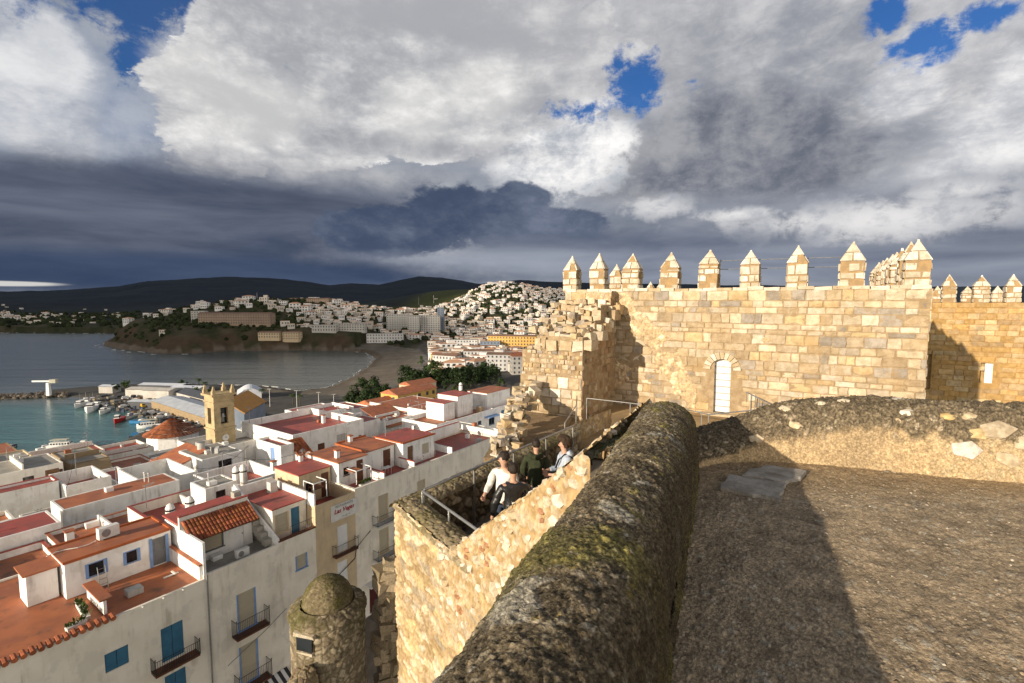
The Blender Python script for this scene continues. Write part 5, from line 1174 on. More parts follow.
def lettering(txt, u, z, size, mat, off, shear=0.0, bold=0.0):
    cu = bpy.data.curves.new('lettering', 'FONT'); cu.body = txt; cu.size = size; cu.extrude = .006; cu.align_x = 'CENTER'; cu.shear = shear; cu.offset = bold; cu.fill_mode = 'BOTH'
    o = bpy.data.objects.new('tmp', cu); COL.objects.link(o); dg = bpy.context.evaluated_depsgraph_get(); me = bpy.data.meshes.new_from_object(o.evaluated_get(dg)); bpy.data.objects.remove(o)
    n = bpy.data.objects.new('lettering', me); COL.objects.link(n); n.data.materials.clear(); n.data.materials.append(M[mat])
    n.matrix_world = Matrix.Translation(T(u, off, z)) @ Matrix.Rotation(RZT, 4, 'Z') @ Matrix.Rotation(R(90), 4, 'X'); mw = n.matrix_world.copy(); n.parent = sg; n.matrix_parent_inverse = Matrix.Translation(-sg.location); n.matrix_basis = mw
lettering('RESTAURANTE', 10.95, -17.10, .26, 'grey_ink', -.118); lettering('Las Vegas', 10.9, -17.58, .50, 'red_ink', -.118, .3, .012); lettering('~ o ~', 11.1, -18.08, .34, 'grey_ink', -.118, .2)
# ---- fifth: long cream front with the row of rooftop rooms
h5 = house('long cream house with a dark red garage door and a row of rooftop rooms', 12.1, 33, .02, 6.0, -16.2, ZS, 'cream_wall', 'red_roof', .4, edge='cream_wall',
           f=[('blind', 14.6, -19.9, 1.15, 2.3, 'tan_wall', 'blind'), ('blind', 14.6, -23.1, 1.15, 2.3, 'tan_wall', 'blind'), ('door', 13.4, -28.1, 2.0, 2.6, 'dark_red_paint'), ('blind', 19.4, -19.9, 1.1, 2.2, 'tan_wall', 'blind'), ('blind', 19.4, -23.1, 1.1, 2.2, 'tan_wall', 'blind')],
           balc=[(13.9, -20.1, 2.4, {'slab': 'grey_wall'}), (13.9, -23.3, 2.4, {'slab': 'grey_wall'}), (18.7, -20.1, 2.4, {'slab': 'grey_wall'})])
part_box(h5, 'garage_canopy', 'plastic_white', (14.3, -.5, -25.1, 3.0, 1.0, .08))
sub_block(h5, 12.2, 15.2, 2.3, 6.9, -16.7, -14.35, 'white_wall', 'terracotta_roof', over=.1, f=[('win', 12.7, -15.6, .55, .7, 'brown_paint'), ('door', 14.1, -16.65, .75, 2.05, 'brown_paint')], l=[])
sub_block(h5, 15.6, 19.1, 2.9, 7.4, -16.7, -14.35, 'white_wall', 'terracotta_roof', over=.1, f=[('door', 17.7, -16.65, .95, 2.0, 'brown_paint')])
sub_block(h5, 19.3, 23.7, 1.8, 6.0, -16.7, -14.2, 'white_wall', 'red_roof', over=.1, f=[('door', 19.9, -16.65, .75, 2.0, 'wood'), ('blind', 21.8, -15.95, 1.2, 1.1, 'white_paint', 'blind')])
part_box(h5, 'roof_rim', 'orange_edge', (21.5, 1.75, -14.08, 4.6, .12, .1), (17.4, 7.45, -14.2, 3.7, .14, .14), (19.22, 4.0, -14.1, .14, 4.2, .1), (15.55, 5.1, -14.2, .12, 4.6, .12))
mb = MB()
for dv in (0, .4): mb.tube([T(23.95, 1.9 + dv, -16.6), T(23.85, 1.9 + dv, -14.0)], .02, 5)
for k in range(9): mb.tube([T(23.9, 1.9, -16.4 + k * .28), T(23.9, 2.3, -16.4 + k * .28)], .014, 4)
rel(mb.build('ladder', M['white_paint']), h5)
part_box(h5, 'terrace_divider', 'white_wall', (15.4, 1.5, -16.1, .14, 2.9, .9), (19.2, 1.2, -16.1, .14, 2.2, .9), (24.6, 3.0, -15.9, .14, 5.9, .7), (28.4, 5.7, -15.7, 7.5, .16, 1.2), (32.9, 3.0, -16.0, .16, 5.8, .8))
part_box(h5, 'cap', 'red_roof', (15.4, 1.5, -15.62, .22, 2.95, .06), (19.2, 1.2, -15.62, .22, 2.25, .06), (28.4, 5.7, -15.07, 7.5, .24, .06))
part_box(h5, 'pergola', 'white_paint', (13.0, .9, -15.6, .06, .06, 1.2), (14.6, .9, -15.6, .06, .06, 1.2), (13.8, .9, -15.0, 1.7, .06, .06), (13.0, 1.6, -15.0, .06, 1.4, .06), (14.6, 1.6, -15.0, .06, 1.4, .06)); part_box(h5, 'lean_to', 'terracotta_roof', (13.3, 1.7, -15.1, 1.0, 1.2, .06))
# ---- second tier behind the street front
hh = house
hh('white house behind the blue-windowed penthouse with a wet dark red terrace', -4.2, 3.4, 11.3, 17.6, -18.5, -27, 'white_wall', 'terracotta_roof', .3, edge='terracotta_roof')
mm = hh('white terrace parapets with drainage slots between the penthouse and the long flat roof', -12, -4.4, 11.2, 17.2, -18.9, -27, 'white_wall', 'terracotta_roof', .5, edge='red_roof', l=[], f=[('door', -6.2, -21.2, .8, 1.9, 'white_paint')])
hA = hh('long narrow white block with a terracotta flat roof and a big blank wall', -2.4, 6.6, 20.6, 24.2, -18.0, -29, 'white_wall', 'terracotta_roof', .02)
hh('low white house with a bright red roof strip left of the long flat roof', -9.5, -3.2, 17.5, 21.5, -17.9, -29, 'white_wall', 'red_roof', .04, f=[('win', -5.2, -20.6, .8, 1.0, 'white_paint', 'white_paint')])
hh('grey-white house with a pink-red terrace strip over a long dirty wall', -7.5, .8, 36.2, 38.8, -19.6, -33, 'white_wall', 'red_roof', .25, edge='red_roof')
hw = hh('small white house with a brown door and a brown window facing the castle', -3.5, 3.3, 45.5, 52.0, -20.0, -33, 'warm_white_wall', 'grey_roof', .06, f=[('win', -.4, -21.9, 1.0, 1.0, 'brown_paint'), ('door', 1.6, -22.8, 1.3, 2.2, 'wood'), ('win', 2.9, -21.7, .35, .9, 'brown_paint')])
hr = hh('small roof terrace with white parapets and a brick-red floor', 1.0, 5.0, 34.6, 41.0, -20.0, -33, 'white_wall', 'red_roof', 1.5)
ha = hh('brown-sided house with a curved tarpaulin shade over its open roof room', 4.4, 8.5, 47.5, 56.0, -21.0, -35, 'brown_render', 'grey_roof', .1)
mb = MB()
for k in range(10):
    a0, a1 = k / 10, (k + 1) / 10; f_ = lambda a: (47.0 - 1.2 * math.sin(a * 1.57), -21.0 - 2.4 * a * a)
    (va, za), (vb, zb_) = f_(a0), f_(a1); mb.poly([T(4.6, va, za), T(8.3, va, za), T(8.3, vb, zb_), T(4.6, vb, zb_)])
rel(mb.build('tarpaulin', M['brown_render']), ha)
hh('white house beside the brown shaded roof room with a terracotta coping', 8.8, 13.0, 44.5, 50.5, -22.4, -35, 'white_wall', 'terracotta_roof', .3, edge='terracotta_roof')
hh('cream house with a purple-red roof close to the harbour water', 4.0, 12.0, 62, 70, -23.4, -40, 'warm_white_wall', 'red_roof', .1, f=[('win', 9.0, -28.5, 1.0, 1.2, 'white_paint')])
hh('tan house with an orange end wall at the left edge of the town', -6, 3.5, 60, 66, -22.0, -40, 'tan_wall', 'grey_roof', .2)
hh('brown roofed house by the harbour at the left edge', -8, 4.0, 70, 80, -23.4, -44, 'brown_render', 'terracotta_roof', .05)
hh('small cream house with a television antenna beside the quay', 13, 20, 66, 74, -25.6, -42, 'warm_white_wall', 'red_roof', .5)
hh('white house with a flat grey roof between the quay and the conical tiled roof', 19, 27, 76, 84, -31.0, -44, 'white_wall', 'red_roof', .4, f=[('win', 22, -33, 1, 1.2, 'brown_paint')])
ho = hh('open white roof terrace enclosed by plain high parapets', 4.6, 9.4, 23.2, 31.0, -18.4, -30, 'white_wall', 'grey_roof', 1.9, l=[('door', 25.2, -22.6, .9, 2.1, 'grey_paint')])
hp_ = hh('white gabled block with a sloping terracotta lean-to roof behind the open terrace', 8.6, 14.0, 31.4, 37.5, -20.6, -31, 'white_wall', 'terracotta_roof', .1)
mb = MB(); q = [T(8.6, 31.6, -20.5), T(8.6, 37.5, -20.5), T(14, 37.5, -18.7), T(14, 31.6, -18.7)]; slab_roof(hp_, q, .2, 'terracotta_roof', 'lean_to_roof'); mb.poly([T(8.6, 31.6, -20.6), T(14, 31.6, -20.6), T(14, 31.6, -18.8)]); rel(mb.build('gable', M['white_wall']), hp_)
hs = hh('white rooftop shed with a flat pale roof and an open doorway', 12.2, 17.0, 28.8, 35.2, -19.0, -30, 'white_wall', 'grey_roof', .04, l=[('door', 31.6, -21.0, .9, 1.8, 'dark_glass')], f=[('win', 14.0, -20.6, 1.6, 1.0, 'grey_paint')])
hh('broad flat beige roof with white parapets in front of the bell tower', 15.6, 24.0, 36.0, 44.5, -20.0, -32, 'white_wall', 'grey_roof', .12)
hq = hh('red floored roof terrace with stained white parapets in the middle of the town', 8.6, 14.6, 15.6, 22.4, -18.4, -29, 'white_wall', 'red_roof', 1.3)
hh('low white terrace walls with water tanks behind the tiled lean-to', .4, 8.8, 7.4, 14.6, -17.2, -28, 'warm_white_wall', 'red_roof', .8, edge='red_roof')
hk = hh('small white rooftop hut with a dark red window and a grey canopy', 4.2, 6.8, 9.2, 12.0, -15.7, -18, 'white_wall', 'grey_roof', .05, f=[('win', 5.0, -16.75, .8, .6, 'dark_red_paint')])
hh('white terrace house with a stained wall below the big white block', 12.6, 25.0, 22.9, 28.6, -21.3, -31, 'white_wall', 'red_roof', .7, f=[('door', 17.6, -23.6, 1.2, 1.8, 'brown_paint')])
hb = hh('big plain white block with a red roof behind high parapets', 22.6, 34.2, 26.8, 40.4, -18.0, -31, 'white_wall', 'red_roof', 1.0, f=[('door', 26.3, -22.2, 1.1, 2.1, 'brown_paint'), ('win', 29.4, -21.0, 1.8, 1.5, 'grey_wall', 'grey_wall'), ('win', 33.2, -21.4, .6, 1.0, 'blue_paint')])
hst = hh('narrow white stair house with a steep clay tiled roof against the big white block', 19.8, 21.6, 24.9, 30.8, -18.5, -31, 'white_wall', 'red_roof', .3, l=[('door', 26.4, -21.2, 1.0, 2.2, 'light_blue_paint')])
tile_roof(hst, T(21.5, 23.4, -20.5), T(23.8, 23.4, -20.5), T(23.6, 26.4, -18.4), T(21.6, 26.4, -18.4))
mb = MB(); mb.poly([T(21.55, 23.5, -22.5), T(21.55, 26.3, -22.5), T(21.55, 26.3, -18.55), T(21.55, 23.5, -20.62)]); mb.poly([T(21.55, 23.5, -22.5), T(23.7, 23.5, -22.5), T(23.7, 23.5, -20.64), T(21.55, 23.5, -20.64)]); mb.poly([T(23.7, 23.5, -22.5), T(23.7, 26.3, -22.5), T(23.7, 26.3, -18.55), T(23.7, 23.5, -20.62)]); rel(mb.build('gable', M['white_wall']), hst)
hh('white house with a brown glazed opening behind the rooftop rooms', 34.6, 43.0, 33.5, 42.5, -20.6, -33, 'white_wall', 'red_roof', .1, f=[('win', 36.0, -22.9, 2.1, 1.9, 'brown_paint', 'blind'), ('win', 35.0, -23.0, .5, .7, 'brown_paint')])
hh('pale house with a grey roof garden between the big white block and the terracotta roofs', 34.5, 47.0, 24.8, 33.2, -23.0, -33, 'warm_white_wall', 'red_roof', .5, f=[('win', 36, -25, .9, 1.2, 'blue_paint')])
hh('white house with a bright red roof far behind the big white block', 38.0, 46.0, 47.0, 55.0, -20.9, -34, 'white_wall', 'red_roof', .15, f=[('win', 40, -23, .9, 1.2, 'white_paint')])
hh('row of low white attics with red roofs in front of the beach road', 47, 55.5, 52, 60.0, -22.8, -36, 'white_wall', 'red_roof', .15, f=[('win', 49, -24.6, .8, 1.1, 'brown_paint')])
hh('long house with a broad weathered terracotta roof in front of the pine trees', 52, 76, 46.5, 60.0, -24.6, -38, 'warm_white_wall', 'terracotta_roof', .03)
ht = hh('white house end with a sloping terracotta roof with two skylights', 48.5, 55, 38.5, 46.0, -23.0, -36, 'white_wall', 'terracotta_roof', .05)
slab_roof(ht, [T(48.6, 37.8, -24.0), T(55.5, 37.8, -24.0), T(55.5, 46, -21.4), T(48.6, 46, -21.4)], .15, 'terracotta_roof', 'sloping_roof'); part_box(ht, 'skylight', 'plastic_white', (51.2, 40.5, -22.95, .8, .9, .12), (52.8, 40.5, -22.95, .8, .9, .12))
hh('small white cube house with one blue window and a brown roof', 55.5, 61.5, 34.5, 40.0, -21.6, -36, 'white_wall', 'terracotta_roof', .04, f=[('win', 58.6, -24.6, 1.2, 1.3, 'blue_paint')])
hl = hh('long white house with blue doors and windows below the castle ruin', 43.5, 68.0, 20.4, 28.5, -20.0, -34, 'white_wall', 'terracotta_roof', .7,
        f=[('win', 46.2, -23.2, 1.2, .9, 'blue_paint'), ('win', 54.0, -22.2, 1.0, .7, 'blue_paint'), ('win', 57.2, -22.9, 1.7, 1.7, 'blue_paint'), ('door', 61.0, -23.2, 1.2, 2.4, 'blue_paint'), ('win', 63.8, -22.4, 1.0, 1.3, 'blue_paint')])
for (a, b, c_, d_, z1) in ((48.2, 51.0, 23.2, 27.4, -17.7), (51.8, 56.0, 23.2, 28.0, -17.0), (59.5, 67.0, 22.6, 27.4, -17.6)): sub_block(hl, a, b, c_, d_, -20.8, z1, 'white_wall', 'red_roof' if a < 58 else 'terracotta_roof', over=.05, nm='roof_room')
part_box(hl, 'canopy', 'light_blue_paint', (57.6, 19.8, -21.1, 3.6, 1.2, .12))
hh('low white annex with a blue door in front of the long white house', 37.0, 42.6, 9.6, 15.2, -18.4, -32, 'white_wall', 'grey_roof', .05, f=[('door', 40.9, -20.6, 1.2, 2.0, 'blue_paint')])
hh('white terrace house with a red floored yard below the rooftop rooms', 33.2, 39.0, .5, 5.6, -17.3, -30, 'white_wall', 'red_roof', 1.4)
hh('white stepped house right of the blue-door annex', 43.2, 50.0, 9.0, 15.5, -22.5, -32, 'white_wall', 'grey_roof', .4, f=[('win', 45, -24.4, 1.0, 1.2, 'blue_paint'), ('door', 47, -25.4, 1.0, 2.0, 'blue_paint')])
hh('white house partly hidden by the tumbled castle blocks', 52, 63, 6.0, 15.0, -23.0, -33, 'white_wall', 'red_roof', .4, f=[('win', 54, -25, 1, 1.2, 'blue_paint')])
hh('tall white and red house beside the steel roof frame', 69, 82, 13.0, 24.0, -19.5, -38, 'white_wall', 'red_roof', .4, f=[('win', 71, -22, 1.2, 1.4, 'grey_paint'), ('win', 75, -22, 1.2, 1.4, 'grey_paint')])
# lower fill between the rows (roofs glimpsed in the gaps)
k = 0
FL = ['with a stained red roof', 'with a faded terracotta roof', 'with a grey gravel roof', 'with a dark wet roof']
for u0_, v0_, du_, dv_, zt_, lab in (( -18, 11.5, 5.5, 8, -19.4, 'low white house at the far left edge beside the terrace parapets'), (-12, 22, 8, 10, -20.2, 'pale house at the left edge behind the bright red roof strip'), (-14, 42, 9, 14, -22.0, 'cream house at the left edge in front of the brown roof'), (6.0, 31.5, 2.2, 12, -21.5, 'narrow white house between the small terrace and the gabled block'), (-3.0, 25.0, 7.0, 8.2, -21.4, 'house with a courtyard of dark plants behind the long flat roof'),
        (13.5, 52, 9, 10, -25.5, 'cream house in front of the conical tiled roof'), (25, 42, 9, 12, -22.5, 'white roofed house right of the bell tower base'), (24.6, 17, 9.6, 8.8, -21.8, 'white house with drying racks behind the rooftop rooms'), (28, 58, 10, 14, -27.0, 'brown roofed house between the tower and the beach road'), (40, 62, 12, 14, -29.0, 'white attic house near the beach lamps'), (14.8, 15.6, 7.6, 6.8, -20.9, 'white roof terrace with a red floor in front of the steep tiled stair house'), (64, 62, 14, 14, -29.5, 'orange house in front of the pine clump'), (62, 28.8, 14, 15, -25.0, 'pale house behind the long white house'), (34.8, 15.8, 8.4, 8.5, -22.6, 'white yard house behind the blue-door annex')):
    hh(lab, u0_, u0_ + du_, v0_, v0_ + dv_, zt_, zt_ - 13, ['white_wall', 'warm_white_wall', 'white_wall'][k % 3], ['red_roof', 'terracotta_roof', 'grey_roof'][k % 3], .4, f=[('win', u0_ + du_ * .3, zt_ - 2.4, .9, 1.1, 'brown_paint')] if du_ > 4 else ()); k += 1
# street strip
mb = MB(); [mb.grid(plane_grid(T(a, -10, za), T(b, -10, zb_), T(b, .3, zb_), T(a, .3, za), 2, 2)) for a, b, za, zb_ in ((-20, 6, -35, -34), (6, 13, -34, -28.2), (13, 40, -28.2, -27.6))]; tag(mb.build('street', M['lane']), kind='structure')
# ------------------------------------------------------------------ things standing on the roofs
def ac_unit(u, v, z, rz, label, sc=1.0):
    o = empty('condenser_unit', T(u, v, z), label, 'air conditioner', 'condensers on the roofs', RZT + rz); mb = MB(); mb.box((0, 0, .33 * sc), (.9 * sc, .34 * sc, .58 * sc)); mb.build('casing', M['plastic_white'], o)
    mb = MB(); mb.lathe([(.2 * sc, 0), (.2 * sc, .02), (.05, .03)], (0, 0, 0), 14); g = mb.build('fan_grille', M['dull_metal'], o); g.rotation_euler = (R(90), 0, 0); g.location = (-.14 * sc, -.172 * sc, .33 * sc)
    mb = MB(); mb.box((-.3 * sc, 0, .02), (.06, .4 * sc, .05)); mb.box((.3 * sc, 0, .02), (.06, .4 * sc, .05)); mb.build('feet', M['dull_metal'], o); return o
ac_unit(-3.1, 6.7, -16.2, .1, 'large white condenser unit on the terracotta roof of the blue-framed penthouse', 1.3)
ac_unit(3.0, 1.0, -18.5, 0, 'white condenser unit under the tiled lean-to beside the blind')
ac_unit(6.4, 8.6, -16.4, .4, 'white condenser unit beside the small hut behind the tiled lean-to', .8)
ac_unit(14.6, 30.4, -19.0, 1.0, 'grey-white condenser unit on the pale shed roof', 1.1)
ac_unit(23.8, 4.9, -14.1, .3, 'white condenser unit at the end of the rooftop rooms', .7)
def antenna(u, v, z, h, label, n=6):
    o = empty('tv_antenna', T(u, v, z), label, 'antenna', 'television antennas', RZT + rnd.uniform(0, 2)); mb = MB(); mb.tube([(0, 0, 0), (0, 0, h)], .035, 5); mb.build('mast', M['dull_metal'], o)
    mb = MB(); mb.tube([(-.1, 0, h - .1), (.9, 0, h - .02)], .024, 4)
    for k in range(n): mb.tube([(k * .16, -.28 + k * .02, h - .09), (k * .16, .28 - k * .02, h - .09)], .014, 4)
    mb.build('aerial', M['dull_metal'], o); return o
for u, v, z, h, lab in ((5.2, 13.2, -17.3, 2.4, 'television antenna beside the small hut with the dark red window'), (8.0, 14.4, -17.2, 2.8, 'television antenna on the parapet behind the tiled lean-to'), (3.0, 26.0, -19, 2.2, 'television antenna near the dark plant courtyard'), (15, 68, -29.5, 3.0, 'television antenna on the cream house beside the quay'),
        (12.5, 19.0, -18.4, 2.6, 'television antenna in the middle red roof terrace'), (3.2, 40, -20.5, 3.0, 'T-shaped antenna on the small brick-red terrace'), (30, 27.2, -18, 2.6, 'television antenna on the front parapet of the big white block'), (27.5, 20, -21.8, 2.6, 'television antenna among the drying racks'), (12.3, 8.0, -16.4, 2.2, 'television antenna behind the tan house'), (36, 30, -23, 2.8, 'television antenna on the pale roof garden'), (60, 36, -21.6, 2.2, 'television antenna on the white cube house'), (16.2, 24.0, -20, 2.4, 'television antenna below the steep tiled stair house')): antenna(u, v, z, h, lab)
def chimney(u, v, z, h, r, label, kind=0):
    o = empty('chimney', T(u, v, z), label, 'chimney', 'roof chimneys', RZT); mb = MB()
    if kind == 0: mb.lathe([(r, 0), (r * .95, h * .75), (r * .6, h * .93), (.01, h)], (0, 0, 0), 12); mb.build('stack', M['white_wall'], o); mb = MB(); mb.lathe([(r * 1.02, 0), (r * 1.02, .12)], (0, 0, h * .62), 12); mb.build('vent_ring', M['dark_glass'], o)
    else: mb.box((0, 0, h / 2), (r * 1.6, r * 1.6, h)); mb.build('stack', M['white_wall'], o); mb = MB(); mb.box((0, 0, h + .05), (r * 2.1, r * 2.1, .1)); mb.build('cap', M['terracotta_roof'], o)
for q in ((-6.2, 33.8, -19.3, 2.0, .35, 'white round chimney with a pointed top before the long dirty wall', 0), (1.0, 7.6, -16.9, 1.5, .34, 'white hooded chimney at the left of the terrace walls with water tanks', 0), (2.6, 8.2, -17.0, 1.5, .34, 'second white hooded chimney beside the tiled lean-to', 0), (8.7, 12.0, -17.2, 1.9, .34, 'white round chimney with a dish beside the red window hut', 0), (6.9, 9.6, -16.2, 1.7, .3, 'white slanted chimney against the red window hut', 0),
          (13.0, 3.6, -14.4, .8, .22, 'small white square chimney on the first rooftop room', 1), (17.0, 7.0, -14.4, .7, .22, 'small white square chimney on the second rooftop room', 1), (11.2, 6.5, -14.7, .6, .2, 'small square chimney on the red roof of the tan penthouse', 1), (14.2, 16.6, -18.4, 1.0, .3, 'square white chimney at the corner of the red roof terrace', 1), (31.5, 33, -19, 1.2, .3, 'square white chimney on the big white block', 1), (57, 27, -17, 1.5, .35, 'white figure-like chimney on the long white house', 0), (-3.4, 14.5, -18.8, 1.0, .3, 'short square chimney on the dark red terrace', 1), (45, 29, -23, 1.0, .3, 'square chimney on the pale roof garden', 1)): chimney(*q)
def tank(u, v, z, r, h, label, mat='grey_wall'):
    o = empty('water_tank', T(u, v, z), label, 'water tank', 'roof water tanks'); mb = MB(); mb.lathe([(r, 0), (r, h), (r * .96, h + .03)], (0, 0, 0), 16); mb.build('barrel', M[mat], o); mb = MB(); mb.lathe([(r * 1.04, h), (r * 1.04, h + .06), (r * .3, h + .12)], (0, 0, 0), 16); mb.build('lid', M['dull_metal'], o)
tank(-4.0, 11.9, -18.7, .35, .9, 'dark green barrel behind the white penthouse', 'black_iron'); tank(14.0, 33.2, -19, .45, 1.0, 'grey water tank on the pale shed roof'); tank(37.5, 27, -23.4, .5, 1.0, 'grey water tank on the roof garden'); tank(40.5, 28, -23.4, .5, 1.1, 'second grey water tank on the roof garden'); tank(56.5, 22.0, -20.6, .6, 1.2, 'brown stained tank between the white roof rooms', 'brown_render')
def dish(u, v, z, label, r=.38):
    o = empty('satellite_dish', T(u, v, z), label, 'satellite dish', 'satellite dishes', RZT - .6); mb = MB(); mb.tube([(0, 0, 0), (0, 0, .6)], .025, 5); mb.build('mast', M['dull_metal'], o); mb = MB(); mb.lathe([(.02, 0), (r * .5, .03), (r, .12), (r * 1.02, .13), (r * .5, .05), (.02, .02)], (0, 0, 0), 16); d = mb.build('dish', M['plastic_white'], o); d.location = (0, -.05, .65); d.rotation_euler = (R(70), 0, 0)
dish(9.2, 13.8, -17.2, 'white satellite dish on the parapet right of the red window hut'); dish(22.5, 23.2, -20.6, 'white satellite dish under the steep tiled roof'); dish(28, 19, -21.8, 'white satellite dish near the drying racks')
def plant_box(u, v, z, rz, label, n=60, ln=1.2):
    o = empty('planter', T(u, v, z), label, 'planter', 'plants on the terraces', RZT + rz); mb = MB(); mb.box((0, 0, .13), (ln, .28, .26), taper=1.08); mb.build('trough', M['plastic_white'], o); mb = MB()
    for i in range(n):
        x, y = rnd.uniform(-ln / 2, ln / 2), rnd.uniform(-.12, .12); k = rnd.uniform(.7, 1.6); mb.col = (k, k, k * .7); h = rnd.uniform(.1, .4); a = rnd.uniform(0, 6.28); d = V3(math.cos(a), math.sin(a), 0)
        c = V3(x, y, .25); s_ = d.cross(V3(0, 0, 1)) * .06; t = c + d * .18 + V3(0, 0, h); m_ = (c + t) / 2 + V3(0, 0, .06); mb.poly([c, m_ + s_, t, m_ - s_])
    mb.col = (1, 1, 1); mb.build('plants', M['leaf'], o)
plant_box(-5.75, 2.2, -18.55, 1.5, 'white trough of small plants along the dividing wall of the brown terrace', 90, 2.2); plant_box(-6.4, .8, -18.55, .2, 'low patch of plants near the eave tiles of the brown terrace', 40, .9); plant_box(13.9, .8, -16.5, .1, 'white trough of flowers on the first rooftop terrace', 60, 1.3); plant_box(16.0, 22.8, -20.9, 0, 'yellowed plants at the foot of the steep tiled stair house', 60, 1.6)
for u, v, z, r, lab in ((2.5, 29.0, -20.9, 1.5, 'dark bush in the courtyard behind the long flat roof'), (-1.5, 33.2, -22.3, 1.3, 'dark shrubs under the long dirty wall'), (-5.5, 32.6, -22.6, 1.4, 'dark shrubs at the foot of the white round chimney'), (5.5, 26.5, -20.0, .5, 'green sprig over the small white wall')):
    tag(tuft('shrub', T(u, v, z), r, 1500, 'pine_leaf'), lab, 'shrub', 'town shrubs')
def table_set(u, v, z, label):
    o = empty('garden_table', T(u, v, z), label, 'table', None, RZT); mb = MB(); mb.box((0, 0, .72), (.9, .6, .04)); mb.build('table_top', M['plastic_white'], o)
    for sx in (-.38, .38):
        for sy in (-.24, .24): mb = MB(); mb.tube([(sx, sy, 0), (sx, sy, .7)], .02, 5); mb.build('leg', M['plastic_white'], o)
table_set(17.0, 1.6, -16.6, 'small pale table on the second rooftop terrace')
def ladder(u, v, z, label):
    o = MB()
    for s_ in (0, .4): o.tube([T(u + s_, v, z), T(u + s_, v + .5, z + 1.5)], .025, 5)
    for k in range(5): o.tube([T(u, v + .1 * k + .05, z + .3 * k + .15), T(u + .4, v + .1 * k + .05, z + .3 * k + .15)], .02, 4)
    tag(o.build('step_ladder', M['steel']), label, 'ladder')
ladder(-4.4, 3.9, -18.55, 'small aluminium step ladder against the penthouse wall')
mb = MB(); pts = [T(-6.3 + .5 * i + .0, 6.6 + .25 * math.sin(i * 1.3), -16.15) for i in range(6)]; mb.tube(pts, .03, 5); tag(mb.build('hose', M['plastic_white']), 'white hose lying on the terracotta roof of the penthouse', 'hose')
mb = MB(); tbox(mb, -1.0, 2.5, -18.52, .9, .12, .06); tbox(mb, -.8, 2.6, -18.46, .12, .6, .06); tag(mb.build('folded_clothes_rack', M['plastic_white']), 'white folded clothes rack lying on the brown terrace floor', 'clothes rack')
for (u, v, z, lab) in ((29, 18.5, -21.8, 'white drying rack behind the rooftop rooms'), (31.5, 19.5, -21.8, 'second white drying rack behind the rooftop rooms')):
    mb = MB()
    for k in range(5): mb.tube([T(u, v + k * .2, z + 1.3), T(u + 1.5, v + k * .2, z + 1.3)], .02, 4)
    for a in (0, 1.5): mb.tube([T(u + a, v, z), T(u + a, v, z + 1.3)], .025, 4); mb.tube([T(u + a, v + .8, z), T(u + a, v + .8, z + 1.3)], .025, 4)
    tag(mb.build('drying_rack', M['white_paint']), lab, 'drying rack', 'drying racks')
# street wires on the fronts
mb = MB(); mb.tube([T(7.6, -.06, -25.0), T(8.6, -.06, -23.6), T(9.6, -.06, -23.2), T(11.9, -.06, -22.2), T(12.1, -.06, -21.3), T(13.6, -.06, -20.4)], .035, 5); tag(mb.build('cable', M['black_iron']), 'thick black cable looping across the tan house front', 'cable')

for i, (a, b, lab) in enumerate((((5.2, 13.2, -15.0), (12.5, 19, -15.9), 'thin cable strung between two antennas over the middle terraces'), ((8, 14.4, -14.5), (12.3, 8, -14.3), 'thin cable from the lean-to parapet antenna to the tan house'), ((12.3, 8, -14.3), (27.5, 20, -19.3), 'thin cable from the tan house antenna to the drying racks'), ((3.2, 40, -17.6), (-1, 26, -18), 'thin cable crossing the courtyard of dark plants'), ((30, 27.2, -15.5), (36, 30, -20.3), 'thin cable from the big white block to the roof garden'))):
    A_w, B_w = T(*a), T(*b); mb = MB(); mb.tube([A_w + (B_w - A_w) * (k / 8) - V3(0, 0, 1.2 * math.sin(math.pi * k / 8) * .6) for k in range(9)], .018, 4); tag(mb.build('overhead_cable', M['black_iron']), lab, 'cable', 'overhead cables')
for u, v, z, h, lab in ((1.2, 12.9, -17.2, 2.0, 'television antenna at the left corner of the tank terrace'), (-2.0, 12.5, -18.5, 2.2, 'television antenna on the dark red terrace behind the penthouse'), (20.0, 5.2, -14.2, 1.8, 'television antenna on the red roof at the end of the rooftop rooms'), (16.2, 6.6, -14.2, 1.9, 'television antenna on the second rooftop room'), (46.0, 27, -19.3, 2.0, 'television antenna at the left end of the long white house'), (22.4, 37.5, -17.9, 2.4, 'television antenna at the rear corner of the big white block'), (7.4, 52, -20.9, 2.6, 'television antenna on the brown shaded house'), (-1.0, 49, -19.9, 2.2, 'television antenna on the small house with the brown door')): antenna(u, v, z, h, lab)
# ------------------------------------------------------------------ church tower and the buildings by the harbour
pbr('church_stone', (.46, .36, .21), (.36, .28, .16), 1.5, .92, .4, 6, .04, extra=patches((.22, .17, .11), .8, .52, .7, .6), spec=.15)
TWu, TWv = 19.2, 39.4
ct = empty('bell_tower', T(TWu, TWv, -32), 'square stone church bell tower with an arched belfry and a round clock', 'bell tower')
tw = 2.75; mb = MB()
tf = T(TWu, TWv, 0); c0 = T(TWu - tw / 2, TWv - tw / 2, 0)
zt0 = -13.2
def tface(org, d, n, arch=True):
    holes = [(tw / 2 - .5, -17.3, 1.0, 2.3)] if arch else []
    wall_face(mb, org, d, n, tw, -32, zt0, holes, .5)
tface(T(TWu - tw / 2, TWv - tw / 2, 0), TU, -TV); tface(T(TWu - tw / 2, TWv + tw / 2, 0), -TV, -TU); tface(T(TWu + tw / 2, TWv - tw / 2, 0), TV, TU); tface(T(TWu + tw / 2, TWv + tw / 2, 0), -TU, TV)
mb.box((tf.x, tf.y, zt0 - .2), (tw - .1, tw - .1, .3), RZT)
rel(mb.build('shaft', M['church_stone']), ct)
mb = MB()
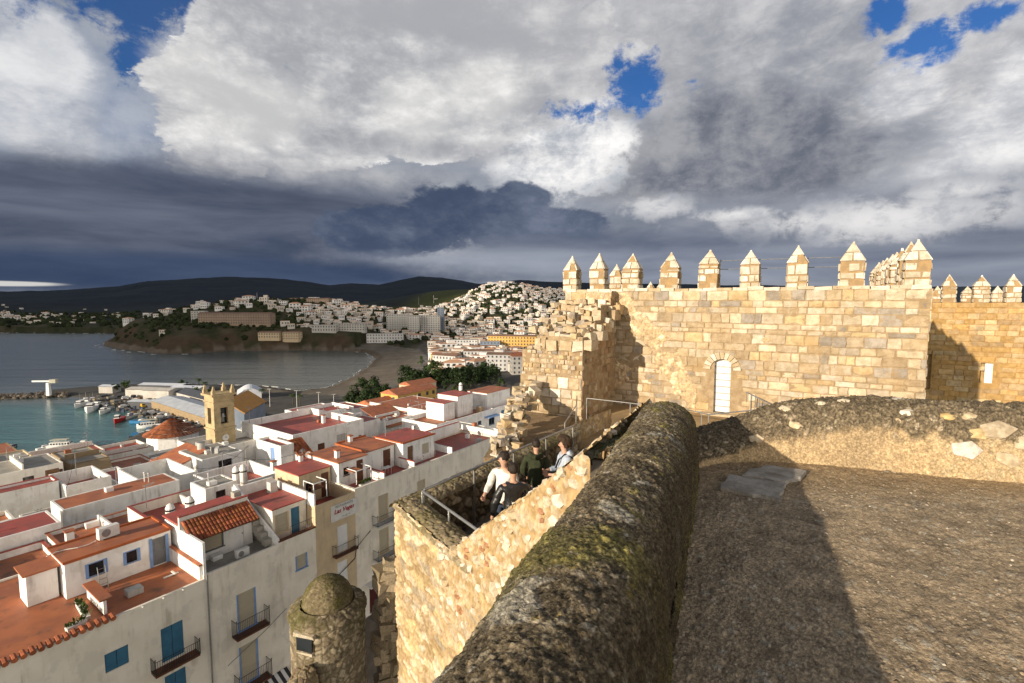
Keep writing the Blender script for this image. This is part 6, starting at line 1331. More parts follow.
for z, g, h in ((-18.0, .16, .22), (zt0 + .02, .30, .28), (-14.2, .12, .12)): mb = MB(); mb.box((tf.x, tf.y, z), (tw + 2 * g, tw + 2 * g, h), RZT); rel(mb.build('cornice', M['church_stone']), ct)
mb = MB(); mb.box((tf.x, tf.y, -16.2), (tw - 1.2, tw - 1.2, 2.9), RZT); rel(mb.build('belfry_room', M['dark_glass']), ct)
for su, sv in ((-1, -1), (1, -1), (1, 1), (-1, 1)):
    q = T(TWu + su * (tw / 2 - .1), TWv + sv * (tw / 2 - .1), zt0 + .16); mb = MB(); mb.box(q + V3(0, 0, .25), (.5, .5, .5), RZT); mb.box(q + V3(0, 0, .8), (.4, .4, .7), RZT, taper=.35); rel(mb.build('pinnacle', M['church_stone']), ct)
mb = MB(); mb.lathe([(.46, -.05), (.46, .05), (.4, .07), (.38, .05)], (0, 0, 0), 20); o = mb.build('clock', M['plastic_white'], ct); o.matrix_basis = Matrix.Translation(T(TWu, TWv - tw / 2 - .03, -19.3) - ct.location) @ Matrix.Rotation(RZT, 4, 'Z') @ Matrix.Rotation(R(90), 4, 'X')
mb = MB(); mb.box((0, .12, .08), (.04, .3, .02)); mb.box((.09, 0, .085), (.22, .04, .02)); mb.build('hands', M['black_iron'], o)
mb = MB(); bc = T(TWu, TWv - tw / 2 + .5, -16.4); mb.lathe([(.36, 0), (.3, .1), (.2, .5), (.05, .62)], bc, 14); rel(mb.build('bell', M['dull_metal']), ct)
GZ = -58.2
def at_px(px, py, z): x, y = onsea(px, py, z); return V3(x, y, z)
def shed(name, label, cat, base, L, Wd, rz, hw, hr, wall, roof, group=None, arched=False, roofth=.25):
    """hall with a pitched or vaulted roof; base = ground centre"""
    o = empty(name, base, label, cat, group, rz); mb = MB(); n = 10 if arched else 2
    ys = [-Wd / 2 + Wd * i / n for i in range(n + 1)]; zs = [hw + (hr - hw) * (math.sin(math.pi * i / n) if arched else (1 - abs(2 * i / n - 1))) for i in range(n + 1)]
    for sx in (-1, 1): mb.poly([(sx * L / 2, -Wd / 2, -2), (sx * L / 2, Wd / 2, -2)] + [(sx * L / 2, y, z) for y, z in list(zip(ys, zs))[::-1]])
    for sy in (-1, 1): mb.poly([(-L / 2, sy * Wd / 2, -2), (L / 2, sy * Wd / 2, -2), (L / 2, sy * Wd / 2, hw), (-L / 2, sy * Wd / 2, hw)])
    mb.build('wall', M[wall], o); mb = MB()
    for i in range(n):
        y0, y1, z0, z1 = ys[i] - (.3 if i == 0 else 0), ys[i + 1] + (.3 if i == n - 1 else 0), zs[i], zs[i + 1]
        mb.poly([(-L / 2 - .3, y0, z0 + roofth), (L / 2 + .3, y0, z0 + roofth), (L / 2 + .3, y1, z1 + roofth), (-L / 2 - .3, y1, z1 + roofth)]); mb.poly([(-L / 2 - .3, y0, z0), (-L / 2 - .3, y1, z1), (-L / 2 - .3, y1, z1 + roofth), (-L / 2 - .3, y0, z0 + roofth)]); mb.poly([(L / 2 + .3, y0, z0), (L / 2 + .3, y1, z1), (L / 2 + .3, y1, z1 + roofth), (L / 2 + .3, y0, z0 + roofth)])
    mb.build('roof', M[roof], o); return o
pbr('sheet_roof', (.50, .53, .57), (.40, .43, .47), .3, .5, spec=.5); pbr('tent_white', (.62, .65, .70), (.56, .59, .65), .3, .6); pbr('blue_grey_wall', (.20, .24, .30), (.16, .20, .26), .5, .8); pbr('dark_roof', (.08, .085, .10), (.06, .065, .08), .5, .6); pbr('teal_paint', (.02, .22, .20), (.02, .18, .17), 1, .5); pbr('pale_wall', (.50, .48, .44), (.42, .40, .37), .3, .9, extra=streaks((.28, .26, .23), .5, .5)); pbr('far_white', (.74, .73, .71), (.60, .59, .57), .05, .9, attr=True); pbr('far_dark', (.06, .065, .075), (.05, .05, .06), .05, .5); pbr('far_roof', (.42, .26, .18), (.36, .22, .15), .05, .9, attr=True)
ch = shed('market_hall', 'hall with an ochre tiled roof and blue-grey end wall behind the bell tower', 'hall', T(40.4, 78.2, -40), 12, 7.5, RZT + R(42), 16, 18.8, 'blue_grey_wall', 'ochre_tile')
p = at_px(250, 397, GZ); shed('white_tent_hall', 'big white vaulted tent hall by the bay behind the ochre roofed hall', 'hall', (p.x, p.y, GZ), 17, 13, R(-62), 3.2, 6.4, 'tent_white', 'tent_white', arched=True)
p, q = at_px(168, 406, GZ), at_px(224, 424, GZ); m_ = (p + q) / 2; shed('fish_market', 'long market hall with a ribbed white sheet roof along the quay', 'hall', (m_.x, m_.y, GZ), (q - p).length * 1.02, 15, math.atan2((q - p).y, (q - p).x), 4.0, 5.6, 'brown_render', 'sheet_roof')
p, q = at_px(186, 397, GZ), at_px(232, 409, GZ); m_ = (p + q) / 2; shed('harbour_shed', 'dark roofed long shed behind the white market hall', 'hall', (m_.x, m_.y, GZ), (q - p).length, 12, math.atan2((q - p).y, (q - p).x), 3.8, 5.6, 'pale_wall', 'dark_roof')
for px, py, L, Wd, h, lab, wl, rf in ((143, 396, 15, 9, 4.6, 'pale blocky warehouse on the quay, left of two standing side by side', 'pale_wall', 'pale_wall'), (163, 398, 17, 10, 5.2, 'pale blocky warehouse on the quay beside the teal container', 'pale_wall', 'pale_wall'), (165, 391, 30, 9, 4.2, 'long low white roofed warehouse at the back of the quay', 'far_dark', 'tent_white'), (190, 394, 20, 8, 4.4, 'white roofed warehouse nearest the bell tower at the back of the quay', 'pale_wall', 'tent_white'), (110, 391, 10, 6, 3.2, 'small white kiosk near the harbour trees', 'pale_wall', 'tent_white'), (148, 406, 18, 7, 2.6, 'grey canopy over the boatyard with yellow machines below', 'far_dark', 'sheet_roof')):
    p = at_px(px, py, GZ); shed('warehouse', lab, 'warehouse', (p.x, p.y, GZ), L, Wd, R(-8), h, h + .8, wl, rf, 'harbour warehouses')
p = at_px(180, 396, GZ); shed('half_round_hall', 'white half-round vaulted hall right of the teal container', 'hall', (p.x, p.y, GZ), 12, 12, R(40), 1.2, 5.4, 'tent_white', 'tent_white', arched=True)
p = at_px(173, 397, GZ); o = empty('container', p, 'teal container in front of the half-round hall', 'container', None, R(-10)); mb = MB(); mb.box((0, 0, 1.6), (7, 3, 3.0)); [mb.box((-3.3 + k * .6, -1.52, 1.6), (.2, .06, 2.8)) for k in range(12)]; mb.build('body', M['teal_paint'], o); mb = MB(); [mb.box((3.53, s_, 1.6), (.06, 1.3, 2.7)) for s_ in (-.7, .7)]; mb.build('door', M['teal_paint'], o)
# conical tiled kiosk
kc = empty('round_pavilion', T(34.5, 97, -45), 'white eight-sided pavilion with a conical clay tiled roof by the harbour', 'pavilion'); mb = MB(); mb.lathe([(5.2, -6), (5.2, 14.0)], T(34.5, 97, -45), 8); rel(mb.build('wall', M['white_wall']), kc)
mb = MB(); mb.col = (.9, .85, .8); cc = T(34.5, 97, -31)
for i in range(48):
    a0, a1 = i * math.pi / 24, (i + 1) * math.pi / 24
    for j in range(5):
        k = rnd.uniform(.6, 1.4); mb.col = (k, k, k * .9); r0, r1 = 5.9 * (1 - j / 5), 5.9 * (1 - (j + 1) / 5); z0, z1 = j * .72 + .12, (j + 1) * .72
        P0, P1, P2, P3 = [cc + V3(math.cos(a) * r, math.sin(a) * r, z) for a, r, z in ((a0, r0, z0), (a1, r0, z0 - .1), (a1, r1, z1 - .1), (a0, r1, z1))]; mb.poly([P0, P1, P2, P3])
mb.col = (1, 1, 1); rel(mb.build('roof', M['clay_tile']), kc)
# yellow and orange houses by the pines, steel roof frame
def far_house(label, x, y, z, L, Wd, h, rz, wall, roof, pitched=True, win=2, group=None, cat='house', name='house', flo=None, rh=None):
    o = empty(name, (x, y, z), label, cat, group, rz); flo = flo or max(1, int(h / 2.9)); fh = h / flo; mb = MB(); mb.box((0, 0, h / 2 - 1.5), (L, Wd, h + 3)); mb.mi = 1
    for f in range(flo):
        for k in range(win):
            xx = (k + .5) / win * L - L / 2
            for sy in (-1, 1): mb.box((xx, sy * Wd / 2, f * fh + fh * .52), (min(1.3, L / win * .5), .12, fh * .46))
        for sx in (-1, 1):
            for yy in (-.25, .25): mb.box((sx * L / 2, yy * Wd, f * fh + fh * .52), (.12, 1.1, fh * .46))
    mb.build('wall', [M[wall], M['far_dark']], o); mb = MB()
    if pitched:
        rh = rh or Wd * .2; e = .4
        a = [(-L / 2 - e, -Wd / 2 - e, h), (L / 2 + e, -Wd / 2 - e, h), (L / 2 + e, Wd / 2 + e, h), (-L / 2 - e, Wd / 2 + e, h), (-L / 2 - e, 0, h + rh), (L / 2 + e, 0, h + rh)]; b = len(mb.v); mb.v += a
        for q in ((0, 1, 5, 4), (2, 3, 4, 5), (0, 4, 3), (1, 2, 5), (3, 2, 1, 0)): mb.face([b + i for i in q])
    else: mb.box((0, 0, h + .1), (L + .2, Wd + .2, .2))
    mb.build('roof', M[roof], o); return o
for px, py, z, L, Wd, h, rz, wl, rf, lab in ((404, 398, -36, 14, 9, 6.5, RZT, 'yellow_wall', 'terracotta_roof', 'yellow house with a brown sloping roof in front of the pine clump'), (424, 393, -37, 7, 7, 6.0, RZT, 'yellow_wall', 'terracotta_roof', 'small yellow tower house right of the yellow house'), (418, 387, -42, 16, 9, 6.0, RZT, 'tan_wall', 'terracotta_roof', 'orange house half hidden behind the yellow houses'), (384, 402, -36, 16, 10, 4.0, RZT, 'warm_white_wall', 'terracotta_roof', 'low house with a broad brown roof left of the yellow house')):
    p = at_px(px, py, z); far_house(lab, p.x, p.y, z - 4, L, Wd, h, rz, wl, rf, group='yellow houses by the pines')
p = T(88, 22, -26); fr = empty('roof_frame', p, 'white steel frame of an open roof structure near the castle ruin', 'steel frame', None, RZT); mb = MB()
for x in (0, 6, 12):
    for y in (0, 8): mb.box((x, y, 3.5), (.3, .3, 9.0))
rel_ = mb.build('posts', M['white_paint'], fr); mb = MB()
for y in (0, 8):
    for z in (5.5, 8): mb.box((6, y, z), (12.6, .3, .35))
for x in (0, 6, 12):
    mb.box((x, 4, 8.3), (.3, 8.6, .3))
mb.build('beams', M['white_paint'], fr)
# ------------------------------------------------------------------ boats
pbr('hull_white', (.70, .70, .69), (.62, .62, .61), .4, .4); pbr('hull_red', (.40, .025, .018), (.34, .02, .015), .4, .4); pbr('hull_blue', (.03, .17, .36), (.025, .14, .30), .4, .4); pbr('hull_dark', (.04, .05, .07), (.035, .04, .06), .4, .4); pbr('tarp_beige', (.48, .46, .38), (.42, .40, .33), .5, .9)
def boat(x, y, L, rz, hull, label, kind='motor', deck='hull_white', group='boats moored in the harbour'):
    o = empty('boat', (x, y, SEA), label, 'boat', group, rz); B = L * .34; hb = L * .16; mb = MB(); n = 9; rows = []
    for i in range(n):
        t = i / (n - 1); xx = -L / 2 + L * t; wd = B / 2 * (1 - max(0, (t - .45) / .55) ** 2.2) * (.88 + .12 * min(1, t * 4)); sh = hb * (1 + .55 * max(0, t - .4) ** 1.5 * 2)
        rows.append([(xx, -wd * .6, -.4), (xx, -wd * .92, hb * .3), (xx, -wd, sh), (xx, wd, sh), (xx, wd * .92, hb * .3), (xx, wd * .6, -.4)])
    mb.grid(np.array(rows)); b = len(mb.v); mb.poly(rows[0][::-1]); mb.build('hull', M[hull], o)
    mb = MB(); mb.poly([(r[2][0], r[2][1] * .9, r[2][2] - .12) for r in rows] + [(r[3][0], r[3][1] * .9, r[3][2] - .12) for r in rows[::-1]]); mb.build('deck', M[deck], o)
    hz = hb * .9
    if kind == 'tour':
        mb = MB(); mb.box((-.02 * L, 0, hz + L * .07), (L * .72, B * .74, L * .14)); mb.build('cabin', M['hull_white'], o); mb = MB(); [mb.box((-.3 * L + k * L * .11, 0, hz + L * .075), (L * .075, B * .76, L * .07)) for k in range(7)]; mb.build('window', M['dark_glass'], o)
        mb = MB(); mb.box((-.02 * L, 0, hz + L * .255), (L * .66, B * .78, L * .02)); [mb.box((-.3 * L + (k % 3) * L * .28, (-.35 if k < 3 else .35) * B, hz + L * .19), (.12, .12, L * .12)) for k in range(6)]; mb.build('awning', M['tarp_beige' if deck != 'hull_blue' else 'hull_blue'], o)
    else:
        cx = {'motor': .05, 'trawler': .16, 'skiff': .1}[kind]; ch_ = {'motor': .16, 'trawler': .22, 'skiff': .1}[kind]; cl = {'motor': .36, 'trawler': .24, 'skiff': .2}[kind]
        mb = MB(); mb.box((cx * L, 0, hz + ch_ * L / 2), (cl * L, B * .62, ch_ * L), taper=.82); mb.build('cabin', M['hull_white'], o); mb = MB(); mb.box((cx * L, 0, hz + ch_ * L * .62), (cl * L * .93, B * .6, ch_ * L * .3)); mb.build('window', M['dark_glass'], o)
        mb = MB(); mb.tube([(cx * L, 0, hz + ch_ * L * .9), (cx * L, 0, hz + ch_ * L + L * (.35 if kind != 'skiff' else .1))], .06, 5); mb.tube([(cx * L - L * .1, 0, hz + ch_ * L + L * .12), (cx * L + L * .1, 0, hz + ch_ * L + L * .16)], .04, 4); mb.build('mast', M['dull_metal'], o)
        mb = MB(); [mb.tube([(r[2][0], r[2][1] * s_, r[2][2]), (r[2][0], r[2][1] * s_, r[2][2] + L * .05)], .03, 4) for r in rows[5:] for s_ in (1, -1)]; [mb.tube([(r[2][0], r[2][1] * s_, r[2][2] + L * .05) for r in rows[5:]], .03, 4) for s_ in (1, -1)]; mb.build('rail', M['dull_metal'], o)
    return o
def bpx(px, py): x, y = onsea(px, py, SEA); return x, y
BT = [(119, 421.5, 10.5, -70, 'hull_red', 'red hulled trawler with a white wheelhouse, the only red boat at the quay', 'trawler'), (91, 411, 15, -62, 'hull_white', 'big white motor cruiser with a tall bow at the end of the quay', 'motor'), (81, 406.5, 12, -75, 'hull_white', 'white cabin cruiser leftmost of the quayside boats', 'motor'), (104, 413, 10, -70, 'hull_white', 'white motor boat between the big cruiser and the red trawler', 'motor'), (97, 407.5, 11, -15, 'hull_dark', 'white boat with a dark hull side behind the big cruiser', 'motor'), (108, 409.5, 8, -80, 'hull_white', 'white fishing boat behind the small motor boats', 'trawler'), (131, 417.5, 8, -85, 'hull_white', 'white motor boat just right of the red trawler', 'motor'), (86, 402.8, 10, -40, 'hull_white', 'white boat at the inner side of the mole, behind the cruisers', 'motor'), (93, 401.8, 9, -40, 'hull_white', 'pale boat moored farthest along the inner quay', 'motor'),
      (140, 423.5, 9.5, -10, 'hull_blue', 'blue open boat at the corner of the quay, farthest of the blue boats', 'skiff'), (149, 427.5, 9.5, -150, 'hull_white', 'white tour boat with a beige awning between two blue boats', 'tour'), (159, 430, 9.5, 20, 'hull_blue', 'white cabin boat with a blue hull near the pavilion', 'motor'), (146, 435.5, 10, 25, 'hull_blue', 'long low blue skiff nearest the town quay', 'skiff'), (134, 437.2, 4, 60, 'hull_dark', 'small dark dinghy beside the blue skiff', 'skiff'), (157, 434.5, 7, 22, 'hull_blue', 'blue skiff behind the long low blue skiff', 'skiff'),
      (61, 448, 9, 12, 'hull_white', 'white excursion boat with a beige canopy behind the rooftops', 'tour'), (80, 448, 8.5, 15, 'hull_white', 'white excursion boat with a blue top and a mast behind the rooftops', 'trawler'), (113, 447.5, 6, 80, 'hull_white', 'small white sailing boat with a radar arm close to the roofs', 'skiff'), (44, 449, 5, 70, 'hull_white', 'small white boat with a bare mast left of the excursion boats', 'motor'), (9, 448, 5, 60, 'hull_dark', 'tiny dark boat at the left edge of the harbour water', 'skiff')]
for px, py, L, rz, hull, lab, kind in BT: x, y = bpx(px, py); boat(x, y, L, R(rz), hull, lab, kind)
# mole crane, mole hut
p = at_px(49, 395.5, -58.6); cr = empty('harbour_crane', p, 'white hammerhead crane standing on the mole', 'crane', None, R(4)); mb = MB(); mb.box((0, 0, 4), (2.0, 2.0, 8), taper=.75); mb.build('tower', M['white_paint'], cr); mb = MB(); mb.box((-2.5, 0, 9.0), (13, 1.2, .9)); mb.build('jib', M['white_paint'], cr); mb = MB(); mb.box((3.4, 0, 9.0), (3.6, 2.4, 2.2)); mb.build('counterweight', M['tarp_beige'], cr)
mb = MB()
for i in range(420):
    t = rnd.random(); px = -4 + 72 * t; x, y = bpx(px, 398.0 - 2.5 * t + rnd.uniform(-1.2, 1.6)); r = rnd.uniform(.6, 1.5); k = rnd.uniform(.5, 1.2); mb.col = (.17 * k, .15 * k, .13 * k); mb.rock((x, y, SEA + rnd.uniform(0, 1.8)), (r, r, r * .8))
mb.col = (1, 1, 1); tag(mb.build('breakwater_rubble', M['rubble']), 'dark boulders of the harbour mole', 'boulders', kind='stuff')
# ------------------------------------------------------------------ parked vehicles on the quay
pbr('car_white', (.60, .60, .60), (.55, .55, .55), 1, .3, spec=.5); pbr('car_grey', (.16, .165, .17), (.14, .145, .15), 1, .3, spec=.5); pbr('car_dark', (.02, .022, .028), (.018, .02, .024), 1, .3, spec=.5); pbr('car_yellow', (.52, .33, .04), (.46, .29, .03), 1, .35, spec=.5); pbr('tyre', (.015, .015, .015), (.02, .02, .02), 1, .8)
def car(paint, van=False):
    o = empty('parked_car', (0, 0, 0), '', 'car'); h = 1.9 if van else 1.45; mb = MB(); mb.box((0, 0, .62), (4.3, 1.75, .62)); mb.box((-.25 if not van else -.4, 0, (.93 + h) / 2), (2.6 if not van else 3.3, 1.6, h - .93), taper=.8); mb.build('body', M[paint], o)
    mb = MB(); mb.box((-.25 if not van else -.4, 0, (.95 + h) / 2 + .02), (2.66 if not van else 3.36, 1.5, (h - .93) * .6), taper=.85); mb.build('window', M['dark_glass'], o)
    for sx in (-1.35, 1.35):
        for sy in (-.85, .85): mb = MB(); mb.tube([(sx, sy - .1, .33), (sx, sy + .1, .33)], .33, 10); mb.build('wheel', M['tyre'], o)
    return o
CARS = [(152, 414, 'car_white', 1, 'white van parked by the quay behind the red trawler'), (147, 415.5, 'car_dark', 0, 'dark car parked left of the white van'), (163, 414.5, 'car_white', 0, 'white car in the middle of the quay car park'), (168, 416, 'car_white', 0, 'white car right of the middle of the car park'), (171, 418.5, 'car_grey', 0, 'grey car in the second row of the car park'), (176, 419.5, 'car_dark', 0, 'dark car beside the grey one in the second row'), (181, 421, 'car_grey', 0, 'grey car in the second row close to the market hall'), (186, 423, 'car_white', 0, 'white car at the near end of the second row'), (160, 418, 'car_white', 0, 'white car nearest the water in the car park'), (165, 420.5, 'car_dark', 0, 'dark car near the blue boats'), (192, 425, 'car_dark', 0, 'dark car near the foot of the bell tower'), (197, 427.5, 'car_grey', 0, 'grey car under the bell tower'), (199, 424, 'car_white', 0, 'white car under the market roof edge'), (136, 405.5, 'car_yellow', 1, 'yellow work machine under the grey canopy, left one'), (143, 407, 'car_yellow', 1, 'yellow work machine under the grey canopy, right one'),
        (130, 403, 'car_grey', 0, 'grey car left of the yellow machines'), (126, 399, 'car_white', 1, 'white van between the kiosk and the pale warehouse'), (134, 398, 'car_dark', 1, 'dark van in front of the pale warehouse'), (121, 397, 'car_dark', 0, 'dark car near the white kiosk'), (118, 402, 'car_grey', 0, 'grey car by the mole root'), (112, 399, 'car_grey', 0, 'grey car in the boatyard beyond the cruisers'), (105, 397, 'car_dark', 0, 'dark car at the start of the mole'), (152, 402, 'car_white', 0, 'white car before the pale warehouse by the teal container'), (158, 404, 'car_grey', 0, 'grey car between warehouse and market hall'), (124, 407, 'car_white', 0, 'white car behind the white motor boats'), (178, 415, 'car_dark', 0, 'dark car alongside the market hall wall')]
protos = {}
for px, py, paint, van, lab in CARS:
    key = (paint, van)
    if key not in protos: o = protos[key] = car(paint, van)
    else: o = copy_tree(protos[key])
    p = at_px(px, py, GZ + .2); o.location = p; o.rotation_euler = (0, 0, R(rnd.choice((-35, 55)) + rnd.uniform(-6, 6))); o['label'] = lab; o['group'] = 'vehicles parked on the quay'; o['category'] = 'car' if 'car' in lab else ('van' if 'van' in lab else 'work machine')
    o.name = 'parked_van' if 'van' in lab else ('work_machine' if 'machine' in lab else 'parked_car')
mb = MB()
for i in range(260):      # crates, nets and gear lying about the quay
    px, py = rnd.uniform(88, 200), rnd.uniform(396, 424)
    if py > 400 + (px - 88) * .33 + 1 or px > 165 and py < 408: continue
    p = at_px(px, py, GZ); k = rnd.choice([(.3, .28, .24), (.12, .11, .1), (.45, .44, .42), (.2, .12, .07), (.08, .1, .16), (.35, .3, .2)]); mb.col = k; mb.box(p + V3(0, 0, .3), (rnd.uniform(.6, 2.2), rnd.uniform(.6, 1.6), rnd.uniform(.5, 1.6)), rnd.uniform(0, 3))
mb.col = (1, 1, 1); tag(mb.build('quay_clutter', M['rubble']), 'nets, crates and gear lying about the quay', 'fishing gear', kind='stuff')
# promenade lamps along the bay
for px, py, h, lab in ((246, 406, 9, 'tall promenade lamp left of the others behind the white tent hall'), (270, 407, 10, 'tall promenade lamp right of the white tent hall'), (297, 409, 10, 'tall promenade lamp beyond the big white block'), (319, 411, 10, 'tall promenade lamp above the white attics'), (334, 409, 8, 'promenade lamp left of the pine clump')):
    p = at_px(px, py, GZ); o = empty('street_lamp', p, lab, 'street lamp', 'promenade lamps'); mb = MB(); mb.tube([(0, 0, 0), (0, 0, h)], .16, 6, .1); mb.build('pole', M['plastic_white'], o); mb = MB(); mb.box((0, 0, h), (2.2, .5, .3)); mb.build('lamp_head', M['dull_metal'], o)
# ------------------------------------------------------------------ trees
def tree(name, label, base, h, r, kind='pine', n=420, leaf=.8, group=None, trunk_h=.35, seed=0):
    rg = random.Random(seed); o = empty(name, base, label, 'tree', group); mb = MB(); th = h * trunk_h; mb.tube([(0, 0, -1), (.1, 0, th * .5), (0, .1, th)], h * .03 + .06, 7, h * .018 + .04); limbs = []
    for k in range(6):
        a = rg.uniform(0, 6.28); q = V3(math.cos(a) * r * .6, math.sin(a) * r * .6, th + (h - th) * rg.uniform(.3, .75)); mb.tube([(0, 0, th * .85), (q.x * .5, q.y * .5, (th + q.z) / 2), q], h * .014 + .03, 5, .03); limbs.append(q)
    mb.build('trunk', M['bark'], o); mb = MB(); cl = []
    for k in range(max(9, n // 30)):
        a = rg.uniform(0, 6.28); t = rg.random() ** .5; zz = rg.random(); rr = r * t * (math.sin(math.pi * min(1, .18 + zz * .8)) if kind != 'palm' else 1); cl.append((V3(math.cos(a) * rr, math.sin(a) * rr, th + (h - th) * zz), r * rg.uniform(.2, .42), rg.uniform(.6, 1.5)))
    for k in range(n):
        c, cr_, br = rg.choice(cl); d = V3(rg.gauss(0, 1), rg.gauss(0, 1), rg.gauss(0, 1)).normalized(); p = c + d * cr_ * rg.uniform(.5, 1.0); br2 = br * rg.uniform(.7, 1.3); mb.col = (br2, br2, br2 * .9)
        u = d.orthogonal().normalized(); u = (u + V3(rg.uniform(-.5, .5), rg.uniform(-.5, .5), rg.uniform(-.3, .3))).normalized(); v = d.cross(u).normalized(); s = leaf * rg.uniform(.5, 1.2)
        mb.poly([p - u * s * .5, p + v * s * .35, p + u * s * .5, p - v * s * .35 + d * s * .2])
    mb.col = (1, 1, 1); mb.build('crown', M['pine_leaf' if kind == 'pine' else 'leaf'], o); return o
def gpx(px, py, z=-58): x, y = onsea(px, py, z); return V3(x, y, z)
for i, (px, py, h, r, lab) in enumerate(((362, 405, 14, 6.5, 'dark round pine at the left of the clump by the beach'), (374, 407, 15, 7, 'large dark pine in the middle of the clump by the beach'), (386, 408, 12, 6, 'dark pine at the right of the clump by the beach'), (368, 409, 10, 6, 'lower dark pine at the front of the clump by the beach'), (352, 407, 8, 4.0, 'small dark pine at the left end of the clump by the beach'))):
    tree('pine_tree', lab, gpx(px, py), h, r, 'pine', 1700, 1.1, 'pine clump by the beach', .25, i)
for i in range(13):
    px = 406 + i * 7.2; lab = ['dark park tree in the row between beach and town, first from the beach', 'second dark park tree from the beach', 'third dark park tree from the beach', 'fourth dark park tree from the beach', 'taller light green park tree in the row between beach and town', 'sixth dark park tree from the beach', 'middle dark park tree in front of the white balcony houses', 'eighth dark park tree from the beach', 'ninth dark park tree, beside the white balcony houses', 'tenth dark park tree from the beach', 'eleventh dark park tree from the beach', 'last but one dark park tree towards the castle ruin', 'last dark park tree towards the castle ruin'][i]
    tree('park_tree', lab, gpx(px, 387 + rnd.uniform(-3, 4)), (18 if i == 4 else rnd.uniform(11, 15)), rnd.uniform(6.5, 8.5), 'leaf' if i == 4 else 'pine', 1000, 1.4, 'row of park trees', .3, 40 + i)
for i in range(9):
    lab = ['grey-green street tree at the end of the beach road', 'street tree beside the seafront houses', 'street tree by the parked cars of the beach road', 'low tree below the yellow apartment block', 'tree in front of the orange house', 'tree behind the orange house', 'tree beside the white roof frame', 'tree before the white figure chimney', 'tree left of the white figure chimney'][i]
    px, py = ((421, 366), (448, 381), (456, 378), (470, 372), (426, 390), (446, 392), (500, 388), (464, 398), (455, 397))[i]
    tree('street_tree', lab, gpx(px, py), rnd.uniform(6, 9), rnd.uniform(3, 4.5), 'pine' if i % 2 else 'leaf', 380, 1.0, 'street trees', .3, 70 + i)
for i, (px, py, h, lab) in enumerate(((126, 391, 7, 'leafy tree standing behind the harbour kiosk'), (115, 391, 4.5, 'small tree left of the leafy harbour tree'), (197, 398, 6, 'round tree in front of the white warehouse roof'), (183, 390, 6, 'tree behind the white roofed warehouses'), (207, 397, 5, 'small tree beside the round warehouse tree'))):
    tree('harbour_tree', lab, gpx(px, py), h, h * .5, 'leaf', 340, .9, 'harbour trees', .3, 90 + i)
for i, (px, py, lab) in enumerate(((293, 405, 'flat-topped palm beside the left lamp of the promenade'), (300, 406, 'flat-topped palm beside the promenade lamp, right of its twin'), (205, 391, 'thin palm near the warehouses'), (199, 388, 'second thin palm near the warehouses'), (262, 399, 'small palm beside the white tent hall'))):
    p = gpx(px, py); o = empty('palm_tree', p, lab, 'palm', 'palms by the bay'); mb = MB(); mb.tube([(0, 0, -1), (.1, 0, 3), (0, 0, 5.5)], .25, 7, .18); mb.build('trunk', M['bark'], o); mb = MB()
    for k in range(26):
        a = k * 2.4; e = rnd.uniform(-.3, .9); d = V3(math.cos(a), math.sin(a), 0); s_ = V3(-math.sin(a), math.cos(a), 0) * .3; b = V3(0, 0, 5.5); m_ = b + d * 1.2 + V3(0, 0, e); t_ = b + d * 2.5 + V3(0, 0, e - 1.1); kk = rnd.uniform(.6, 1.3); mb.col = (kk, kk, kk); mb.poly([b, m_ - s_, t_, m_ + s_])
    mb.col = (1, 1, 1); mb.build('crown', M['leaf'], o)
# ------------------------------------------------------------------ houses across the bay and on the hills: every one an object of its own
rng = random.Random(21)
hm = []
for k in range(10):                 # ten house shapes sharing meshes
    mb = MB(); L, Wd, h = rng.uniform(8, 15), rng.uniform(7, 10), rng.choice((3.4, 5.8, 6.2, 6.4)); c = rng.choice([(1, 1, 1.0001), (1.02, 1, .96), (.95, .93, .9), (1, .93, .82), (1.05, 1.04, 1.03)]); mb.col = c; mb.box((0, 0, h / 2 - 2), (L, Wd, h + 4))
    if k % 3 == 0: mb.box((L * .2, Wd * .1, h + 1.2), (L * .45, Wd * .6, 2.6))
    if k % 2 == 0: mb.box((-L * .5 - 1.2, 0, h * .3 - 1.5), (2.6, Wd * .8, h * .5 + 3))
    mb.mi = 1; mb.col = (1, 1, 1)
    for f in range(1 if h < 4 else 2):
        for q in range(3):
            x = (q - 1) * L * .3; mb.box((x, -Wd / 2, f * 2.9 + 1.6), (L * .15, .16, 1.4)); mb.box((x, Wd / 2, f * 2.9 + 1.6), (L * .15, .16, 1.4))
        for q in (-.25, .25): mb.box((-L / 2, q * Wd, f * 2.9 + 1.6), (.16, 1.3, 1.4)); mb.box((L / 2, q * Wd, f * 2.9 + 1.6), (.16, 1.3, 1.4))
    mb.mi = 2; mb.col = rng.choice([(1, .9, .8), (.9, .75, .65), (1.3, 1.2, 1.1)])
    if k % 2: 
        b = len(mb.v); e = .4; rh = 1.6; mb.v += [(-L / 2 - e, -Wd / 2 - e, h), (L / 2 + e, -Wd / 2 - e, h), (L / 2 + e, Wd / 2 + e, h), (-L / 2 - e, Wd / 2 + e, h), (-L * .2, 0, h + rh), (L * .2, 0, h + rh)]
        for q in ((0, 1, 5, 4), (2, 3, 4, 5), (3, 0, 4), (1, 2, 5)): mb.face([b + i for i in q])
    else: mb.box((0, 0, h + .12), (L * .96, Wd * .96, .2))
    o = mb.build('tmp', [M['far_white'], M['far_dark'], M['far_roof']]); hm.append((o.data, k, L)); bpy.data.objects.remove(o)
occ = []
def free(x, y, r):
    for a, b, c in occ:
        if (a - x) ** 2 + (b - y) ** 2 < (c + r) ** 2: return False
    return True
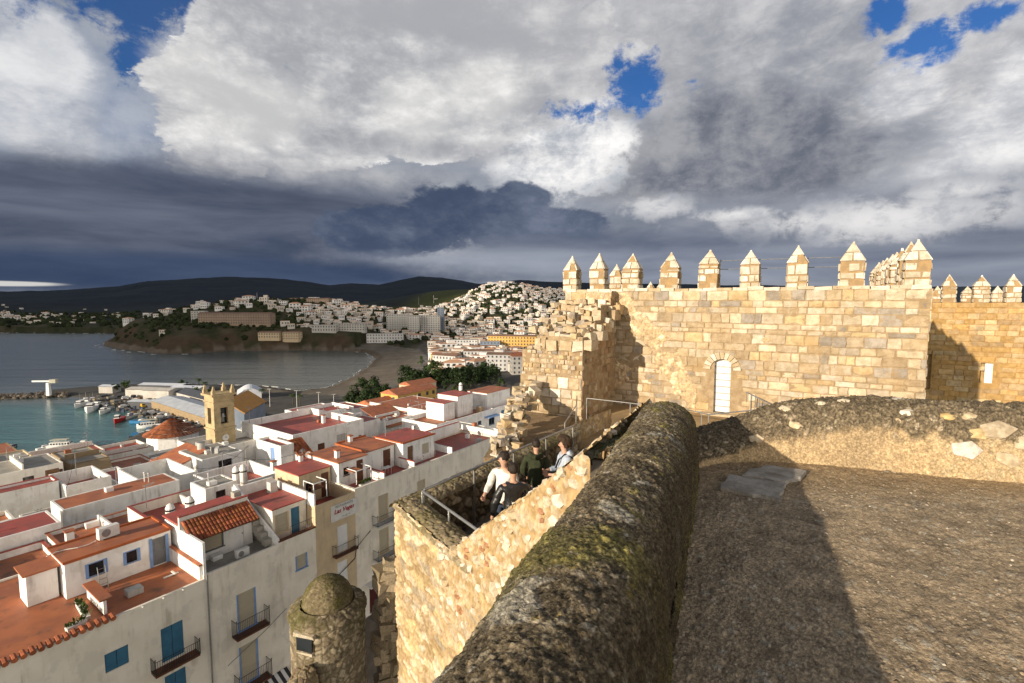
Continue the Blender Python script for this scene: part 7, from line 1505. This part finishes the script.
def scatter(n, poly_px_fn, group, label_fn, sc=(.8, 1.2), dark=1.0, tries=60):
    made = 0
    pts = [poly_px_fn() for _ in range(n * tries)]; P_ = np.array(pts); z, d, ins, _, _ = land_z(P_[:, 0], P_[:, 1])
    for (x, y), zz, dd, ii in zip(pts, z, d, ins):
        if made >= n: break
        if not ii or dd < 14: continue
        s = rng.uniform(*sc); 
        if not free(x, y, 5.0 * s): continue
        me, k, L = rng.choice(hm); occ.append((x, y, 5.0 * s)); o = bpy.data.objects.new('hillside_house', me); COL.objects.link(o); o.location = (x, y, zz); o.rotation_euler = (0, 0, rng.uniform(-.5, .5) + (0.6 if rng.random() < .3 else 0)); o.scale = (s, s, s * rng.uniform(.85, 1.2))
        shape = 'flat-roofed' if k % 2 == 0 else 'tile-roofed'; tag(o, label_fn(x, y, zz, shape, made), 'house', group); made += 1
    return made
def polar(px0, px1, r0, r1):
    def f():
        a = math.atan((rng.uniform(px0, px1) - 512) / 500.0); r = rng.uniform(r0, r1); return (r * math.tan(a), r)
    return f
def gaussf(cx, cy, sx, sy):
    return lambda: (rng.gauss(cx, sx), rng.gauss(cy, sy))
W_H = lambda z: 'near the crest' if z > 14 else ('on the upper slope' if z > -12 else ('halfway down' if z > -34 else 'at the foot'))
side = lambda x, c: 'seaward side' if x < c else 'castle side'
# special blocks first
SPEC = [(237, 333, 640, 95, 13, 13.5, -4, 'brown_block', 'far_tile', 'very long pale brown apartment block across the headland', 'long_block'), (310, 323, 760, 66, 12, 12, -6, 'brown_block', 'far_tile', 'second long brown apartment block right of and above the longest one', 'long_block'), (200, 332, 650, 16, 12, 12, 10, 'pale_wall', 'pale_wall', 'pinkish square block at the left end of the longest apartment block', 'block'),
        (270, 346, 610, 26, 10, 7, -4, 'tan_wall', 'far_tile', 'low tan seafront house at the foot of the headland, left of two', 'block'), (292, 344, 612, 20, 10, 9, -6, 'tan_wall', 'far_tile', 'low tan seafront house at the foot of the headland, right of two', 'block'),
        (398, 338, 700, 30, 12, 22, 6, 'grey_wall', 'grey_roof', 'tall grey seafront tower block, left of three', 'tower'), (414, 340, 690, 16, 12, 24, 2, 'grey_wall', 'grey_roof', 'tall grey seafront tower block in the middle of three', 'tower'), (431, 338, 700, 26, 12, 24, 0, 'grey_wall', 'grey_roof', 'tall pale grey tower block, right of three', 'tower'), (441, 336, 720, 9, 10, 34, 0, 'blue_grey_wall', 'grey_roof', 'slim blue-grey tower rising behind the grey tower blocks', 'tower'),
        (385, 349, 620, 44, 9, 11, 4, 'far_plain', 'grey_roof', 'white seafront hotel with rows of balconies at the end of the beach', 'hotel'), (350, 346, 640, 40, 10, 9, 0, 'pale_wall', 'grey_roof', 'pale seafront block left of the white hotel', 'block'), (325, 347, 630, 30, 10, 8, 0, 'pale_wall', 'grey_roof', 'pale low seafront block where the beach begins', 'block'),
        (515, 346, 560, 60, 14, 14, -8, 'yellow_wall', 'far_tile', 'long yellow ochre apartment block right of the park', 'block'), (447, 368, 440, 24, 11, 8, -28, 'far_plain', 'far_tile', 'white seafront house with balconies at the top of the beach', 'block'), (437, 364, 450, 8, 9, 8, -28, 'yellow_wall', 'terracotta_roof', 'ochre house end beside the white seafront house', 'block'), (500, 378, 400, 20, 11, 13, -10, 'far_plain', 'far_tile', 'tall white house with balconies rising behind the park trees', 'block'), (520, 380, 380, 14, 10, 14, 12, 'pale_wall', 'terracotta_roof', 'pale apartment house beside the castle ruin', 'block'), (512, 372, 420, 16, 10, 11, 8, 'warm_white_wall', 'terracotta_roof', 'cream apartment house above the pale one beside the castle ruin', 'block'), (480, 363, 470, 30, 11, 8, -4, 'far_plain', 'far_tile', 'white row of houses with a brown roof above the park', 'block'), (466, 352, 560, 26, 10, 10, 0, 'far_plain', 'grey_roof', 'white apartment block with blue-grey balconies above the park, left', 'block'), (490, 353, 550, 22, 10, 9, 0, 'blue_grey_wall', 'grey_roof', 'bluish apartment block above the park, right', 'block')]
pbr('far_tile', (.25, .15, .105), (.20, .125, .09), .1, .9); pbr('brown_block', (.34, .25, .18), (.27, .2, .15), .06, .9)
pbr('far_plain', (.62, .61, .60), (.52, .51, .50), .1, .9)
for px, py, Y, L, Wd, h, rz, wl, rf, lab, kind in SPEC:
    x = (px - 512) / 500.0 * Y; zz = float(land_z([x], [Y])[0][0]); fl = max(2, int(h / 2.9)); L = L * 1.0; occ.append((x, Y, L * .5))
    far_house(lab, x, Y, zz, L, Wd, h, R(rz), wl, rf, rf in ('far_tile', 'terracotta_roof'), max(2, int(L / 3.2)), 'large blocks round the bay', 'apartment block', 'apartment_block', fl, 1.6)
# crown of the headland: white terrace blocks
for i in range(7):
    x, y = -400 + i * 17, 800 + rng.uniform(-8, 8); zz = float(land_z([x], [y])[0][0]); occ.append((x, y, 9)); far_house(['first', 'second', 'third', 'fourth', 'fifth', 'sixth', 'seventh'][i] + ' white block of the row crowning the headland, counted from the sea', x, y, zz, 15, 9, rng.uniform(6, 9), R(rng.uniform(-12, 12)), 'far_plain', 'grey_roof', False, 5, 'white blocks crowning the headland', 'apartment block', 'apartment_block', 3)
x, y = -48, 1105; zz = float(land_z([x], [y])[0][0])
for i in range(5): xx = x - 20 + i * 10; far_house(['leftmost', 'second', 'tallest middle', 'fourth', 'rightmost'][i] + ' white villa of the cluster on the summit of the sunlit hill', xx, y + rng.uniform(-5, 5), float(land_z([xx], [y])[0][0]), 11, 9, 9 if i == 2 else 6, R(rng.uniform(-15, 15)), 'far_plain', 'grey_roof', False, 3, 'villas on the sunlit summit', 'villa', 'villa', 2); occ.append((xx, y, 6))
scatter(85, gaussf(-35, 1060, 75, 75), 'white houses of the sunlit hill', lambda x, y, z, s, i: f'small white {s} villa {W_H(z)} of the sunlit hill, {side(x, -35)}', (.75, 1.1))
scatter(55, polar(520, 570, 900, 1180), 'white houses of the sunlit ridge', lambda x, y, z, s, i: f'small white {s} villa {W_H(z)} of the sunlit ridge beside the merlons', (.75, 1.1))
scatter(75, gaussf(-330, 790, 110, 60), 'houses on the shaded headland', lambda x, y, z, s, i: f'small {s} house {W_H(z)} of the shaded headland, {side(x, -340)}', (.8, 1.2))
scatter(50, polar(395, 560, 640, 900), 'houses of the shaded plain', lambda x, y, z, s, i: f'low {s} house in the shaded plain between the tower blocks and the sunlit hill', (.8, 1.2))
scatter(22, polar(445, 530, 380, 560), 'town houses behind the park', lambda x, y, z, s, i: f'pale {s} town house behind the park trees', (.9, 1.3))
scatter(12, polar(-5, 60, 1150, 1500), 'houses on the far left shore', lambda x, y, z, s, i: f'distant pale {s} house on the far shore of the bay', (1.0, 1.6))
# the remaining hundreds of houses read as one speckle
def stuff_houses(name, lab, fns):
    mb = MB()
    for n, fn, sc in fns:
        pts = [fn() for _ in range(n * 12)]; P_ = np.array(pts); z, d, ins, _, _ = land_z(P_[:, 0], P_[:, 1]); m_ = 0
        for (x, y), zz, dd, ii in zip(pts, z, d, ins):
            if m_ >= n: break
            if not ii or dd < 14: continue
            s = rng.uniform(.7, 1.1) * sc
            if not free(x, y, 4.2 * s): continue
            occ.append((x, y, 4.2 * s)); m_ += 1; L, Wd, h = rng.uniform(7, 12) * s, rng.uniform(6, 9) * s, rng.choice((3.2, 5.8, 6.2)) * s; rz = rng.uniform(-.6, .6); mb.mi = 0; mb.col = rng.choice([(1, 1, 1.0001), (1, .95, .87), (.9, .87, .82), (.75, .70, .62)]); mb.box((x, y, zz + h / 2 - 2), (L, Wd, h + 4), rz); mb.mi = 1; mb.col = (1, 1, 1); cs, sn = math.cos(rz), math.sin(rz)
            for q in (-.28, .05, .3): mb.box((x + q * L * cs + Wd / 2 * sn, y + q * L * sn - Wd / 2 * cs, zz + h * .55), (L * .16, .16, h * .3), rz)
            mb.mi = 2; mb.col = rng.choice([(1, .9, .8), (.8, .7, .6), (1.4, 1.35, 1.3), (1.4, 1.35, 1.3)]); mb.box((x, y, zz + h + .12), (L * 1.02, Wd * 1.02, .3), rz)
    mb.col = (1, 1, 1); return tag(mb.build(name, [M['far_white'], M['far_dark'], M['far_roof']]), lab, 'houses', kind='stuff')
stuff_houses('far_houses', 'hundreds of tiny houses speckling the hills and the shaded plain', [(130, gaussf(-35, 1090, 95, 95), .85), (110, polar(515, 575, 950, 1350), .85), (230, gaussf(-300, 800, 120, 75), .9), (90, polar(300, 420, 640, 760), .9), (260, polar(385, 575, 640, 1000), .9), (150, polar(432, 545, 390, 640), 1.15), (60, polar(-20, 130, 1000, 1900), 1.0), (40, polar(390, 430, 640, 1300), .9)])
# scrub and trees between them
mb = MB()
def scrub(n, fn, r0, r1):
    pts = [fn() for _ in range(n * 3)]; P_ = np.array(pts); z, d, ins, _, _ = land_z(P_[:, 0], P_[:, 1]); m_ = 0
    for (x, y), zz, dd, ii in zip(pts, z, d, ins):
        if m_ >= n: break
        if not ii or dd < 6: continue
        m_ += 1; r = rng.uniform(r0, r1); k = rng.uniform(.5, 1.5); mb.col = (.030 * k, .042 * k, .018 * k); mb.rock((x, y, zz + r * .4), (r, r, r * rng.uniform(.7, 1.2)))
scrub(900, gaussf(-320, 790, 120, 70), 1.8, 4.5); scrub(1100, gaussf(-35, 1070, 95, 90), 1.8, 4.4); scrub(700, polar(385, 575, 600, 1050), 1.8, 4.5); scrub(350, polar(430, 540, 380, 620), 1.8, 4.0); scrub(400, polar(515, 575, 900, 1300), 1.6, 4.0); scrub(500, polar(-20, 140, 930, 1700), 3, 7); scrub(160, gaussf(-420, 640, 60, 25), 1.6, 3.6); scrub(200, polar(150, 300, 620, 680), 1.5, 3.4)
mb.col = (1, 1, 1); tag(mb.build('scrub', M['rubble']), 'dark scrub and garden trees covering the far hills', 'scrub', kind='stuff')
# masts on the hills
for px, Y, h, lab in ((258, 850, 26, 'thin radio mast above the crown of the headland'), (419, 1350, 20, 'thin mast on the green ridge, left one'), (434, 1350, 22, 'thin mast on the green ridge, right one')):
    x = (px - 512) / 500.0 * Y; zz = float(land_z([x], [Y])[0][0]); mb = MB(); mb.tube([(x, Y, zz - 2), (x, Y, zz + h)], .8, 6, .35); tag(mb.build('radio_mast', M['dull_metal']), lab, 'mast', 'masts on the hills')
# ------------------------------------------------------------------ visitors on the lower terrace
pbr('skin', (.50, .30, .21), (.46, .26, .18), 8, .55, spec=.35)
pbr('hair_dark', (.018, .012, .009), (.03, .02, .014), 40, .6, .6, 160, .01, spec=.3)
pbr('hair_brown', (.035, .02, .012), (.055, .032, .018), 40, .6, .8, 120, .015, spec=.3)
pbr('leather', (.012, .012, .013), (.02, .02, .021), 12, .33, .5, 24, .02, spec=.5)
pbr('green_cloth', (.035, .042, .020), (.025, .03, .015), 12, .95, .5, 30, .02)
pbr('white_cloth', (.66, .64, .60), (.56, .54, .50), 10, .9, .5, 22, .02)
pbr('hoodie_cloth', (.42, .47, .55), (.35, .40, .48), 10, .95, .5, 24, .02)
pbr('denim', (.04, .055, .09), (.03, .045, .075), 12, .9); pbr('dark_cloth', (.02, .02, .022), (.03, .03, .032), 12, .9); pbr('shoe', (.03, .028, .026), (.04, .036, .032), 10, .6); pbr('eye_dark', (.01, .01, .01), (.015, .015, .015), 5, .2)
def skin_mesh(name, V_, E_, Rr, mat, parent, sub=2, root=0):
    me = bpy.data.meshes.new(name); me.from_pydata([tuple(v) for v in V_], E_, []); o = bpy.data.objects.new(name, me); COL.objects.link(o)
    md = o.modifiers.new('skin', 'SKIN'); md.use_smooth_shade = True; md.branch_smoothing = .6
    sv = me.skin_vertices[0].data
    for i, r in enumerate(Rr): sv[i].radius = r if hasattr(r, '__len__') else (r, r); sv[i].use_root = (i == root)
    o.modifiers.new('sub', 'SUBSURF').levels = sub; o.modifiers['sub'].render_levels = sub
    dg = bpy.context.evaluated_depsgraph_get(); m2 = bpy.data.meshes.new_from_object(o.evaluated_get(dg)); o.modifiers.clear(); o.data = m2; bpy.data.meshes.remove(me)
    m2.materials.clear(); m2.materials.append(M[mat]); m2.polygons.foreach_set('use_smooth', [True] * len(m2.polygons)); o.parent = parent
    return o
def join_into(o, mb):
    """adds the collected polygons of mb to the mesh of o"""
    bm = bmesh.new(); bm.from_mesh(o.data); vs = [bm.verts.new(v) for v in mb.v]
    for f in mb.f:
        try: q = bm.faces.new([vs[i] for i in f]); q.smooth = True
        except ValueError: pass
    bm.to_mesh(o.data); bm.free()
def person(label, loc, face_deg, h, top, top_mat, leg_mat, hair_mat, hair, armL, armR, head_turn=0, head_nod=0, lean=0, step=.1, fem=False, bag=None, hood=False):
    """facing +Y locally; armL/armR: elbow and wrist positions; every length for a 1.75 m figure"""
    k = h / 1.75; root = empty('person', loc, label, 'person', 'visitors on the terrace', R(face_deg)); v = lambda x, y, z: V3(x * k, (y + lean * max(0, z - .9)) * k, z * k)
    sw = .17 if fem else .19
    J = dict(pel=v(0, 0, .95), wai=v(0, .0, 1.10), che=v(0, -.01, 1.28), upc=v(0, -.015, 1.41), nec=v(0, -.005, 1.50), nk2=v(0, .01, 1.56), hd1=v(0, .02, 1.63), hd2=v(0, .015, 1.70))
    names = list(J); Vv = [J[n] for n in names]; E = [(i, i + 1) for i in range(len(names) - 1)]; Rr = [(.15 * k, .11 * k), (.13 * k, .10 * k), (.155 * k, .11 * k), (.13 * k, .09 * k), (.055 * k, .055 * k), (.054 * k, .058 * k), (.072 * k, .09 * k), (.066 * k, .082 * k)]
    def add(p, par, r): Vv.append(p); Rr.append((r * k, r * k)); E.append((par, len(Vv) - 1)); return len(Vv) - 1
    wr = []
    for sg, arm in ((-1, armL), (1, armR)):
        s = add(v(sg * sw, -.015, 1.42), 3, .058); e = add(v(*arm[0]), s, .043); w_ = add(v(*arm[1]), e, .028); d = (v(*arm[1]) - v(*arm[0])).normalized(); hnd = add(v(*arm[1]) + d * .06 * k, w_, .034); wr.append((v(*arm[1]) + d * .06 * k, d, sg))
        hp = add(v(sg * .09, 0, .88), 0, .088); kn = add(v(sg * .10, sg * step * .5 + .02, .49), hp, .058); an = add(v(sg * .10, sg * step - .03, .09), kn, .038); add(v(sg * .105, sg * step + .10, .04), an, .036)
    body = skin_mesh('body', Vv, E, Rr, 'skin', root)
    # face: nose, brow, lips, ears, then five fingers on each hand
    hc = v(0, .02, 1.655); rz = Matrix.Rotation(R(head_turn), 3, 'Z') @ Matrix.Rotation(R(head_nod), 3, 'X')
    for p in body.data.vertices:
        if p.co.z > 1.575 * k:
            q = p.co - hc; 
            if q.y > .03 * k:
                q.y += .030 * k * math.exp(-((q.x / (.016 * k)) ** 2) - ((q.z + .010 * k) / (.024 * k)) ** 2); q.y += .010 * k * math.exp(-((q.x / (.03 * k)) ** 2) - ((q.z + .055 * k) / (.012 * k)) ** 2); q.y -= .008 * k * math.exp(-(((abs(q.x) - .032 * k) / (.016 * k)) ** 2) - ((q.z - .012 * k) / (.012 * k)) ** 2)
            if abs(q.x) > .05 * k and abs(q.z) < .035 * k and abs(q.y) < .03 * k: q.x *= 1.16
            p.co = hc + rz @ q
    mbf = MB()
    for hp_, d, sg in wr:
        side_ = d.orthogonal().normalized(); up = d.cross(side_)
        for f in range(4):
            o_ = side_ * (-.027 + .018 * f) * k; L = (.062, .075, .07, .055)[f] * k; mbf.tube([hp_ + o_, hp_ + o_ + d * (.03 * k + L * .5), hp_ + o_ + d * (.03 * k + L * .8) - up * .02 * k, hp_ + o_ + d * (.025 * k + L * .85) - up * .045 * k], .0095 * k, 6, .007 * k)
        mbf.tube([hp_ - d * .02 * k - side_ * .02 * k, hp_ + d * .02 * k - side_ * .05 * k, hp_ + d * .05 * k - side_ * .052 * k - up * .015 * k], .011 * k, 6, .008 * k)
    join_into(body, mbf)
    mb = MB()
    for sx in (-1, 1): p = hc + rz @ V3(sx * .031 * k, .088 * k, .012 * k); mb.rock(p, (.010 * k, .006 * k, .007 * k), sub=1)
    mb.build('eyes', M['eye_dark'], root)
    # hair cap from the skull, longer or curlier by kind
    bm = bmesh.new(); bmesh.ops.create_icosphere(bm, subdivisions=4, radius=1.0)
    rg = random.Random(int(h * 1000))
    for p in bm.verts:
        q = p.co.copy(); n_ = fbm(np.array([[q.x * 3.5, q.y * 3.5, q.z * 3.5]]), 3, int(h * 100))[0]; sc = 1 + (.25 * n_ if hair != 'curly' else .5 * n_)
        big = 1.04 if hair != 'curly' else 1.28; x, y, z = q.x * .083 * sc * big, q.y * .103 * sc * big, q.z * .112 * sc * big
        if q.y > .25 and q.z < .42: y = min(y, .045)            # leave the face free
        if hair == 'short' and q.z < -.15: x *= .8; y *= .8; z = max(z, -.055)
        if hair == 'curly' and q.z < -.2: z *= 1.0; y -= .02
        p.co = hc + rz @ V3(x * k, (y - .012) * k, (z + .022) * k)
    me = bpy.data.meshes.new('hair'); bm.to_mesh(me); bm.free(); me.polygons.foreach_set('use_smooth', [True] * len(me.polygons)); me.materials.append(M[hair_mat]); o = bpy.data.objects.new('hair', me); COL.objects.link(o); o.parent = root
    # jacket: torso and sleeves as one garment, hem below the waist
    g = .022 * k; Vj = [v(0, 0, .84), v(0, 0, .96), v(0, .0, 1.12), v(0, -.01, 1.29), v(0, -.015, 1.425), v(0, -.008, 1.485)]; Ej = [(i, i + 1) for i in range(5)]; Rj = [(.185 * k, .14 * k), (.18 * k, .14 * k), (.165 * k, .13 * k), (.185 * k, .14 * k), (.15 * k, .105 * k), (.075 * k, .075 * k)]
    for sg, arm in ((-1, armL), (1, armR)):
        Vj.append(v(sg * (sw + .005), -.015, 1.415)); Rj.append((.082 * k, .082 * k)); Ej.append((4, len(Vj) - 1)); m_ = (V3(*arm[0]) + V3(sg * sw, -.015, 1.42)) / 2
        Vj.append(v(*m_)); Rj.append((.073 * k,) * 2); Ej.append((len(Vj) - 2, len(Vj) - 1)); Vj.append(v(*arm[0])); Rj.append((.066 * k,) * 2); Ej.append((len(Vj) - 2, len(Vj) - 1)); Vj.append(v(*(V3(*arm[0]) * .1 + V3(*arm[1]) * .9))); Rj.append((.046 * k,) * 2); Ej.append((len(Vj) - 2, len(Vj) - 1))
    jk = skin_mesh('jacket', Vj, Ej, Rj, top_mat, root); P_ = np.array([p.co for p in jk.data.vertices]); f = fbm(P_ * np.array((9, 9, 16.)), 3, 7)
    for p, q in zip(jk.data.vertices, f): p.co += p.normal * float(q) * .035 * k
    if hood:
        mb = MB(); c = v(0, -.085, 1.47)
        for i in range(9):
            for j in range(1): a = math.pi * (i / 8) + math.pi; mb.rock(c + V3(math.cos(a) * .10 * k, math.sin(a) * .055 * k + .02, (.02 - .03 * math.sin(math.pi * i / 8)) * k), (.055 * k, .05 * k, .055 * k), sub=2)
        mb.build('hood', M[top_mat], root, smooth=True)
    lg = skin_mesh('trousers', [v(0, 0, .98), v(0, 0, .90), v(-.09, 0, .85), v(-.10, -step * .5 + .02, .49), v(-.10, -step - .03, .10), v(.09, 0, .85), v(.10, step * .5 + .02, .49), v(.10, step - .03, .10)], [(0, 1), (1, 2), (2, 3), (3, 4), (1, 5), (5, 6), (6, 7)], [(.16 * k, .125 * k), (.165 * k, .13 * k), (.105 * k,) * 2, (.078 * k,) * 2, (.062 * k,) * 2, (.105 * k,) * 2, (.078 * k,) * 2, (.062 * k,) * 2], leg_mat, root)
    for sg in (-1, 1):
        mb = MB(); c = v(sg * .103, sg * step + .04, .05); mb.rock(c, (.048 * k, .14 * k, .05 * k), sub=2); mb.build('shoe', M['shoe'], root, smooth=True)
    if bag:
        mb = MB(); pts = [v(-.10, -.13, 1.22), v(-.12, -.10, 1.42), v(-.11, .03, 1.48), v(-.09, .13, 1.38), v(.02, .155, 1.20)]; mb.tube(pts, .018 * k, 6); mb.build('strap', M['leather'], root)
    return root
TZ = -4.40
person('man in a black leather jacket seen from behind, dark short hair, standing on the terrace', (.02, 7.85, TZ), 12, 1.76, 'jacket', 'leather', 'denim', 'hair_dark', 'short', ((-.31, -.02, 1.14), (-.33, .07, .90)), ((.30, .03, 1.15), (.25, .20, 1.02)), 4, -4)
person('man in an open white jacket facing the camera side, looking down to his left', (-.14, 8.55, TZ), 152, 1.74, 'jacket', 'white_cloth', 'denim', 'hair_dark', 'short', ((-.28, .05, 1.14), (-.22, .25, 1.05)), ((.29, .02, 1.14), (.27, .22, 1.03)), -52, -8)
person('person in a dark olive hooded coat seen from behind by the town-side parapet', (.46, 9.35, TZ + .03), -8, 1.70, 'jacket', 'green_cloth', 'dark_cloth', 'hair_dark', 'short', ((-.27, .03, 1.12), (-.20, .18, .98)), ((.27, .03, 1.12), (.20, .18, .98)), 8, -8, hood=True)
person('woman with curly dark hair in a pale blue-grey hoodie with a bag strap', (.98, 9.15, TZ + .06), 100, 1.78, 'jacket', 'hoodie_cloth', 'denim', 'hair_brown', 'curly', ((-.24, .06, 1.12), (-.12, .28, 1.12)), ((.24, .06, 1.12), (.12, .28, 1.13)), -2, -12, fem=True, bag=True, hood=True)
